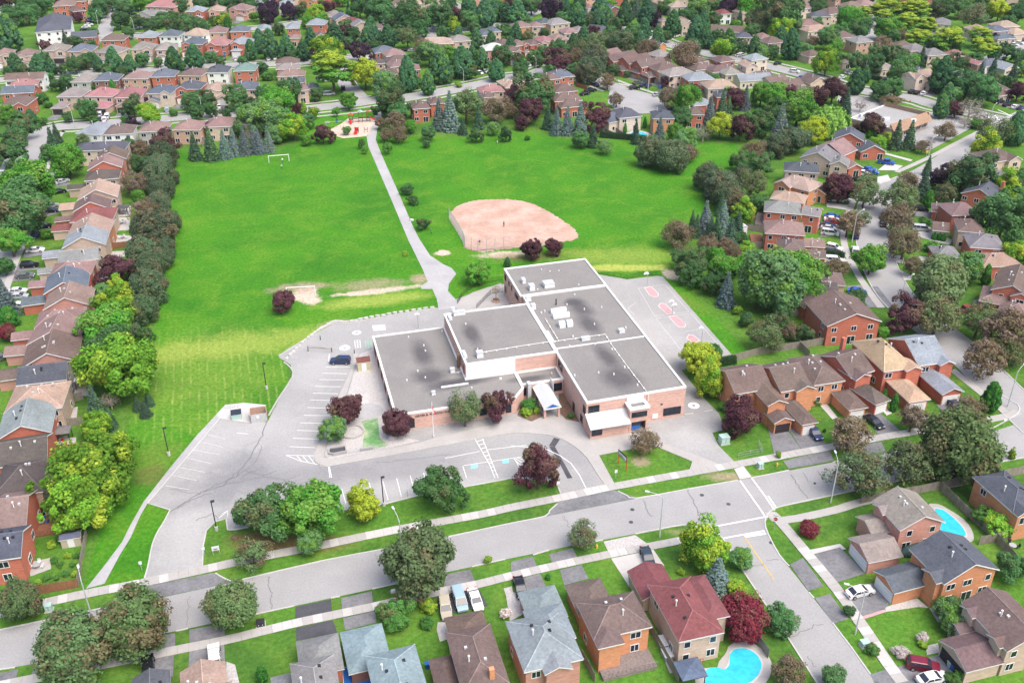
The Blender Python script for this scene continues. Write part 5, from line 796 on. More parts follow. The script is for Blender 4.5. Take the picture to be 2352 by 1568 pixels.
def crown_round(name, material, n=64, per=260, leaf=.047, lumpy=.30, rag=0.0):
    d = fib(n) + nrng.normal(size=(n, 3)) * .16; d /= np.linalg.norm(d, axis=1, keepdims=True); d = d[d[:, 2] > -.80]
    ax = unit_dirs(4); bulge = 1 + lumpy * sum(np.cos(3 * np.arccos(np.clip(d @ a, -1, 1)) + i) for i, a in enumerate(ax)) / 2
    c = d * (nrng.uniform(.56, .90, len(d)) * bulge)[:, None] * nrng.uniform(.88, 1.1, 3); r = nrng.uniform(.13, .36, len(d))
    if rag: k = nrng.random(len(d)) > rag; c, r = c[k], r[k]
    inner = unit_dirs(14) * .38; return clumped(name, np.concatenate([c, inner]), np.concatenate([r, np.full(14, .34)]), per, leaf, material)
def crown_pyr(name, material, n=90, per=170, leaf=.050, sharp=.8):
    c, r = [], []
    for i in range(n):
        z = -1 + 2 * (i + .5) / n; w = (max(0, (1 - z) / 1.62) ** (.78 * sharp)) if z > -.55 else .85 + (z + .55) * .9; w = min(w, 1) * nrng.uniform(.62, .86); t = i * 2.39996 + nrng.uniform(-.3, .3)
        c.append((math.cos(t) * w, math.sin(t) * w, z * .93)); r.append(nrng.uniform(.16, .27) * (.55 + .45 * w))
        if i % 3 == 0: c.append((0, 0, z * .85)); r.append(.22)
    return clumped(name, c, r, per, leaf, material)
def crown_spruce(name, material, tiers=17, leaf=.055):
    cs, ns, ss, rs, gs = [], [], [], [], []
    for k in range(tiers):
        f = k / (tiers - 1); z = -1 + 1.93 * f; R = (1 - f) ** .85 * 1.0 + .03; nb = int(6 + 11 * (1 - f))
        for j in range(nb):
            t = j * 2 * math.pi / nb + k * .7 + nrng.uniform(-.15, .15); Rb = R * nrng.uniform(.78, 1.1); m = int(10 + 36 * Rb); s = np.sqrt(nrng.uniform(.03, 1, m))
            lat = nrng.normal(0, 1, m) * .085 * (1.2 - s * .5); dz = -.10 * s * Rb + .10 * s ** 3 * Rb + nrng.normal(0, .022, m)
            x = np.cos(t) * s * Rb - np.sin(t) * lat; y = np.sin(t) * s * Rb + np.cos(t) * lat; cs.append(np.stack([x, y, z + dz], 1))
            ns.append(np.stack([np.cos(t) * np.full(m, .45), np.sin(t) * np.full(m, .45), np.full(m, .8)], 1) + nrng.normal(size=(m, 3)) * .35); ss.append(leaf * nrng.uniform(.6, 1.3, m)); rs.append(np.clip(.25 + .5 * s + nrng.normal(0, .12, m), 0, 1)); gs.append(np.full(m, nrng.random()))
    return leaf_mesh(name, np.concatenate(cs), np.concatenate(ns), np.concatenate(ss), np.concatenate(rs), np.concatenate(gs), material)
def crown_umbrella(name, material):
    c, r = [], []
    for i in range(70):
        z = nrng.uniform(-.8, .95); w = math.sqrt(max(.05, 1 - (z * .9) ** 2)) * nrng.uniform(.35, .95); t = nrng.uniform(0, 6.283); c.append((math.cos(t) * w, math.sin(t) * w, z)); r.append(nrng.uniform(.18, .32))
    return clumped(name, c, r, 180, .048, material, flat=.55, warm=lambda p: np.clip(.55 + .4 * p[2] + nrng.normal(0, .12), 0, 1), upbias=.8)
def crown_willow(name, material):
    cs, ns, ss, rs, gs = [], [], [], [], []
    for i in range(300):
        d = unit_dirs(1)[0]; d[2] = abs(d[2]); R = nrng.uniform(.6, 1); top = d * R * np.array([1, 1, .9]); ln = nrng.uniform(.4, 1.1) * (1.1 - .3 * d[2]); m = 34; s = nrng.random(m)
        p = top + np.stack([d[0] * .12 * s, d[1] * .12 * s, -ln * s], 1) + nrng.normal(size=(m, 3)) * .03; cs.append(p); ns.append(np.stack([np.full(m, d[0]), np.full(m, d[1]), np.full(m, .5)], 1) + nrng.normal(size=(m, 3)) * .4); ss.append(.05 * nrng.uniform(.6, 1.3, m)); rs.append(np.clip(nrng.normal(.5, .15, m) + .1, 0, 1)); gs.append(np.full(m, nrng.random()))
    return leaf_mesh(name, np.concatenate(cs), np.concatenate(ns), np.concatenate(ss), np.concatenate(rs), np.concatenate(gs), material, aspect=1.4)
def trunk_mesh(material, limbs=6, spread=.55, top=1.25, seed=0, twigs=0):
    r_ = random.Random(seed); mb = MB(); pts = [(0, 0, -.02), (.01, .01, .35), (r_.uniform(-.03, .03), r_.uniform(-.03, .03), .75), (r_.uniform(-.06, .06), r_.uniform(-.06, .06), top)]; rad = [.075, .055, .04, .012]
    for i in range(3): mb.tube(pts[i], pts[i + 1], rad[i], rad[i + 1], 7, cap=False)
    for k in range(limbs):
        z = r_.uniform(.55, .95); t = k * 2.4 + r_.uniform(-.3, .3); ln = spread * r_.uniform(.7, 1.1); a = (0, 0, z); m_ = (math.cos(t) * ln * .5, math.sin(t) * ln * .5, z + .14); b = (math.cos(t) * ln, math.sin(t) * ln, z + r_.uniform(.18, .4)); mb.tube(a, m_, .032, .022, 5, cap=False); mb.tube(m_, b, .022, .006, 5, cap=False)
        for q in range(twigs):
            tt = t + r_.uniform(-.9, .9); b2 = (m_[0] + math.cos(tt) * ln * .6, m_[1] + math.sin(tt) * ln * .6, m_[2] + r_.uniform(.0, .4)); mb.tube(m_, b2, .012, .003, 4, cap=False)
    return mb.data('trunk', [material])
CR, NV = {}, 3
def variants(k, f): CR[k] = [f(i) for i in range(NV)]
variants('round', lambda i: crown_round('crown', 'leaf_brown')); variants('roundy', lambda i: crown_round('crown', 'leaf_yellow')); variants('roundl', lambda i: crown_round('crown', 'leaf_light', lumpy=.22))
variants('dense', lambda i: crown_round('crown', 'leaf_brown', n=130, per=170, leaf=.043, lumpy=.16)); variants('sparse', lambda i: crown_round('crown', 'leaf_brown', n=90, per=110, leaf=.040, lumpy=.2, rag=.25)); variants('bare', lambda i: crown_round('crown', 'leaf_brown', n=60, per=26, leaf=.035, lumpy=.2, rag=.2))
variants('pyr', lambda i: crown_pyr('crown', 'leaf_light')); variants('col', lambda i: crown_pyr('crown', 'leaf_light', sharp=.6, leaf=.07)); variants('spruce', lambda i: crown_spruce('crown', 'leaf_light'))
variants('umb', lambda i: crown_umbrella('crown', 'leaf_yellow')); CR['willow'] = [crown_willow('crown', 'leaf_light')] * NV
TRUNKS = [trunk_mesh('bark', seed=i) for i in range(3)]; STRAIGHT = trunk_mesh('bark', 0, seed=5, top=1.6); TWIGGY = trunk_mesh('pale_bark', 9, .75, 1.5, 9, twigs=7)
# kind: crown, trunk, aspect, clear stem, leaf colour, share of turning clumps, wording
K = {'m': ('round', 0, .95, .28, (0.072, 0.170, 0.058), .10, 'mid-green broadleaf tree'), 'B': ('roundl', 0, .95, .3, (0.085, 0.264, 0.034), .4, 'bright green broadleaf tree'), 'e': ('roundl', 0, .95, .3, (0.132, 0.256, 0.101), .35, 'pale green loose-crowned tree'),
     'd': ('dense', 0, .98, .08, (0.090, 0.145, 0.075), .20, 'dense dark rounded tree'), 'b': ('sparse', 0, .95, .25, (0.120, 0.180, 0.075), .30, 'brown-tinged maple'), 'a': ('sparse', 0, .95, .25, (0.205, 0.165, 0.120), .7, 'brown thinning tree'),
     'n': ('dense', 0, .92, .25, (0.125, 0.205, 0.080), .20, 'large olive maple'),
     'p': ('round', 0, .95, .25, (0.096, 0.040, 0.053), .12, 'purple-leaved tree'), 'v': ('round', 0, 1.0, .25, (0.046, 0.028, 0.053), .0, 'deep violet-leaved tree'), 'r': ('dense', 0, .9, .2, (0.180, 0.032, 0.048), .1, 'crimson-leaved tree'), 's': ('spruce', 1, 1.9, .04, (0.070, 0.130, 0.082), .1, 'dark green spruce'), 'u': ('spruce', 1, 1.9, .04, (0.150, 0.205, 0.200), .05, 'blue-grey spruce'),
     'y': ('roundy', 0, .95, .25, (0.132, 0.287, 0.031), .40, 'yellow-green broadleaf tree'), 'Y': ('roundy', 0, 1.0, .3, (0.341, 0.403, 0.031), .75, 'bright yellow tree'), 'l': ('umb', 0, .62, .6, (0.085, 0.225, 0.039), .45, 'yellow-tipped locust tree'), 'c': ('pyr', 0, 1.45, .22, (0.062, 0.160, 0.080), .12, 'tall dark pointed tree'), 'k': ('col', 1, 2.6, .0, (0.046, 0.186, 0.031), .1, 'narrow columnar cedar'),
     'w': ('willow', 0, .85, .1, (0.217, 0.357, 0.085), .3, 'weeping willow'), 'g': ('bare', 2, .95, .2, (0.248, 0.217, 0.186), .3, 'nearly bare grey tree'), 'o': ('roundl', 0, 1.05, .6, (0.093, 0.248, 0.046), .2, 'young staked sapling'), 'z': ('round', 0, .8, .0, (0.078, 0.217, 0.046), .1, 'low leafy shrub'), 'q': ('roundy', 0, .8, .0, (0.202, 0.372, 0.046), .4, 'low yellow-green shrub'), 'x': ('sparse', 0, .8, .0, (0.698, 0.651, 0.651), .2, 'white-flowered shrub')}
TREES = []
SCL = {'pyr': 1.28, 'col': 1.2, 'spruce': 1.08, 'dense': 1.02}
TN = dict(n='maple_tree', b='maple_tree', a='maple_tree', d='linden_tree', p='purple_leaved_tree', v='purple_leaved_tree', r='purple_leaved_tree', s='spruce_tree', u='spruce_tree', l='locust_tree', c='pear_tree', k='cedar_tree', w='willow_tree', g='bare_tree', o='sapling', z='shrub', q='shrub', x='shrub')
def tree(t, x, y, hw, kind, asp=None, phrase=''):
    cr, tk, a0, clear, col, warm, word = K[kind]; asp = asp or a0; X, Y = tv(t, x, y); hv = hw / 4 if t != 'V' else hw
    z = 4.0
    for _ in range(4): p = P(X, Y, z); r = hv * depth_of(p) / FV; z = r * (asp + clear)
    hr = random.Random(int(X * 31 + Y * 17)); root = obj(TN.get(kind, 'broadleaf_tree'), None, None, (p.x, p.y, 0), hr.uniform(0, 6.28))
    j = hr.uniform(.85, 1.45); c_ = (*(q * j * hr.uniform(.93, 1.07) for q in col), min(1, max(0, warm + hr.uniform(-.12, .12))))
    fx = hr.uniform(.94, 1.06)
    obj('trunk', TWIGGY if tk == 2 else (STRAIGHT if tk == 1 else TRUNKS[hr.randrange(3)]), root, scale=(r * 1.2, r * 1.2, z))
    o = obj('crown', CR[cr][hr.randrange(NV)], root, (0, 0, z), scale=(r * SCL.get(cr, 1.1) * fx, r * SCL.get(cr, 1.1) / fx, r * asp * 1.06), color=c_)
    TREES.append((root, kind, phrase, X, Y)); return root
TL = {
 'V|along the very top edge': '-20,-6,13,B 14,1,13,p 79,-19,14,m 136,2,11,p 204,-7,11,m 235,-4,18,m 320,4,17,B 355,-14,17,m 415,8,13,b 476,-15,17,c 505,-9,14,m 541,3,17,m 567,3,11,e 608,8,11,m 656,-2,14,e 701,-8,15,m 757,-17,18,m 786,-3,15,B 845,3,15,m 876,1,18,e 909,-4,16,y 958,-2,16,b 989,7,13,e 1032,11,15,m 1075,-1,10,m 1111,-6,12,m 1150,-12,14,m 1177,4,17,p 1218,4,15,m 1263,-14,18,c 1312,10,15,B 1367,-16,17,B 1394,9,17,B 1462,11,15,m 1490,-6,17,B 1543,10,13,B 1590,-12,18,e 1629,-17,13,B 1686,3,13,B 1741,-12,15,m 1789,-18,10,e 1821,5,17,B 1881,-14,10,B 1928,-1,14,m 1961,-5,18,e 1990,0,15,m 2055,-3,14,e 2110,5,17,m 2160,-11,16,B 2190,1,14,p 2255,2,16,m 2298,7,12,m 2351,7,10,m',
 'A|among the upper-left houses': '30,480,60,c 210,640,50,m 470,610,50,c 560,640,45,m 1130,660,45,m 980,640,50,m 1660,600,45,m 2010,560,50,m 2230,560,45,m 90,640,50,m 560,330,45,m 860,300,45,m 1180,300,50,m 1640,250,50,m 1880,240,40,c 2090,260,35,k 1500,170,60,m 1650,60,60,m 1850,30,60,m 2060,20,50,m 2290,40,60,m 460,700,40,z 840,800,45,m 1040,830,35,k 440,960,40,z 1320,930,40,p 1590,1040,35,z 2080,1040,45,m 2320,950,55,m 2250,1010,45,B 760,560,50,m 860,1100,40,z 380,1120,45,z 70,300,110,c 110,140,90,m 250,120,90,m 340,60,80,m 600,375,50,s 700,390,60,m 910,70,80,m 890,140,60,m 1095,185,72,m 1140,70,80,m 1270,200,60,m 1375,235,60,m 1590,160,55,m 1440,205,50,m 1720,200,72,m 2050,180,60,y 2130,180,50,g 1820,215,50,m 1570,240,65,m 135,585,75,c,1.2 350,590,75,c,1.2 400,540,50,m 680,590,70,m 760,570,60,m 895,580,55,c,1.2 1040,545,75,c 1190,580,60,c,1.2 1300,545,60,m 1450,570,42,m 1590,535,80,c,1.25 1780,515,80,c,1.3 1925,520,50,m 2300,455,60,c 615,760,75,m 705,800,40,m 505,780,50,m 380,905,60,z 280,1070,55,c,1.2 800,1000,90,m 1220,970,85,m 1375,1040,95,y 1150,1100,40,z 1215,1130,50,v 1760,930,90,m 1900,910,75,m 1800,1035,70,m 1930,1005,65,m 2180,890,100,m 625,1075,45,m 390,560,40,m 720,160,45,p 1960,190,40,m 2330,150,40,B 2380,360,60,c 820,540,60,m 410,420,45,p 830,420,50,m 220,10,90,m 420,20,60,m 1020,20,70,m',
 'A|left of the field, far corner': '60,1040,80,B 200,1160,110,m 150,1260,90,m 90,1370,140,m 510,1220,50,s 480,1315,75,s 440,1395,70,m 615,1470,140,B 300,1560,90,B 760,1290,70,b 860,1265,60,m 1290,1370,95,a 1500,1420,120,d 1500,1310,105,p 1280,1500,80,m 1470,1520,115,d 1190,1330,60,m',
 'A|in the goal-end tree belt': '1780,1340,70,s 1925,1320,82,s 2055,1325,70,u 2140,1300,70,u 2240,1295,70,u 2330,1280,62,u 1950,1190,70,p 2290,1070,120,e 2200,1180,70,e',
 'B|in the top centre streets': '60,30,60,m 420,90,60,m 470,200,55,B 740,150,60,m 830,240,60,m 1250,200,70,m 1330,300,60,m 1720,300,60,m 1860,320,50,c 2010,260,60,m 2160,380,60,c 2340,430,60,c 1450,560,60,m 1780,480,60,B 1740,700,60,m 1980,660,60,m 1480,760,50,m 60,620,50,m 100,700,50,z 560,560,50,m 330,520,40,m 1100,420,50,m 120,100,90,v 300,95,70,v 130,180,40,v 640,90,80,p 540,120,80,y 610,180,60,B 850,90,40,s 950,60,95,m 1130,90,120,m 1410,150,150,m 1460,220,110,m 1670,140,120,m 1820,130,60,p 1960,180,80,m 1960,60,80,c 2110,110,85,c 2200,60,80,c 1815,240,60,y 2300,110,60,c 2300,290,65,m 30,400,55,c 120,400,85,c 205,260,55,m 280,430,80,c,1.2 430,460,60,c 500,330,55,c 510,490,45,p 590,420,80,y 660,460,125,y 700,620,180,l,.72 720,320,95,c,1.0 790,300,60,p 900,310,60,m 1020,340,75,c,1.2 1060,290,85,c 1215,330,80,c,1.2 1390,340,90,b 850,390,50,m 950,470,95,v,.85 1000,670,120,Y 1540,430,85,a 1590,480,110,e 1690,600,105,c 1890,560,125,c,1.0 2025,350,60,c 1985,480,45,c 2075,540,68,c 2210,640,78,c,1.2 2260,500,90,m 1390,670,90,c,1.7 1580,760,65,c,1.6 1180,770,110,e 1310,800,60,c,1.0',
 'B|around the playground': '290,830,112,m 80,880,90,m 190,930,150,B 555,860,60,m 850,920,75,B 350,1010,65,p 420,1000,45,y 520,1030,55,y 40,1060,160,e 185,1110,125,e 340,1160,112,y 470,1110,65,m 740,1020,35,o 20,1300,60,u 110,1280,62,u 190,1230,75,e 460,1290,45,B 615,1230,80,p 835,1195,40,e 970,1315,35,o 1000,1370,30,o',
 'B|right of the path, top of the field': '1245,930,130,m 1310,1030,80,m 1140,1130,55,a 1280,1110,95,a 1200,1240,60,a 1310,1230,75,a 1420,1160,55,B 1580,1220,65,m 1210,1350,42,o 1565,1320,35,m 1680,1050,75,u 1780,1020,95,u 1930,960,150,b 1900,1165,55,s,1.3 2045,1080,55,s 2020,1240,60,m 2180,1180,55,e 2190,1000,112,a 2290,1230,50,m,1.3 1865,780,30,q 2330,870,55,p 2290,960,80,a',
 'C|in the streets at the top edge': '900,300,60,m 1340,330,60,c 1420,330,50,m 1500,60,60,B 1640,150,60,m 1860,180,60,m 1780,330,70,c 1880,330,60,m 2060,250,60,B 2200,290,70,m 2320,250,70,m 470,170,60,m 130,210,50,m 300,310,50,m 1180,380,60,c 1700,330,50,m 2300,480,60,e 50,110,95,c,1.1 355,90,98,v 490,60,60,c 600,130,85,c,1.1 620,40,70,c 820,90,100,c,1.1 800,180,65,c 1040,110,72,c 1240,120,82,c 1110,300,80,m 1215,270,68,c 1340,190,40,v,1.8 1480,210,75,c 960,230,70,m 700,170,60,b 40,300,60,c 150,330,60,b 215,250,35,c 560,390,55,c 660,320,55,c 750,290,55,p 780,380,92,b 990,380,130,d,.8 1240,450,100,a 1310,470,60,c,1.2 1580,500,130,a 1670,420,70,m 430,450,85,m 640,430,80,b 1690,270,78,c 1760,190,60,c 1730,70,95,e 2000,60,92,v 2260,190,110,b 2090,190,50,s 1990,380,75,c 1930,440,95,y 2230,430,68,c 2110,420,60,m 1400,60,60,m 2200,40,120,B 1870,60,60,m 180,30,90,m 1580,140,60,m 1140,60,50,s',
 'C|around the court': '930,640,50,m 560,640,60,m 300,480,60,m 1500,760,40,z 1690,840,60,p 1770,760,50,m 1980,850,60,B 1870,720,45,z 1600,780,40,z 60,540,50,m 520,740,50,m 350,650,60,m 780,530,122,d 430,570,110,p 600,520,75,a 700,640,122,d 880,740,70,a 960,910,65,a 1430,880,95,a 190,520,60,m 85,630,75,m 250,560,50,m 230,860,165,m 1410,750,50,p 1055,680,28,m 640,700,60,a',
 'C|between the court and the field': '1620,910,120,B 1570,1080,90,m 2060,900,90,p 2150,900,60,u 2290,860,95,B 1930,990,80,s 1820,1030,75,u 1990,1000,60,s 1915,1150,105,Y 2100,1170,108,p 2280,1120,110,m 1760,1210,85,g 30,880,90,p 0,1020,60,a 160,1010,112,p 90,1120,65,p 330,1070,62,s 410,1110,68,u 510,1110,68,u 630,1090,78,u 575,980,55,r 790,1070,115,p 745,1240,60,s 630,1280,70,m 840,1340,65,e 140,1270,25,z 1140,1210,45,s,2.6 1040,1180,18,k 1222,1130,20,k 1360,1200,65,u 1500,1210,72,B 1600,1270,100,e 1270,1390,132,d,1.05 1480,1430,148,d,1.0 1620,1400,82,a',
 'D|along the right edge of the field': '1700,900,60,s,1.8 1880,930,70,s 2080,880,70,s 1930,700,60,s,1.9 2140,700,80,m 2290,700,80,m 1720,1180,80,m 1880,1190,90,B 2080,1020,70,m 2200,1220,110,B 2290,330,90,m 2120,420,80,d 1790,440,118,d,1.05 1900,520,148,d,1.0 2000,630,138,d 2100,300,85,m 2230,220,115,a 2210,500,130,b 1660,850,45,s,2.2 1780,830,90,u 1940,830,92,u 1830,920,60,s 2010,980,88,s 1520,960,130,a 1590,960,60,g 1790,1070,95,a,.9 1560,1180,110,b 1650,1280,132,m 1710,1390,35,k 1960,1080,85,a 2050,1150,75,a 1960,1290,142,B 2120,770,102,y 1980,1480,92,u 1850,1420,105,m 2150,1120,80,y',
 'D|behind the school': '175,1110,88,p 380,1090,72,p',
 'K|beside the ball courts': '960,200,260,e 1190,150,225,B 1090,330,200,e 850,300,170,e 655,490,42,y 740,580,62,m 900,720,142,b 1050,590,92,m 1150,690,85,a 1270,710,82,m 310,930,150,Y,.9 420,1150,132,y,1.1 450,870,72,m 1720,420,92,m',
 'K|in front of the row beside the school': '690,1460,165,p 1370,1330,45,z 2010,1280,25,k 2105,1345,36,k 560,1380,60,z',
 'E|in the top right streets': '330,470,60,m 30,480,60,m 620,420,60,B 1010,480,70,m 1520,420,80,m 1700,470,60,m 2180,470,70,m 2080,480,50,c 700,290,70,m 1150,340,60,m 2200,200,60,m 450,210,50,m 1340,560,60,B 1560,600,60,m 2060,740,70,m 2150,740,60,B 900,680,50,c 1330,760,60,z 120,330,60,c 2340,640,60,m 1720,860,70,e 2200,760,60,m 100,250,102,y 130,100,180,m 215,400,88,c 345,450,60,e 410,380,55,a 560,350,92,m 750,190,122,B 860,260,92,m 1100,260,112,B,.7 870,110,72,l 1020,90,82,l 1110,60,102,l 1250,90,92,l 1370,80,112,l 1060,150,82,l 1280,200,112,l 1470,230,92,l 1580,80,92,m 1390,350,110,l 1230,330,60,a 1060,430,98,a 1670,360,152,l 1900,140,112,b 1980,110,62,m 2130,90,92,Y 2290,120,85,m 1950,320,102,l 1990,430,112,l 2090,350,40,v 540,560,92,y,1.3 650,540,62,m 830,570,82,m 960,580,92,m 1100,510,72,m 1190,510,82,m 1240,640,122,m 1420,520,50,s 815,740,72,c,1.6 1030,830,82,m 1140,800,88,m 1610,680,106,c 1770,580,82,m 1830,770,122,m 1990,820,128,m 1650,870,72,c 1600,970,72,c 1900,540,62,m 1960,650,45,s 2070,640,62,s 2250,690,72,s 2300,840,82,p 2310,510,62,m 40,40,120,m 1760,60,90,m 470,60,80,m',
 'E|around the shop plaza': '600,830,112,p 440,890,92,p 190,850,66,p 60,880,112,B 280,990,152,B 100,1050,122,m 720,960,76,s 855,960,62,g 120,1130,92,u 230,1280,132,d 80,1330,112,d 420,1190,112,Y 570,1100,166,w 955,1150,108,p 1190,1240,72,s,1.9 1310,1240,72,s,1.9 945,1230,50,B 865,1260,40,q 1010,1310,66,y 1090,1280,56,q 805,1200,40,z 1140,915,92,a,.4 1640,1200,82,a 1810,1120,52,g 1730,1000,72,p 1860,990,112,g 1950,1060,72,g 2070,1200,130,b 2290,1170,102,c 2020,1370,130,y 1960,1530,112,m 1870,1400,52,g 1475,1520,50,s 1420,1340,62,a 1500,1300,42,g 590,1550,40,q 1920,1140,55,z',
 'F|along the curving street': '665,150,132,p 890,210,122,b 920,100,92,b 1220,240,162,b 1290,90,92,a 1440,120,82,s 1610,60,102,v 1640,210,102,b 1480,260,45,k,1.8 1880,60,182,m 2170,150,132,y 2300,70,92,m 2170,400,230,m 1190,440,150,a 1260,650,152,a 740,480,122,a 850,430,72,b 950,810,128,B 635,880,112,a,.6 1330,870,92,a 1580,1020,252,n 1850,880,132,e 2010,960,40,k 1290,1330,152,p 1560,1320,190,b 1940,1370,162,b 2230,1450,222,a 800,1190,102,m 2290,760,122,y 1440,470,52,z 1060,1480,56,B 1500,700,60,z 1530,600,25,k,1.5 1575,605,25,k,1.5 1615,612,25,k,1.5 2250,910,100,z,.5 1790,625,22,k,1.8',
 'G|along the street, right of the school': '1990,140,182,a 2280,100,125,b 2060,510,85,k,1.75 750,830,192,a,.8 1330,700,132,a 860,1180,222,b 1290,1090,212,b 1500,1080,152,y 1780,950,335,n,.95 1850,610,122,a 100,1040,25,q,1.4 2245,1040,32,q,1.6 2150,1310,40,m 430,1300,10,z 520,815,14,k,1.4 1650,240,45,z',
 'H|left of the field, street side': '270,110,222,B 180,280,212,m 170,430,192,m 90,640,132,B 40,870,82,m 30,1150,112,u 75,1340,82,k,1.2 60,1480,82,r 420,580,45,B 330,1240,50,z',
 'H|along the left edge of the field': '1590,60,62,d 1440,40,142,d 1250,110,112,a 1480,150,112,d 1270,240,62,B 1460,290,112,d 1330,370,112,a 1520,470,122,d 1400,560,202,d,.85 1500,710,102,d 1310,760,152,d 1500,790,102,d 1390,880,132,d 1060,900,152,p,.75 1370,1060,162,d 1100,1090,102,q,.9 940,1120,82,e 1300,1270,138,d 1050,1250,172,y 990,1430,232,B 1230,1460,62,d 1330,1500,62,m',
 'I|behind the houses left of the field': '1090,220,282,y 1000,60,200,m 860,560,95,s 1010,700,62,s 880,760,122,y 1010,530,92,g 1260,570,56,s,1.3 1360,520,56,s,1.3 1330,620,62,s,1.3 1040,990,172,y 800,1230,332,y,.9 730,1450,252,y 620,1060,72,z',
 'J|on the lawn between the lot and the street': '760,950,222,m 1130,960,150,y 1250,900,262,B 1690,870,152,Y,.95 1200,1210,112,e 670,1310,142,b',
 'R|in the school front garden': '600,930,140,p 490,1110,115,e 1060,1060,125,p 1680,930,132,b,1.25 1960,900,118,p,1.15',
 'V|on the school lawns': '1010,1117,46,m 1236,1072,42,p,1.25 1483,1012,31,a,.85 650,690,25,p 930,585,5,q',
 'S|behind the school': '1115,260,108,B 1370,170,32,c 435,90,25,q',
 'L|along the street, lower left': '170,800,195,n 1210,1000,312,n 650,1230,322,n 2130,830,232,n,.85 770,1540,92,y',
 'M|along the street, bottom centre': '1480,440,315,n 2130,430,38,q,1.0 1250,920,132,z 1585,870,76,q 1300,1010,100,z 1575,1020,60,z 50,1480,55,k,1.6 2290,930,55,x',
 'N|around the red-roofed corner house': '665,210,132,b 1770,330,212,y 1890,560,146,u,1.2 2110,420,102,e 2060,690,82,q 2130,960,212,r 1555,550,35,q 330,590,25,k,1.3',
 'O|along the side street, lower right': '120,980,132,m 200,1450,152,a 600,1520,112,m 745,900,50,m,.8 380,150,88,r,.7 960,1260,58,z 1225,1280,66,x 1425,1150,58,x 1700,900,132,e 2250,500,132,m 2120,110,122,q 1700,1530,72,z 2000,40,100,z 1430,1215,40,q 1700,1010,110,e',
 'L|in the bottom-left garden': '500,440,32,z 545,480,28,z 625,400,30,q 700,400,28,z 605,560,32,z 690,560,28,q 430,600,30,z 470,300,45,q,.6 545,250,35,z 350,640,28,q 520,600,25,z 660,480,25,z 740,470,22,q',
 'U|along the park path': '1385,560,55,m,.8 1440,660,45,m,.8 1530,880,55,m,.8',
 'Q|in the school entrance garden': '150,545,70,z 130,605,45,q 215,565,35,z 540,640,28,z 230,600,30,q',
}
for key, s in TL.items():
    t, phrase = key.split('|')
    for w in s.split():
        a = w.split(','); tree(t, float(a[0]), float(a[1]), float(a[2]), a[3], float(a[4]) if len(a) > 4 else None, phrase)
def hedge(t, a, b, h, w, label):
    A, B = P(*tv(t, *a)), P(*tv(t, *b)); L_ = (B - A).length; n = int(L_ * 330); o = thing('hedge', label, 'hedge', A, math.atan2(B.y - A.y, B.x - A.x))
    f = nrng.random(n); x = nrng.uniform(0, L_, n); y = np.where(f < .4, nrng.uniform(-w / 2, w / 2, n), np.where(f < .75, -w / 2, w / 2)); z = np.where(f < .4, h, nrng.uniform(.05, h, n)); c = np.stack([x, y, z], 1) + nrng.normal(size=(n, 3)) * .08
    nn = np.stack([np.zeros(n), np.where(f < .4, 0, np.where(f < .75, -1, 1)), np.where(f < .4, 1, .3)], 1) + nrng.normal(size=(n, 3)) * .4
    obj('foliage', leaf_mesh('foliage', c, nn, nrng.uniform(.07, .15, n), np.clip(nrng.normal(.5, .2, n), 0, 1), np.zeros(n), 'leaf_light'), o, color=(.03, .085, .03, 0)); MB().box(.1, L_ - .1, -w / 2 + .12, w / 2 - .12, 0, h - .12).build('inner_growth', 'bark', o)
hedge('C', (805, 1262), (1235, 1300), 2.0, 1.2, 'clipped dark green hedge along the field edge by the small pool'); hedge('F', (540, 780), (700, 800), 1.4, 1.0, 'low clipped hedge beside the white minivan driveway'); hedge('E', (915, 720), (1040, 745), 1.6, 1.6, 'dark clipped hedge across from the shop plaza'); hedge('K', (480, 1010), (640, 985), 1.8, 1.0, 'leafy hedge on the fence corner by the courts'); hedge('F', (2150, 930), (2330, 900), 1.8, 2.0, 'rounded dark hedge by the orange-tan roof at the right edge')
same = {}
for tr in TREES: same.setdefault((tr[1], tr[2]), []).append(tr)
for (kd, phrase), ls in same.items():
    yo = 'edge of the field' in phrase; ls.sort(key=lambda q: q[4] if yo else q[3])
    for i, q in enumerate(ls):
        word = K[kd][6]; lb = f"the one {word} {phrase}" if len(ls) == 1 else f"{ordn(i + 1)} {word} from {'far end' if yo else 'left'} {phrase}"
        tag(q[0], lb, 'shrub' if kd in 'zqx' else 'tree', word + 's ' + phrase)
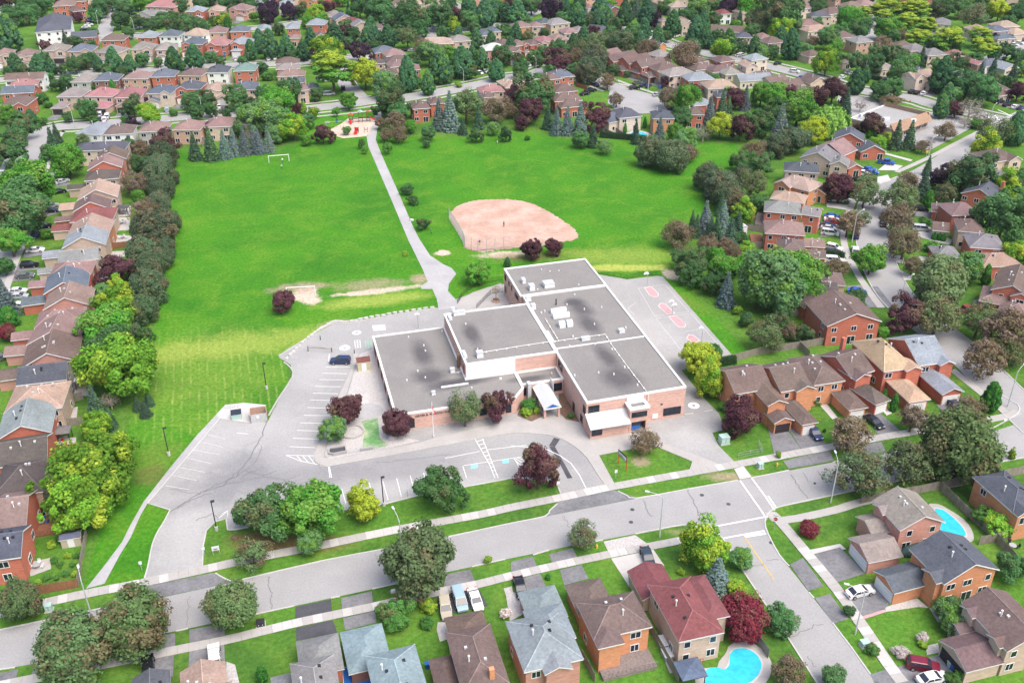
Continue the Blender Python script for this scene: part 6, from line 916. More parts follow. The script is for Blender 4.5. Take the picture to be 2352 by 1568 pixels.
# ------------------------------------------------------------------ cars
def car_meshes(kind):
    sp = {'sedan': (4.7, .90, .62, 1.42, [(-2.35, .55), (-2.3, .85), (-1.5, .93), (1.0, .93), (2.1, .78), (2.35, .6)], (-1.75, -1.05, .35, 1.15)), 'suv': (4.6, .93, .72, 1.70, [(-2.3, .6), (-2.28, 1.0), (-2.1, 1.06), (1.0, 1.04), (2.1, .92), (2.3, .68)], (-2.2, -1.85, .35, 1.1)),
          'van': (5.0, .97, .72, 1.80, [(-2.5, .6), (-2.48, 1.0), (-2.3, 1.08), (1.3, 1.05), (2.3, .88), (2.5, .65)], (-2.42, -2.15, .85, 1.75)), 'pickup': (5.5, .98, .75, 1.82, [(-2.75, .65), (-2.72, 1.05), (-.7, 1.08), (1.2, 1.1), (2.6, 1.02), (2.75, .72)], (-.95, -.6, .75, 1.35))}[kind]
    L, w, gz, zt, prof, (gx0, gx1, gx2, gx3) = sp; mb = MB(); bot = [(-L / 2 + .02, .28), (L / 2 - .02, .28)]
    poly = [(-L / 2 + .06, .26)] + prof + [(L / 2 - .06, .26)]; n = len(poly)
    def wid(x, z): e = max(0, abs(x) / (L / 2) - .72) / .28; return w * (1 - .16 * e * e) * (1 if z < .7 else .955)
    A = [(x, -wid(x, z), z) for x, z in poly]; B = [(x, wid(x, z), z) for x, z in poly]; mb.add(A + B, [[i, (i + 1) % n, (i + 1) % n + n, i + n] for i in range(n)]); mb.add(A, [list(range(n))]); mb.add(B, [list(range(n))[::-1]])
    if kind == 'pickup': mb.box(-2.65, -1.05, -.8, .8, 1.085, 1.09, 1)
    body = mb.data('body', ['car_paint', 'dark_metal']); zb = prof[2][1] + .005; g = MB(); wi = w * .93; wo = w * .78
    lo = [(gx0, -wi, zb), (gx3, -wi * .97, zb), (gx3, wi * .97, zb), (gx0, wi, zb)]; hi = [(gx1, -wo, zt - .06), (gx2, -wo, zt - .06), (gx2, wo, zt - .06), (gx1, wo, zt - .06)]
    g.add(lo + hi, [(0, 1, 5, 4), (1, 2, 6, 5), (2, 3, 7, 6), (3, 0, 4, 7), (4, 5, 6, 7)]); glass = g.data('windows', ['dark_glass'])
    r = MB(); e = .05; top = [(gx1 + .12, -wo + .08, zt), (gx2 - .12, -wo + .08, zt), (gx2 - .12, wo - .08, zt), (gx1 + .12, wo - .08, zt)]; rim = [(gx1 - e, -wo - e, zt - .07), (gx2 + e, -wo - e, zt - .07), (gx2 + e, wo + e, zt - .07), (gx1 - e, wo + e, zt - .07)]
    r.add(rim + top, [(0, 1, 5, 4), (1, 2, 6, 5), (2, 3, 7, 6), (3, 0, 4, 7), (4, 5, 6, 7)])
    def pillar(a, b, s=.05): r.tube(a, b, s, s, 4)
    for i in range(4): pillar(lo[i], hi[i])
    mx = (gx0 + gx3) / 2; my = (gx1 + gx2) / 2
    for s in (-1, 1): pillar((mx, s * wi, zb), (my, s * wo, zt - .06))
    if kind in ('suv', 'van'):
        for s in (-1, 1): pillar((gx0 + .75, s * wi, zb), (gx1 + .7, s * wo, zt - .06), .06)
    roof = r.data('roof', ['car_paint']); wh = MB(); wh.tube((0, -.11, 0), (0, .11, 0), .33, .33, 14); wh.tube((0, -.125, 0), (0, -.11, 0), .19, .21, 10, 1); wh.tube((0, .11, 0), (0, .125, 0), .21, .19, 10, 1)
    wheel = wh.data('wheel', ['tyre', 'rim']); zl = prof[-2][1]
    hl = MB().box(-.05, .06, -.2, .2, -.09, .09).data('headlight', ['lamp_white']); tlm = MB().box(-.05, .05, -.17, .17, -.1, .14).data('tail_light', ['lamp_red'])
    return body, glass, roof, wheel, hl, tlm, L, w, prof
CM = {k: car_meshes(k) for k in ('sedan', 'suv', 'van', 'pickup')}
CC = {'w': (.72, .72, .72), 'k': (.012, .013, .016), 'n': (.02, .035, .10), 's': (.40, .42, .44), 'b': (.02, .10, .42), 'g': (.12, .125, .13), 'r': (.30, .02, .03), 'm': (.16, .012, .03), 't': (.42, .38, .30), 'l': (.30, .42, .52), 'd': (.03, .05, .07)}
CN = {'w': 'white', 'k': 'black', 'n': 'navy blue', 's': 'silver', 'b': 'bright blue', 'g': 'dark grey', 'r': 'red', 'm': 'maroon', 't': 'beige', 'l': 'pale blue', 'd': 'dark teal'}
KN = {'sedan': 'car', 'suv': 'suv', 'van': 'minivan', 'pickup': 'pickup truck'}
CARS = []
def car(t, x, y, ang, col, kind='sedan', phrase=''):
    X, Y = tv(t, x, y); p = P(X, Y, .6); a = math.radians(ang); d = P(X + math.cos(a) * 6, Y - math.sin(a) * 6, .6) - p; body, glass, roof, wheel, hl, tlm, L, w, prof = CM[kind]
    root = obj({'sedan': 'parked_car', 'suv': 'parked_suv', 'van': 'parked_minivan', 'pickup': 'pickup_truck'}[kind], None, None, (p.x, p.y, .05), math.atan2(d.y, d.x)); c_ = CC[col]
    obj('body', body, root, color=c_); obj('windows', glass, root); obj('roof', roof, root, color=c_)
    for sx in (-.31, .30):
        for sy in (-1, 1): obj('wheel', wheel, root, (L * sx, sy * (w - .10), .33))
    for sy in (-1, 1): obj('headlight', hl, root, (L / 2 - .12, sy * w * .62, .66)); obj('tail_light', tlm, root, (-L / 2 + .03, sy * w * .72, .80))
    CARS.append((root, col, kind, phrase, X, Y)); return root
CL = {'A|in the upper-left streets': '500,640,85,w,suv 567,635,85,w,suv 830,175,5,n 820,200,5,n 815,228,5,w 790,248,5,w 775,272,5,k 1690,570,90,w 2055,542,90,k,suv 2165,542,90,w 915,1055,80,w,van 985,1070,80,w,van 1535,1010,90,l,suv 2015,978,90,w 2030,1020,90,g 2085,995,90,k 2275,982,90,w 1215,130,8,k 1255,97,8,n 1215,245,90,n 1855,245,90,w 960,1100,80,w,suv 910,1095,80,n',
      'B|near the playground and above it': '670,862,5,s,van 800,812,100,k,suv 115,542,90,w 175,532,90,w 600,715,0,k 640,740,0,w 360,178,-20,n 1180,215,10,w,van 1600,242,-8,k,suv 1650,255,-8,w 2055,668,-25,w 2105,655,-25,s 1380,462,0,k 1440,465,0,s 70,205,60,r',
      'C|around the court': '1150,758,15,g 1205,780,25,n 1255,788,40,n 1125,810,5,k,suv 1330,867,25,s 720,835,10,k,pickup 670,862,10,k 770,778,150,n 700,757,160,w 1485,1002,5,n 1510,330,10,w,suv 1605,352,80,k 1800,442,-5,k 2110,505,10,w,suv 2135,468,25,k 140,595,-25,w,van 60,575,-25,w 2090,510,10,w',
      'E|along the street past the plaza': '90,582,15,k 245,657,-8,w,suv 440,602,35,k 730,662,30,s 685,708,20,w 310,712,20,b 705,822,-40,g 765,672,30,s 1410,800,20,k,suv 1470,806,25,k,suv 1325,842,20,k 1375,850,22,k 1430,858,28,w 1540,137,5,n 1460,182,5,n 2130,937,12,k,suv 2200,962,12,k 2270,982,28,w 2325,992,28,n 2260,410,-10,w 2310,395,-10,w 1085,1492,-8,b,pickup 930,1557,-8,b 1075,727,80,k 1550,110,10,w,van',
      'F|along the curving street': '870,27,-8,w,suv 950,12,-8,b 830,82,-8,k 625,268,-5,w 690,262,-5,w 590,420,-4,b 590,446,-4,w 610,470,-4,r 550,500,-8,n 560,527,-8,s 570,572,-8,w,van 605,708,-14,w,suv 600,748,-4,k 600,822,-4,w,van 810,592,80,n 800,732,100,w,suv 820,1107,-8,b 1070,420,-87,n 1060,482,-82,k 1400,352,-5,k,suv 1410,532,-5,s,van 1820,1282,12,r,pickup 2120,77,12,w',
      'G|on the driveways beside the school': '425,838,-50,n 975,738,-38,k 780,795,-55,w 1330,690,-50,w 1715,590,-45,n',
      'H|on the driveways left of the field': '570,98,15,s 470,322,12,s 465,367,5,k 400,512,8,k,suv 340,592,22,n 325,728,4,w 270,868,4,k,suv 230,968,4,g 160,1105,4,w 170,1152,4,s 190,1237,-4,w 30,22,0,s 540,192,10,k 20,1712,20,g',
      'R|in the school lot': '540,492,180,n,suv', 'L|on the lower-left driveways': '1970,1315,95,w,suv 1365,1415,95,k,suv', 'M|on the bottom centre driveway': '1740,880,-80,t,suv 1870,800,-72,l,van 2015,800,-70,w', 'N|on the bottom right driveways': '75,690,-75,k 1245,410,-70,d',
      'O|on the side street driveways': '845,728,14,w 1425,1408,-10,m,suv 1510,1525,12,w'}
for key, s in CL.items():
    t, ph = key.split('|')
    for w_ in s.split(): a = w_.split(','); car(t, float(a[0]), float(a[1]), float(a[2]), a[3], a[4] if len(a) > 4 else 'sedan', ph)
same = {}
for q in CARS: same.setdefault((q[1], q[2], q[3]), []).append(q)
for (c_, k_, ph), ls in same.items():
    ls.sort(key=lambda q: q[4])
    for i, q in enumerate(ls): tag(q[0], (f"the one {CN[c_]} {KN[k_]} {ph}" if len(ls) == 1 else f"{ordn(i + 1)} {CN[c_]} {KN[k_]} from left {ph}"), 'truck' if k_ == 'pickup' else 'car', 'parked cars ' + ph)

# ------------------------------------------------------------------ lamps, poles, flag
def street_lamp(t, bx, by, ang, label, h=9.0, arm=2.4):
    X, Y = tv(t, bx, by); p = P(X, Y); a = math.radians(ang); d = P(X + math.cos(a) * 6, Y - math.sin(a) * 6) - p; o = thing('street_lamp', label, 'street lamp', p, math.atan2(d.y, d.x), 'street lamps')
    MB().tube((0, 0, 0), (0, 0, h - .6), .13, .08, 8).build('pole', 'galvanised', o); MB().path([(0, 0, h - .7), (arm * .35, 0, h - .1), (arm, 0, h + .15)], .05, 6).build('arm', 'galvanised', o)
    MB().box(arm - .1, arm + .6, -.15, .15, h + .06, h + .22).build('lamp_head', 'white_metal', o)
for a in (('N', 1355, 225, 170, 'tall street lamp on the verge opposite the school sign'), ('G', 575, 1480, 110, 'tall street lamp on the verge at the side street corner'), ('O', 800, 1120, 165, 'street lamp beside the side street sidewalk, lower right'), ('M', 1345, 445, 120, 'street lamp half hidden in the big tree at the bottom'), ('L', 860, 1010, 100, 'street lamp behind the lower-left trees'), ('F', 770, 660, 20, 'street lamp by the blue cars on the curving street'), ('F', 1200, 1290, 20, 'street lamp near the crimson tree on the curving street'), ('G', 2200, 600, 40, 'street lamp by the cedars at the right-hand corner'),
          ('E', 2030, 1150, 30, 'street lamp at the plaza crossing'), ('E', 1470, 1460, 20, 'street lamp on the verge below the plaza'), ('B', 1910, 800, 150, 'street lamp on the street above the field'), ('A', 690, 1180, 150, 'street lamp by the white vans, upper left'), ('A', 1240, 312, 150, 'street lamp in the second upper-left row'), ('A', 1862, 1062, 150, 'street lamp in front of the fifth upper-left row'), ('C', 1248, 855, 150, 'street lamp by the court cars'), ('C', 220, 690, 150, 'street lamp by the white vans left of the court'), ('B', 2180, 245, 150, 'street lamp near the top edge, centre'), ('A', 905, 245, 40, 'street lamp beside the townhouse parking'), ('E', 885, 705, 40, 'street lamp beside the pointed tree above the plaza'), ('E', 2190, 520, 110, 'street lamp at the far right by the locust trees')): street_lamp(*a, **({'h': 7.5} if a[0] in 'ABCE' else {}))
def lot_lamp(t, x, y, label):
    p = P(*tv(t, x, y)); o = thing('lot_lamp', label, 'lamp post', p, YAW, 'parking lot lamps'); MB().tube((0, 0, 0), (0, 0, .8), .3, .28, 12).build('base', 'pale_concrete', o); MB().tube((0, 0, .8), (0, 0, 6.2), .10, .08, 8).build('pole', 'dark_metal', o); MB().box(-.1, .55, -.2, .2, 6.15, 6.35).build('lamp_head', 'dark_metal', o)
for a in (('I', 1553, 1045, 'black lot lamp on the grass left of the parking lot'), ('J', 345, 1105, 'black lot lamp by the lot entrance'), ('J', 1880, 880, 'black lot lamp right of the orange tree'), ('V', 612.5, 893, 'black lot lamp at the top of the lot')): lot_lamp(*a)
p = P(*tv('R', 1397, 1190)); FP = thing('flagpole', 'white flagpole with a hanging red and white flag before the school', 'flagpole', p, YAW)
MB().tube((0, 0, 0), (0, 0, .3), .2, .18, 10).build('base', 'pale_concrete', FP); MB().tube((0, 0, .2), (0, 0, 8.0), .07, .045, 8).build('pole', 'white_metal', FP); MB().tube((0, 0, 8.0), (0, 0, 8.15), .08, .03, 8).build('finial', 'white_metal', FP)
fl = obj('flag', None, FP, (.06, 0, 7.3))
for i, m_ in enumerate(('plastic_red', 'white_trim', 'plastic_red')):
    vs, fs = [], []; n = 6
    for r_ in range(2):
        for k in range(n + 1): s = (i + k / n) / 3; vs.append((.45 * s + .06 * math.sin(s * 9), .10 * math.sin(s * 7 + r_), -1.5 * s - (.95 * r_)))
    MB().add(vs, [[k, k + 1, k + n + 2, k + n + 1] for k in range(n)]).build('flag_band', m_, fl)
MB().add([(.17, -.06, -1.15), (.21, -.07, -1.0), (.25, -.06, -1.15), (.32, -.05, -1.2), (.27, -.06, -1.3), (.22, -.06, -1.45), (.17, -.06, -1.3), (.12, -.05, -1.2)], [list(range(8))]).build('maple_leaf', 'plastic_red', fl)
# ------------------------------------------------------------------ sport
def hoop(t, x, y, label, double=False, h=3.4):
    p = P(*tv(t, x, y)); o = thing('basketball_hoop', label, 'hoop', p, YAW + math.pi / 2, 'basketball hoops'); MB().tube((0, 0, 0), (0, 0, h), .08, .07, 8).build('pole', 'metal_grey', o)
    for s in ((1, -1) if double else (1,)):
        MB().tube((0, 0, h - .15), (s * .9, 0, h - .1), .05, .05, 6).build('bracket', 'metal_grey', o); pts = [(s * .9, math.cos(k * math.pi / 10) * .75, h - .35 + math.sin(k * math.pi / 10) * .75) for k in range(11)]
        m_ = MB(); n = 11; m_.add(pts + [(q[0] + .06 * s, q[1], q[2]) for q in pts], [list(range(n)), list(range(n, 2 * n))[::-1]] + [[k, (k + 1) % n, (k + 1) % n + n, k + n] for k in range(n)]); m_.build('backboard', 'white_metal', o)
        rm = [(s * 1.25 + .23 * math.cos(k * math.pi / 6), .23 * math.sin(k * math.pi / 6), h - .4) for k in range(13)]; MB().path(rm, .02, 4).build('rim', 'lamp_red', o)
hoop('T', 1475, 400, 'basketball hoop at the far end of the ball courts'); hoop('T', 1705, 660, 'double basketball hoop between the two ball courts', True); hoop('T', 1975, 912, 'basketball hoop at the near end of the ball courts'); hoop('R', 1257, 195, 'basketball hoop in the yard behind the low wing')
def goal(t, a, b, label):
    A, B = P(*tv(t, *a)), P(*tv(t, *b)); W = (B - A).length; o = thing('soccer_goal', label, 'goal', A, math.atan2(B.y - A.y, B.x - A.x), 'soccer goals'); h = 2.35
    MB().tube((0, 0, 0), (0, 0, h), .11, .11, 8).build('post', 'white_metal', o); MB().tube((W, 0, 0), (W, 0, h), .11, .11, 8).build('post', 'white_metal', o); MB().tube((0, 0, h), (W, 0, h), .11, .11, 8).build('crossbar', 'white_metal', o)
    for x in (0, W): MB().path([(x, 0, h), (x, .7, h - .1), (x, 1.6, .03)], .04, 5).build('stay', 'white_metal', o)
goal('U', (120, 320), (305, 305), 'white soccer goal at the far end of the field'); goal('U', (285, 1545), (545, 1530), 'white soccer goal in the worn patch at the near end')
def fence_line(name, label, cat, pts, h, step, mk, group=None):
    """posts and panels along a line, each its own part"""
    o = thing(name, label, cat, pts[0], 0, group); o0 = pts[0]
    for a, b in zip(pts[:-1], pts[1:]):
        L_ = (b - a).length; n = max(1, round(L_ / step)); rz = math.atan2(b.y - a.y, b.x - a.x)
        for k in range(n): mk(o, a.lerp(b, k / n) - o0, L_ / n, rz, h)
    return o
FM = {}
def wood_panel(material):
    def mk(o, p, L_, rz, h):
        k = (material, round(L_, 1), h)
        if k not in FM:
            m_ = MB(); nb = max(3, int(L_ / .16)); w = L_ / nb
            for i in range(nb): m_.box(i * w + .01, (i + 1) * w - .01, -.012 + .012 * (i % 2), .012 + .012 * (i % 2), .04, h + .02 * ((i * 7) % 3))
            m_.box(0, L_, .03, .07, .3, .4); m_.box(0, L_, .03, .07, h - .35, h - .25)
            FM[k] = (m_.data('panel', [material]), MB().box(-.055, .055, -.055, .055, 0, h + .1).data('post', [material]))
        obj('panel', FM[k][0], o, p, rz); obj('post', FM[k][1], o, p, rz)
    return mk
def rail_panel(material, pick=.13, r=.012, rails=(.12, 1.0), pr=.03):
    def mk(o, p, L_, rz, h):
        k = (material, round(L_, 1), h, pick)
        if k not in FM:
            m_ = MB()
            for z in rails: m_.tube((0, 0, z * h), (L_, 0, z * h), .022, .022, 4)
            for i in range(int(L_ / pick)): m_.tube((i * pick, 0, rails[0] * h), (i * pick, 0, h), r, r, 3, cap=False)
            FM[k] = (m_.data('panel', [material]), MB().tube((0, 0, 0), (0, 0, h + .05), pr, pr, 6).data('post', [material]))
        obj('panel', FM[k][0], o, p, rz); obj('post', FM[k][1], o, p, rz)
    return mk
wd, cd, blk, chain, stopm = wood_panel('wood_fence'), wood_panel('cedar_wood'), rail_panel('dark_metal', .16, .016), rail_panel('metal_grey', .30, .010, (.03, .5, 1.0), .035), rail_panel('metal_grey', .22, .016, (.02, .35, .7, 1.0), .07)
for t, lb, q in (('K', 'long weathered board fence behind the row beside the school', [(470, 1000), (640, 965), (860, 905), (1230, 850), (1620, 785), (1950, 745)]), ('K', 'short board fence between two yards of the row beside the school', [(1225, 850), (1320, 940)]), ('K', 'board fence beside the red brick house by the curving street', [(1140, 560), (1330, 545)]), ('L', 'grey lattice-topped fence along the bottom-left garden', [(725, 665), (805, 210)]),
                 ('G', 'weathered fence along the corner pool yard', [(850, 1490), (1120, 1440), (1400, 1395), (1700, 1330), (2130, 1262), (2351, 1215)]), ('G', 'side fence of the corner pool yard', [(1575, 1365), (1800, 1580), (1960, 1720), (2090, 1840)]), ('O', 'fence behind the slate-roofed house, lower right edge', [(1935, 300), (2090, 275), (2260, 230), (2351, 205)]), ('O', 'slatted fence down the right edge, lower right', [(2095, 280), (2200, 400), (2351, 560)]), ('N', 'fence between the grey-roofed and brown-roofed bottom houses', [(640, 1350), (700, 1450), (760, 1568)]), ('N', 'fence between the brown-roofed and red-roofed bottom houses', [(1255, 1075), (1380, 1300), (1530, 1570)]), ('N', 'fence by the pool and crimson tree', [(2240, 1185), (2351, 1345)]),
                 ('I', 'grey yard fence behind the tan-roofed house left of the field', [(640, 570), (770, 530)]), ('I', 'grey yard fence behind the blue-roofed house left of the field', [(540, 790), (770, 765)]), ('D', 'yard fence behind the spruces right of the field', [(2080, 925), (2310, 965)]), ('D', 'yard fence near the deck right of the field', [(2130, 1095), (2360, 1110)]), ('D', 'yard fence right of the yellow tree beyond the field', [(2090, 870), (2240, 860)])):
    fence_line('board_fence', lb, 'fence', px(t, q), 1.9 if t != 'L' else 1.8, 2.4, wd, 'board fences')
for t, lb, q in (('L', 'brown board fence along the sidewalk, lower left', [(345, 755), (725, 692)]), ('I', 'red-brown cedar fence behind the gazebo left of the field', [(480, 1040), (870, 985)]), ('H', 'orange-brown cedar fence behind the pale-roofed house left of the field', [(985, 725), (1245, 695)]), ('C', 'low red-brown fence left of the court', [(585, 795), (690, 830)])): fence_line('cedar_fence', lb, 'fence', px(t, q), 1.8, 2.4, cd, 'cedar fences')
for t, lb, q in (('S', 'curved black railing along the rear patio lawn', [(910, 560), (950, 490), (1000, 445), (1060, 405), (1130, 378), (1230, 355), (1332, 342)]), ('S', 'angled black railing inside the rear patio', [(1085, 600), (1150, 535), (1215, 468), (1335, 450)]), ('T', 'black railing along the grass behind the ball courts', [(1030, 285), (1110, 295), (1290, 330), (1400, 308), (1580, 290)])): fence_line('black_railing', lb, 'railing', px(t, q), 1.2, 2.0, blk, 'black railings')
for t, lb, q, h in (('V', 'tall chain-link backstop around home plate', [(1032, 505), (1048, 530), (1063, 556), (1068, 569), (1098, 579), (1137, 574), (1176, 570)], 3.6), ('V', 'low chain-link fence along the ball diamond', [(1176, 571), (1246, 565), (1290, 557)], 1.3), ('Q', 'short grey chain-link fence on the verge by the purple tree', [(2080, 1028), (2185, 1005), (2300, 985), (2260, 900)], 1.1), ('R', 'low chain-link fence along the turf strip', [(400, 1385), (730, 1330), (980, 1290)], 1.0)): fence_line('chain_link_fence', lb, 'fence', px(t, q), h, 3.0, stopm if h > 3 else chain, 'chain-link fences')
# yard fences between the far back-view houses
yf = {}
for (root, rc, wc, row, X, Y, typ) in HOUSES:
    short = {'the second upper-left row, backs turned': 'behind the second upper-left row', 'the fourth upper-left row, backs turned': 'behind the fourth upper-left row', 'the row backing onto the goal-end spruces': 'by the goal-end spruces', 'the diagonal row right of the court': 'in the diagonal row'}.get(row)
    if short:
        rz = root.rotation_euler[2]; f = lambda x, y: Matrix.Rotation(rz, 3, 'Z') @ Vector((x, y, 0)) + root.location
        yf.setdefault(short, []).append((X, fence_line('yard_fence', 'x', 'fence', [f(-.6, 1.0), f(-.6, -6.0)], 1.7, 2.5, wd)))
for short, ls in yf.items():
    ls.sort(key=lambda q: q[0])
    for i, (X, o) in enumerate(ls): tag(o, f"{ordn(i + 1)} side yard fence from left {short}", 'fence', 'yard fences ' + short)
# ------------------------------------------------------------------ playground
pc = P(*tv('B', 960, 1130)); PG = thing('play_structure', 'large playground climber with red roof panels and slides', 'playground', pc, .1)
for x, y, h in ((-4.2, 0, 3.0), (-2.8, 0, 3.0), (-4.2, 1.4, 3.0), (-2.8, 1.4, 3.0), (-.6, .4, 4.0), (.8, .4, 4.0), (-.6, 1.8, 4.0), (.8, 1.8, 4.0), (2.4, .8, 3.6), (3.6, .8, 3.6), (2.4, 2.2, 3.6), (3.6, 2.2, 3.6)): MB().tube((x, y, 0), (x, y, h), .09, .09, 6).build('post', 'soil', PG)
for x0, x1, y0, y1, z in ((-4.2, -2.8, 0, 1.4, 1.3), (-.6, .8, .4, 1.8, 1.6), (2.4, 3.6, .8, 2.2, 1.5), (-2.8, -.6, .6, 1.2, 1.4), (.8, 2.4, .9, 1.6, 1.5)): MB().box(x0, x1, y0, y1, z, z + .1).build('platform', 'dark_metal', PG)
for x0, x1, y0, y1, z, m_ in ((-4.4, -2.6, -.2, 1.6, 3.0, 'plastic_red'), (-.8, 1.0, .2, 2.0, 4.0, 'utility_green'), (2.2, 3.8, .6, 2.4, 3.6, 'plastic_red')): f2, _ = roof_polys(x0, x1, y0, y1, z, 'gd', .6); q = MB(); [q.add(f_, [list(range(len(f_)))]) for f_ in f2]; q.build('roof', m_, PG)
def slide(parent, pts, w=.6, m_='plastic_red'):
    q = MB()
    for a, b in zip(pts[:-1], pts[1:]):
        a, b = Vector(a), Vector(b); n = Vector((-(b - a).y, (b - a).x, 0)).normalized() * w / 2; up = Vector((0, 0, .25)); q.add([a + n, b + n, b - n, a - n], [(0, 1, 2, 3)]); q.add([a + n, b + n, b + n + up, a + n + up], [(0, 1, 2, 3)]); q.add([a - n, b - n, b - n + up, a - n + up], [(0, 1, 2, 3)])
    q.build('slide', m_, parent)
slide(PG, [(3.6, 1.2, 1.7), (4.6, .9, 1.3), (5.6, .2, .8), (6.6, -.2, .35), (7.2, -.2, .3)]); slide(PG, [(-3.5, 0, 1.4), (-3.5, -1.2, .8), (-3.5, -2.2, .3)], .7)
p2 = P(*tv('B', 910, 1225)); PS = thing('toddler_climber', 'small red toddler climber with slide on the playground sand', 'playground', p2)
for x, y in ((0, 0), (1.2, 0), (0, 1.2), (1.2, 1.2), (3.4, .6), (4.6, .6)): MB().tube((x, y, 0), (x, y, 2.2), .07, .07, 6).build('post', 'dark_metal', PS)
MB().box(0, 1.2, 0, 1.2, .9, 1.0).build('platform', 'dark_metal', PS); MB().box(3.4, 4.6, .4, .8, 1.2, 1.3).build('platform', 'dark_metal', PS); slide(PS, [(.6, 0, 1.0), (.4, -1.2, .5), (.4, -2.0, .2)], 1.2); MB().box(-.1, 1.3, -.1, .05, 1.4, 2.2).build('panel', 'plastic_red', PS)
p3 = P(*tv('B', 730, 1180)); SW = thing('swing_set', 'grey swing set beside the playground climber', 'swings', p3, .12)
for x in (-3, 3):
    for y in (-.9, .9): MB().tube((x, y, 0), (x, 0, 2.6), .05, .05, 6).build('leg', 'metal_grey', SW)
MB().tube((-3, 0, 2.6), (3, 0, 2.6), .06, .06, 6).build('crossbar', 'metal_grey', SW)
for x in (-1.8, -.6, .6, 1.8): q = MB(); q.tube((x - .2, 0, 2.6), (x - .2, 0, .5), .012, .012, 3); q.tube((x + .2, 0, 2.6), (x + .2, 0, .5), .012, .012, 3); q.box(x - .24, x + .24, -.1, .1, .46, .5); q.build('swing', 'dark_metal', SW)
p4 = P(*tv('B', 745, 1125)); q = thing('waste_bin', 'blue drum bin on the grass by the playground', 'bin', p4); MB().tube((0, 0, 0), (0, 0, 1.2), .38, .40, 12).build('drum', 'plastic_blue', q); MB().tube((0, 0, 1.2), (0, 0, 1.35), .42, .3, 12).build('lid', 'dark_metal', q)
p4 = P(*tv('B', 655, 1140)); q = thing('picnic_bench', 'grey bench on the grass left of the playground', 'bench', p4, .1); MB().box(-.9, .9, -.25, .25, .45, .52).build('seat', 'metal_grey', q); MB().box(-.9, .9, .2, .26, .55, .95).build('backrest', 'metal_grey', q); MB().box(-.7, -.6, -.2, .2, 0, .45).build('leg', 'metal_grey', q); MB().box(.6, .7, -.2, .2, 0, .45).build('leg', 'metal_grey', q)
# ------------------------------------------------------------------ signs
def board(t, x, y, label, w, h, z, rz=0.0, post='metal_grey', face='white_metal', two=True, nm='sign'):
    o = thing(nm, label, 'sign', P(*tv(t, x, y)), rz)
    for s in ((-w / 2 + .08, w / 2 - .08) if two else (0,)): MB().box(s - .05, s + .05, -.05, .05, 0, z + h).build('post', post, o)
    MB().box(-w / 2, w / 2, -.09, -.05, z, z + h).build('panel', face, o); return o
s = board('Q', 1012, 1115, 'school message sign on two red posts on the triangular lawn', 2.8, 1.3, 2.0, math.radians(-62), 'plastic_red', 'dark_metal'); MB().box(-1.25, 1.25, -.11, -.09, 2.15, 2.95).build('message_panel', 'white_metal', s); MB().box(-1.25, 1.25, .06, .08, 2.15, 2.95).build('message_panel', 'white_metal', s); MB().box(-1.1, .2, -.125, -.11, 2.5, 2.62).build('text_line', 'dark_metal', s); MB().box(-1.1, .8, -.125, -.11, 2.28, 2.4).build('text_line', 'dark_metal', s)
b_ = board('J', 345, 1330, 'white notice board on two posts by the lot entrance', 1.2, .9, 1.0, YAW); MB().box(-.35, .35, -.11, -.09, 1.3, 1.42).build('text_line', 'dark_metal', b_); MB().box(-.3, .3, -.11, -.09, 1.12, 1.2).build('text_line', 'metal_grey', b_)
for t, x, y, lb in (('J', 235, 1340, 'small white sign at the kerb of the lot entrance'), ('L', 1305, 530, 'small white sign on the grass left of the lot entrance'), ('Q', 952, 1215, 'small white sign on the triangular lawn below the message sign'), ('Q', 422, 1320, 'small white sign at the end of the front grass strip'), ('J', 2100, 795, 'small dark sign on the front grass strip'), ('G', 2160, 780, 'small sign on the right-hand corner verge')): board(t, x, y, lb, .5, .6, 1.3, YAW, two=False)
p = P(*tv('O', 55, 155)); ss = thing('stop_sign', 'red stop sign with a green street blade on the corner', 'sign', p, math.radians(-20)); MB().tube((0, 0, 0), (0, 0, 3.0), .04, .04, 6).build('post', 'metal_grey', ss); oc = [(.38 * math.cos(math.pi / 8 + k * math.pi / 4), .38 * math.sin(math.pi / 8 + k * math.pi / 4)) for k in range(8)]; MB().add([(a, -.06, 2.25 + b) for a, b in oc] + [(a, -.04, 2.25 + b) for a, b in oc], [list(range(8)), list(range(8, 16))[::-1]] + [[k, (k + 1) % 8, (k + 1) % 8 + 8, k + 8] for k in range(8)]).build('panel', 'lamp_red', ss); MB().box(-.45, .45, -.02, .02, 2.8, 3.0).build('street_blade', 'utility_green', ss)
cu = bpy.data.curves.new('word', 'FONT'); cu.body = 'STOP'; cu.size = .26; cu.align_x = 'CENTER'; cu.extrude = .004; to = bpy.data.objects.new('tmp', cu); C.objects.link(to); me = bpy.data.meshes.new_from_object(to.evaluated_get(bpy.context.evaluated_depsgraph_get())); bpy.data.objects.remove(to); me.materials.clear(); me.materials.append(MATS['white_trim']); w_ = obj('word', me, ss, (0, -.066, 2.16)); w_.rotation_euler = (math.pi / 2, 0, 0)
for t, x, y, lb in (('E', 1450, 1450, 'yellow warning sign on the verge below the plaza'), ('E', 1745, 1590, 'yellow warning sign at the curving street junction')): board(t, x, y, lb, .8, .8, 1.8, 0, two=False, face='yellow_paint')
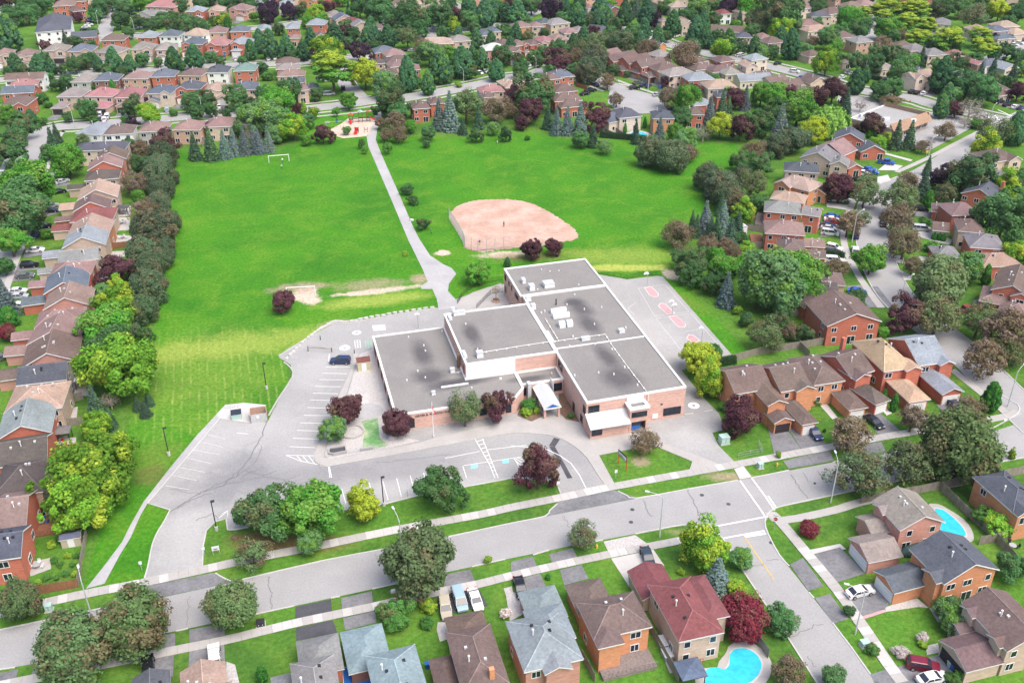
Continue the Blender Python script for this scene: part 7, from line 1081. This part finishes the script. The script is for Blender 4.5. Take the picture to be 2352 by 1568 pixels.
# ------------------------------------------------------------------ boxes, bins, hydrants, sheds
def cabinet(t, x, y, label, w, d, h, m_='utility_green', rz=YAW):
    o = thing('utility_cabinet', label, 'utility box', P(*tv(t, x, y)), rz, 'utility boxes'); MB().box(-w / 2 - .15, w / 2 + .15, -d / 2 - .15, d / 2 + .15, 0, .14).build('pad', 'concrete', o); MB().box(-w / 2, w / 2, -d / 2, d / 2, .14, h).build('cabinet', m_, o); MB().box(-w / 2 - .03, w / 2 + .03, -d / 2 - .03, d / 2 + .03, h, h + .06).build('lid', m_, o); MB().box(-.02, .02, -d / 2 - .015, -d / 2, .25, h - .1).build('door_seam', 'dark_metal', o)
    for s in (-.25, .25): MB().box(s * w - .08, s * w + .08, -d / 2 - .02, -d / 2, h * .55, h * .65).build('label_plate', 'white_trim', o)
for a in (('Q', 1945, 890, 'large green utility box on the lawn beside the school drive', 1.7, 1.5, 1.6), ('Q', 2278, 1120, 'pale utility box on the verge by the crossing', .9, .9, 1.1), ('L', 455, 900, 'green utility box on the lower-left verge', 1.0, .9, 1.2), ('M', 45, 1035, 'dark utility box on the bottom verge', 1.2, 1.0, .8, 'dark_metal'), ('O', 885, 1225, 'grey-green utility box beside the side street sidewalk', 1.2, 1.0, .9), ('M', 1262, 732, 'flat white utility box under the big bottom tree', .6, .4, .4, 'white_metal')): cabinet(*a)
for t, x, y, m_, lb in (('N', 778, 330, 'yellow_paint', 'yellow fire hydrant on the bottom verge'), ('G', 80, 1145, 'yellow_paint', 'yellow marker hydrant by the sapling on the verge'), ('E', 1303, 942, 'plastic_red', 'red hydrant on the plaza verge')):
    o = thing('fire_hydrant', lb, 'hydrant', P(*tv(t, x, y))); MB().tube((0, 0, 0), (0, 0, .7), .14, .12, 10).build('barrel', m_, o); MB().tube((0, 0, .7), (0, 0, .88), .16, .05, 10).build('bonnet', m_, o); MB().tube((-.22, 0, .5), (.22, 0, .5), .06, .06, 8).build('outlet', m_, o)
def shed(t, x, y, label, w, d, h, wall, roofc, rz, typ='gw', nm='garden_shed'):
    o = thing(nm, label, 'shed', P(*tv(t, x, y)), rz); m_ = MB(); add_walls(m_, -w / 2, w / 2, -d / 2, d / 2, 0, h, typ, .5, .15); m_.build('wall', 'siding', o, color=wall); f2, _ = roof_polys(-w / 2, w / 2, -d / 2, d / 2, h, typ, .5); m_ = MB(); add_roof(m_, f2, .12); m_.build('roof', ['shingle', 'white_trim'], o, color=roofc); MB().box(-.5, .5, -d / 2 + .10, -d / 2 + .14, .05, 1.9).build('door', 'door_white', o)
shed('R', 755, 560, 'small brown-roofed yellowish shed beside the school lot', 3.0, 2.6, 2.2, (.50, .46, .28), (.14, .06, .05), YAW); shed('L', 670, 290, 'dark-roofed garden shed in the bottom-left garden', 3.4, 2.0, 1.9, (.45, .40, .30), (.10, .11, .16), YAW); shed('D', 2120, 965, 'small white shed behind the spruces right of the field', 1.8, 2.4, 2.2, (.7, .7, .7), (.5, .5, .5), .2, 'gd')
def gazebo(t, x, y, label, w, d, h, roofc, rz, m_='shingle'):
    o = thing('gazebo', label, 'gazebo', P(*tv(t, x, y)), rz); f2, _ = roof_polys(-w / 2, w / 2, -d / 2, d / 2, h, 'h', .4); q = MB(); add_roof(q, f2, .1); q.build('roof', [m_, 'dark_metal'], o, color=roofc)
    for sx in (-1, 1):
        for sy in (-1, 1): MB().box(sx * (w / 2 - .3) - .06, sx * (w / 2 - .3) + .06, sy * (d / 2 - .3) - .06, sy * (d / 2 - .3) + .06, 0, h).build('post', 'dark_metal', o)
    q = MB().box(-.8, .8, -.5, .5, .68, .74); q.build('table_top', 'metal_grey', o)
gazebo('N', 1625, 1545, 'slate-blue square gazebo beside the bottom pool', 3.8, 3.6, 2.4, (.10, .13, .19), .25); gazebo('I', 585, 910, 'weathered grey gazebo behind the blue-roofed house', 3.6, 3.0, 2.5, (.15, .14, .14), .2); gazebo('I', 780, 420, 'pale blue-grey patio canopy left of the field', 3.4, 2.6, 2.3, (.45, .48, .52), .2); gazebo('H', 1140, 400, 'dark patio gazebo beside the field tree line', 3.6, 3.0, 2.4, (.08, .08, .09), .1)
def deck(t, q, label, h, m_='deck_wood', rail=True):
    q = px(t, q); c = q[0]; o = thing('deck', label, 'deck', c); a, b, d_ = q[0], q[1], q[-1]; u = (b - a); W = u.length; u.normalize(); v = Vector((-u.y, u.x, 0)); D = (d_ - a).dot(v); n = int(abs(D) / .28); o.rotation_euler = (0, 0, math.atan2(u.y, u.x)); s = 1 if D > 0 else -1
    for k in range(n): MB().box(0, W, s * k * .28, s * (k * .28 + .26), h - .05, h).build('plank', m_, o)
    MB().box(.05, W - .05, min(0, s * abs(D)) + .05, max(0, s * abs(D)) - .05, 0, h - .06).build('frame', m_, o)
    if rail:
        r_ = MB(); [r_.box(W * k / 12 - .02, W * k / 12 + .02, -.03, .03, h, h + .95) for k in range(13)]; r_.box(0, W, -.05, .05, h + .95, h + 1.0); r_.build('rail', m_, o)
deck('N', [(840, 1560), (1335, 1440), (1240, 1280), (770, 1350)], 'weathered wooden deck behind the brown-roofed bottom house', .6); deck('N', [(1500, 1460), (1750, 1400), (1700, 1330), (1480, 1370)], 'small brown deck behind the red-roofed house', .35, 'cedar_wood'); deck('L', [(310, 240), (520, 200), (470, 60), (330, 80)], 'brown deck behind a house at the lower left', .4, 'cedar_wood'); deck('D', [(2200, 1080), (2310, 1085), (2300, 985), (2200, 985)], 'pale wooden deck right of the field', .5, 'cedar_wood'); deck('D', [(2225, 920), (2320, 930), (2335, 780), (2240, 775)], 'weathered raised deck behind a house right of the field', 1.2)
for t, x, y, lb, w, d, h, m_ in (('N', 1400, 1215, 'white hot tub beside the red-roofed house', 2.0, 2.1, .9, 'white_metal'), ('N', 1445, 1320, 'white storage box beside the red-roofed house', 2.0, 1.8, .8, 'white_metal'), ('I', 150, 385, 'red storage cover beside a house left of the field', 2.6, .8, .8, 'plastic_red')):
    o = thing('storage_box', lb, 'box', P(*tv(t, x, y)), .25); MB().box(-w / 2, w / 2, -d / 2, d / 2, 0, h).build('shell', 'metal_grey' if m_ == 'white_metal' else m_, o); MB().box(-w / 2 - .05, w / 2 + .05, -d / 2 - .05, d / 2 + .05, h, h + .1).build('lid', m_, o)
o = thing('pool_cover', 'bright blue covered pool beside the light blue roof', 'pool', P(*tv('M', 935, 1570)), .2); MB().box(-2.0, 2.0, -3, 3, 0, .35).build('frame', 'white_metal', o); MB().box(-1.9, 1.9, -2.9, 2.9, .35, .42).build('cover', 'plastic_blue', o)
p = P(*tv('O', 1370, 360)); o = thing('covered_boat', 'dark green tarpaulin-covered boat between the two garages, lower right', 'boat', p, .3); n = 8; st = [(-3.2, .5, .9), (-2.4, .95, 1.5), (0, 1.1, 1.8), (2, 1.0, 1.6), (3.4, .4, 1.1)]; vs = []
for x, w, h in st: vs += [(x, -w * math.cos(k * math.pi / n), .3 + (h - .3) * math.sin(k * math.pi / n)) for k in range(n + 1)]
MB().add(vs, [[i * (n + 1) + k, i * (n + 1) + k + 1, (i + 1) * (n + 1) + k + 1, (i + 1) * (n + 1) + k] for i in range(4) for k in range(n)] + [list(range(n + 1)), list(range(4 * (n + 1), 5 * (n + 1)))]).build('tarpaulin', 'painted', o, color=(.05, .09, .085)); MB().box(-2.6, 2.6, -.5, .5, .05, .3).build('trailer', 'dark_metal', o)
for t, x, y, m_, lb in (('O', 1665, 1420, 'utility_green', 'green wheeled bin beside the white garage door'), ('O', 1695, 1450, 'plastic_blue', 'blue wheeled bin beside the white garage door'), ('M', 1575, 1430, 'plastic_blue', 'blue barrel beside the brown-roofed bottom house'), ('C', 1355, 830, 'plastic_blue', 'blue portable toilet by the court')):
    o = thing('wheeled_bin', lb, 'bin', P(*tv(t, x, y)), .3); k = 2.0 if t == 'C' else 1.0; MB().add([(-.24, -.28, 0), (.24, -.28, 0), (.24, .28, 0), (-.24, .28, 0), (-.3, -.36, k), (.3, -.36, k), (.3, .36, k), (-.3, .36, k)], [(0, 1, 5, 4), (1, 2, 6, 5), (2, 3, 7, 6), (3, 0, 4, 7)]).build('tub', m_, o); MB().box(-.33, .33, -.4, .4, k, k + .08).build('lid', m_, o); MB().tube((-.28, .3, .1), (.28, .3, .1), .1, .1, 8).build('wheel', 'tyre', o)
# dumpsters, bike racks, bollards, barrier at the lot
o = thing('dumpster', 'dark blue dumpster with a green base at the lot corner', 'dumpster', P(*tv('J', 530, 75)), YAW); MB().box(-1.0, 1.0, -.7, .7, .1, 1.3).build('tub', 'utility_green', o); MB().add([(-1.05, -.8, 1.3), (1.05, -.8, 1.3), (1.05, .8, 1.6), (-1.05, .8, 1.6)], [(0, 1, 2, 3)]).build('lid', 'dark_glass', o)
o = thing('bin_enclosure', 'grey slatted bin enclosure at the lot corner', 'enclosure', P(*tv('J', 735, 90)), YAW); [MB().box(-1.6 + k * .27, -1.6 + k * .27 + .24, -1.0, -.95, 0, 2.0).build('slat', 'galvanised', o) for k in range(12)]; MB().box(-1.6, -1.5, -1, 1.6, 0, 2.0).build('side_panel', 'clay', o); MB().box(1.55, 1.65, -1, 1.6, 0, 2.0).build('side_panel', 'clay', o); MB().box(-1.6, 1.6, 1.55, 1.65, 0, 2.0).build('back_panel', 'clay', o); MB().box(-.4, .1, -1.03, -1.0, 1.0, 1.7).build('notice', 'white_trim', o)
o = thing('bike_rack', 'wavy metal bike rack on the pale pad by the lot', 'bike rack', P(*tv('I', 2130, 615)), YAW); MB().path([(-1.6 + k * .12, 0, .45 + .42 * math.sin(k * 1.05)) for k in range(28)], .03, 5).build('tube', 'metal_grey', o)
for i, (x, y, lb) in enumerate(((357, 300, 'dark bollard by the stone edge of the yard'), (462, 412, 'dark bollard at the right end of the barrier'), (670, 428, 'dark bollard next to the blue suv'))): o = thing('bollard', lb, 'bollard', P(*tv('R', x, y)), 0, 'yard bollards'); MB().tube((0, 0, 0), (0, 0, 1.1), .09, .09, 8).build('post', 'dark_metal', o); MB().tube((0, 0, 1.1), (0, 0, 1.16), .1, .04, 8).build('cap', 'dark_metal', o)
a, b = P(*tv('R', 245, 405)), P(*tv('R', 462, 412)); o = thing('swing_barrier', 'brown swing barrier across the yard entrance', 'barrier', a, math.atan2(b.y - a.y, b.x - a.x)); L_ = (b - a).length; MB().tube((0, 0, 0), (0, 0, 1.4), .1, .1, 8).build('post', 'soil', o); MB().tube((0, 0, .9), (L_, 0, .9), .05, .05, 6).build('bar', 'soil', o); MB().tube((0, 0, 1.35), (L_ * .8, 0, .95), .03, .03, 6).build('brace', 'soil', o)
# stones edging the yard, planters, kerb stops
ln = smooth_line(vv((655, 828), (704, 780), (735, 757), (767, 740), (802, 739), (900, 721), (1002, 705)), 4); acc = 0; SM = []
for k in range(5): r_ = random.Random(k); SM.append(MB().prism([(math.cos(i * math.pi / 4 + r_.uniform(-.2, .2)) * .6, math.sin(i * math.pi / 4 + r_.uniform(-.2, .2)) * .32) for i in range(8)], 0, .38).data('stone', ['pale_concrete']))
so = struct(obj('stone_edging', None, None, ln[0])); seg = 0
for a, b in zip(ln[:-1], ln[1:]):
    L_ = (b - a).length; n = max(1, round(L_ / 1.35))
    for k in range(n): q = a.lerp(b, (k + .5) / n) - ln[0]; obj('stone', SM[rng.randrange(5)], so, (q.x, q.y, 0), math.atan2(b.y - a.y, b.x - a.x) + rng.uniform(-.1, .1), scale=(rng.uniform(.9, 1.1), rng.uniform(.8, 1.2), rng.uniform(.7, 1.2)))
p = P(*tv('R', 650, 1150)); o = thing('tree_ring', 'low round stone wall around the purple tree by the lot', 'planter', p); outer = [(math.cos(k * math.pi / 12) * 2.3, math.sin(k * math.pi / 12) * 2.3) for k in range(24)]; q = MB(); ring(q, outer, [(a * .87, b * .87) for a, b in outer], 0, .4); q.build('wall', 'concrete', o); MB().prism([(a * .86, b * .86) for a, b in outer], 0, .2).build('gravel_fill', 'gravel', o)
p = P(*tv('R', 515, 1325)); o = thing('planter_box', 'dark timber planter with pale rim at the lot corner', 'planter', p, YAW); oc = [(-1.8, -.6), (-.9, -1.3), (1.7, -1.0), (1.7, 1.0), (-1.6, 1.0)]; q = MB(); ring(q, oc, ring_inner(oc, .22), 0, .6); q.build('rim', 'concrete', o); MB().add([(*a, .35) for a in oc], [list(range(5))]).build('soil_fill', 'dark_asphalt', o)
p = P(*tv('R', 785, 1310)); o = thing('stone_block', 'grey stone block by the turf strip fence', 'block', p, YAW); MB().box(-1.1, 1.1, -.3, .3, 0, .55).build('slab', 'concrete', o); MB().box(-1.15, 1.15, -.34, .34, .55, .62).build('cap', 'path_asphalt', o)
p = P(*tv('S', 1265, 535)); o = thing('round_planter', 'round stone planter in the rear patio', 'planter', p); q = MB().tube((0, 0, 0), (0, 0, .55), 1.0, 1.0, 16); q.build('wall', 'clay', o); MB().tube((0, 0, .5), (0, 0, .57), .85, .85, 16).build('soil_fill', 'soil', o); MB().tube((0, 0, .5), (0, 0, 3.2), .05, .03, 6).build('stem', 'bark', o); obj('foliage', CR['bare'][0], o, (0, 0, 3.2), scale=(1.2, 1.2, 1.4), color=(.3, .2, .08, .2))
for i, (t, x, y, rz, lb) in enumerate((('Q', 1625, 630, .2, 'concrete kerb stop below the school corner'), ('Q', 1805, 602, .3, 'concrete kerb stop beside the shrubs by the school drive'), ('R', 585, 420, 0, 'concrete kerb stop above the blue suv'))): o = thing('kerb_stop', lb, 'kerb stop', P(*tv(t, x, y)), rz, 'kerb stops'); MB().box(-.95, .95, -.12, .12, 0, .14).build('block', 'concrete', o); MB().box(-.93, .93, -.08, .08, .14, .17).build('top', 'pale_concrete', o)
for t, x, y, r_, lb in (('J', 515, 1180, .6, 'flat brown boulder on the lawn by the lot entrance'), ('R', 1020, 1195, .9, 'pale boulder beside the purple tree before the school'), ('U', 1430, 850, .7, 'pale boulder beside the park path')):
    me = bpy.data.meshes.new('boulder'); bm = bmesh.new(); bmesh.ops.create_icosphere(bm, subdivisions=2, radius=r_); rr = random.Random(int(x))
    for v in bm.verts: v.co *= rr.uniform(.85, 1.12); v.co.z *= .55
    bm.to_mesh(me); bm.free(); me.materials.append(MATS['soil' if t == 'J' else 'pale_concrete']); p = P(*tv(t, x, y)); tag(obj('boulder', me, None, (p.x, p.y, r_ * .25)), lb, 'boulder')
# ------------------------------------------------------------------ people
def person(t, x, y, label, top, legs, rz=0.0, stride=.18, arms=.25):
    p = P(*tv(t, x, y)); J = {'pelvis': (0, 0, .95), 'chest': (0, .02, 1.32), 'neck': (0, .02, 1.48), 'head': (0, .03, 1.60), 'crown': (0, .02, 1.74), 'shL': (-.19, 0, 1.40), 'elL': (-.26, .02 - arms * .2, 1.12), 'haL': (-.27, -arms, .92), 'shR': (.19, 0, 1.40), 'elR': (.26, .02 + arms * .1, 1.12), 'haR': (.27, -arms * .6, .92), 'hpL': (-.1, 0, .90), 'knL': (-.11, -stride * .6, .50), 'ftL': (-.11, -stride * .4, .08), 'toL': (-.11, -stride * .4 - .16, .04), 'hpR': (.1, 0, .90), 'knR': (.11, stride * .3, .50), 'ftR': (.11, stride, .08), 'toR': (.11, stride - .16, .04)}
    R = {'pelvis': .15, 'chest': .17, 'neck': .06, 'head': .105, 'crown': .085, 'shL': .08, 'elL': .05, 'haL': .04, 'shR': .08, 'elR': .05, 'haR': .04, 'hpL': .10, 'knL': .065, 'ftL': .05, 'toL': .04, 'hpR': .10, 'knR': .065, 'ftR': .05, 'toR': .04}
    E_ = [('pelvis', 'chest'), ('chest', 'neck'), ('neck', 'head'), ('head', 'crown'), ('chest', 'shL'), ('shL', 'elL'), ('elL', 'haL'), ('chest', 'shR'), ('shR', 'elR'), ('elR', 'haR'), ('pelvis', 'hpL'), ('hpL', 'knL'), ('knL', 'ftL'), ('ftL', 'toL'), ('pelvis', 'hpR'), ('hpR', 'knR'), ('knR', 'ftR'), ('ftR', 'toR')]
    ks = list(J); me = bpy.data.meshes.new('body'); me.from_pydata([J[k] for k in ks], [(ks.index(a), ks.index(b)) for a, b in E_], []); o = bpy.data.objects.new('tmp', me); C.objects.link(o); m_ = o.modifiers.new('s', 'SKIN'); sv = me.skin_vertices[0].data
    for i, k in enumerate(ks): sv[i].radius = (R[k], R[k] * (.7 if k in ('chest', 'pelvis') else 1)); sv[i].use_root = k == 'pelvis'
    s2 = o.modifiers.new('d', 'SUBSURF'); s2.levels = 1; s2.render_levels = 1
    me2 = bpy.data.meshes.new_from_object(o.evaluated_get(bpy.context.evaluated_depsgraph_get())); bpy.data.objects.remove(o); me2.name = 'body'
    for i, c_ in enumerate((top, legs, (.45, .28, .2), (.03, .02, .015))):
        nm = 'cloth_%d_%d_%d' % tuple(int(q * 99) for q in c_); mat(nm, c_, .9); me2.materials.append(MATS[nm])
    for f in me2.polygons:
        z = f.center.z; ax = abs(f.center.x); f.material_index = 3 if z > 1.69 or z < .07 else (2 if z > 1.46 or (ax > .22 and z < 1.1) else (0 if z > .93 else 1)); f.use_smooth = True
    root = thing('person', label, 'person', p, rz, 'people in the park'); obj('body', me2, root); hm = MB().tube((0, .02, 1.68), (0, .02, 1.79), .115, .06, 10); hm.build('hair', 'soil', root)
for a in (('U', 246, 318, 'person in a white top standing in the far goal mouth', (.7, .72, .75), (.05, .08, .2), 0.3), ('U', 238, 378, 'person in white with dark shorts facing the far goal', (.72, .70, .70), (.03, .03, .06), 2.6), ('U', 1612, 975, 'person in dark blue walking on the grass left of the diamond', (.03, .05, .12), (.03, .03, .05), 1.2), ('U', 2055, 1078, 'person in dark top at home plate behind the backstop', (.02, .02, .03), (.5, .45, .4), .5), ('U', 2277, 908, 'person in brown on the pitcher mound', (.15, .08, .05), (.06, .05, .05), .2), ('B', 2218, 1330, 'person in pale clothes on the grass below the young trees', (.6, .5, .48), (.3, .25, .25), .9), ('B', 2070, 1312, 'person in pink beside a young tree at the field edge', (.55, .25, .22), (.3, .2, .2), .4)): person(*a)

# ------------------------------------------------------------------ patio furniture
TBL = MB().tube((0, 0, .68), (0, 0, .73), .6, .6, 14); TBL.tube((0, 0, 0), (0, 0, .68), .05, .05, 6); TBLM = TBL.data('table_top', ['metal_grey'])
CH = MB().box(-.26, .26, -.25, .25, .40, .45); CH.box(-.26, .26, .21, .26, .45, .95)
for sx in (-.23, .23):
    for sy in (-.22, .22): CH.box(sx - .02, sx + .02, sy - .02, sy + .02, 0, .40)
for i, (t, x, y, m_, where) in enumerate((('H', 1130, 380, 'dark_metal', 'by the dark field gazebo'), ('H', 1120, 490, 'metal_grey', 'behind the red-roofed left house'), ('H', 1130, 625, 'white_metal', 'above the cedar fence'), ('I', 560, 960, 'plastic_red', 'beside the weathered gazebo'), ('L', 390, 110, 'plastic_blue', 'on the lower-left brown deck'), ('O', 2240, 330, 'dark_metal', 'at the lower right edge'), ('L', 340, 510, 'white_metal', 'in the bottom-left garden'), ('C', 900, 1200, 'white_metal', 'beside the small field-edge pool'))):
    p = P(*tv(t, x, y)); o = thing('patio_table', 'round patio table ' + where, 'table', p); obj('table_top', TBLM, o)
    for k, sd in enumerate(('left', 'right', 'far')):
        a = (math.pi, 0, math.pi / 2)[k]; c = thing('patio_chair', f'patio chair on the {sd} side of the table ' + where, 'chair', p + Vector((math.cos(a) * .95, math.sin(a) * .95, 0)), a - math.pi / 2, 'patio chairs ' + where); obj('chair_frame', CH.data('chair_frame', [m_]), c)
# ------------------------------------------------------------------ thin air between here and the far streets
hm = bpy.data.materials.new('air'); hm.use_nodes = True; hn = hm.node_tree.nodes
hn.remove(hn['Principled BSDF']); pv = hn.new('ShaderNodeVolumePrincipled'); pv.inputs['Color'].default_value = (.80, .88, 1.0, 1); pv.inputs['Density'].default_value = .00005; pv.inputs['Anisotropy'].default_value = .2
hm.node_tree.links.new(pv.outputs[0], hn['Material Output'].inputs['Volume']); MATS['air'] = hm
hz = MB().box(-900, 900, -60, 1100, -1.5, 118).build('haze', 'air'); hz['kind'] = 'stuff'
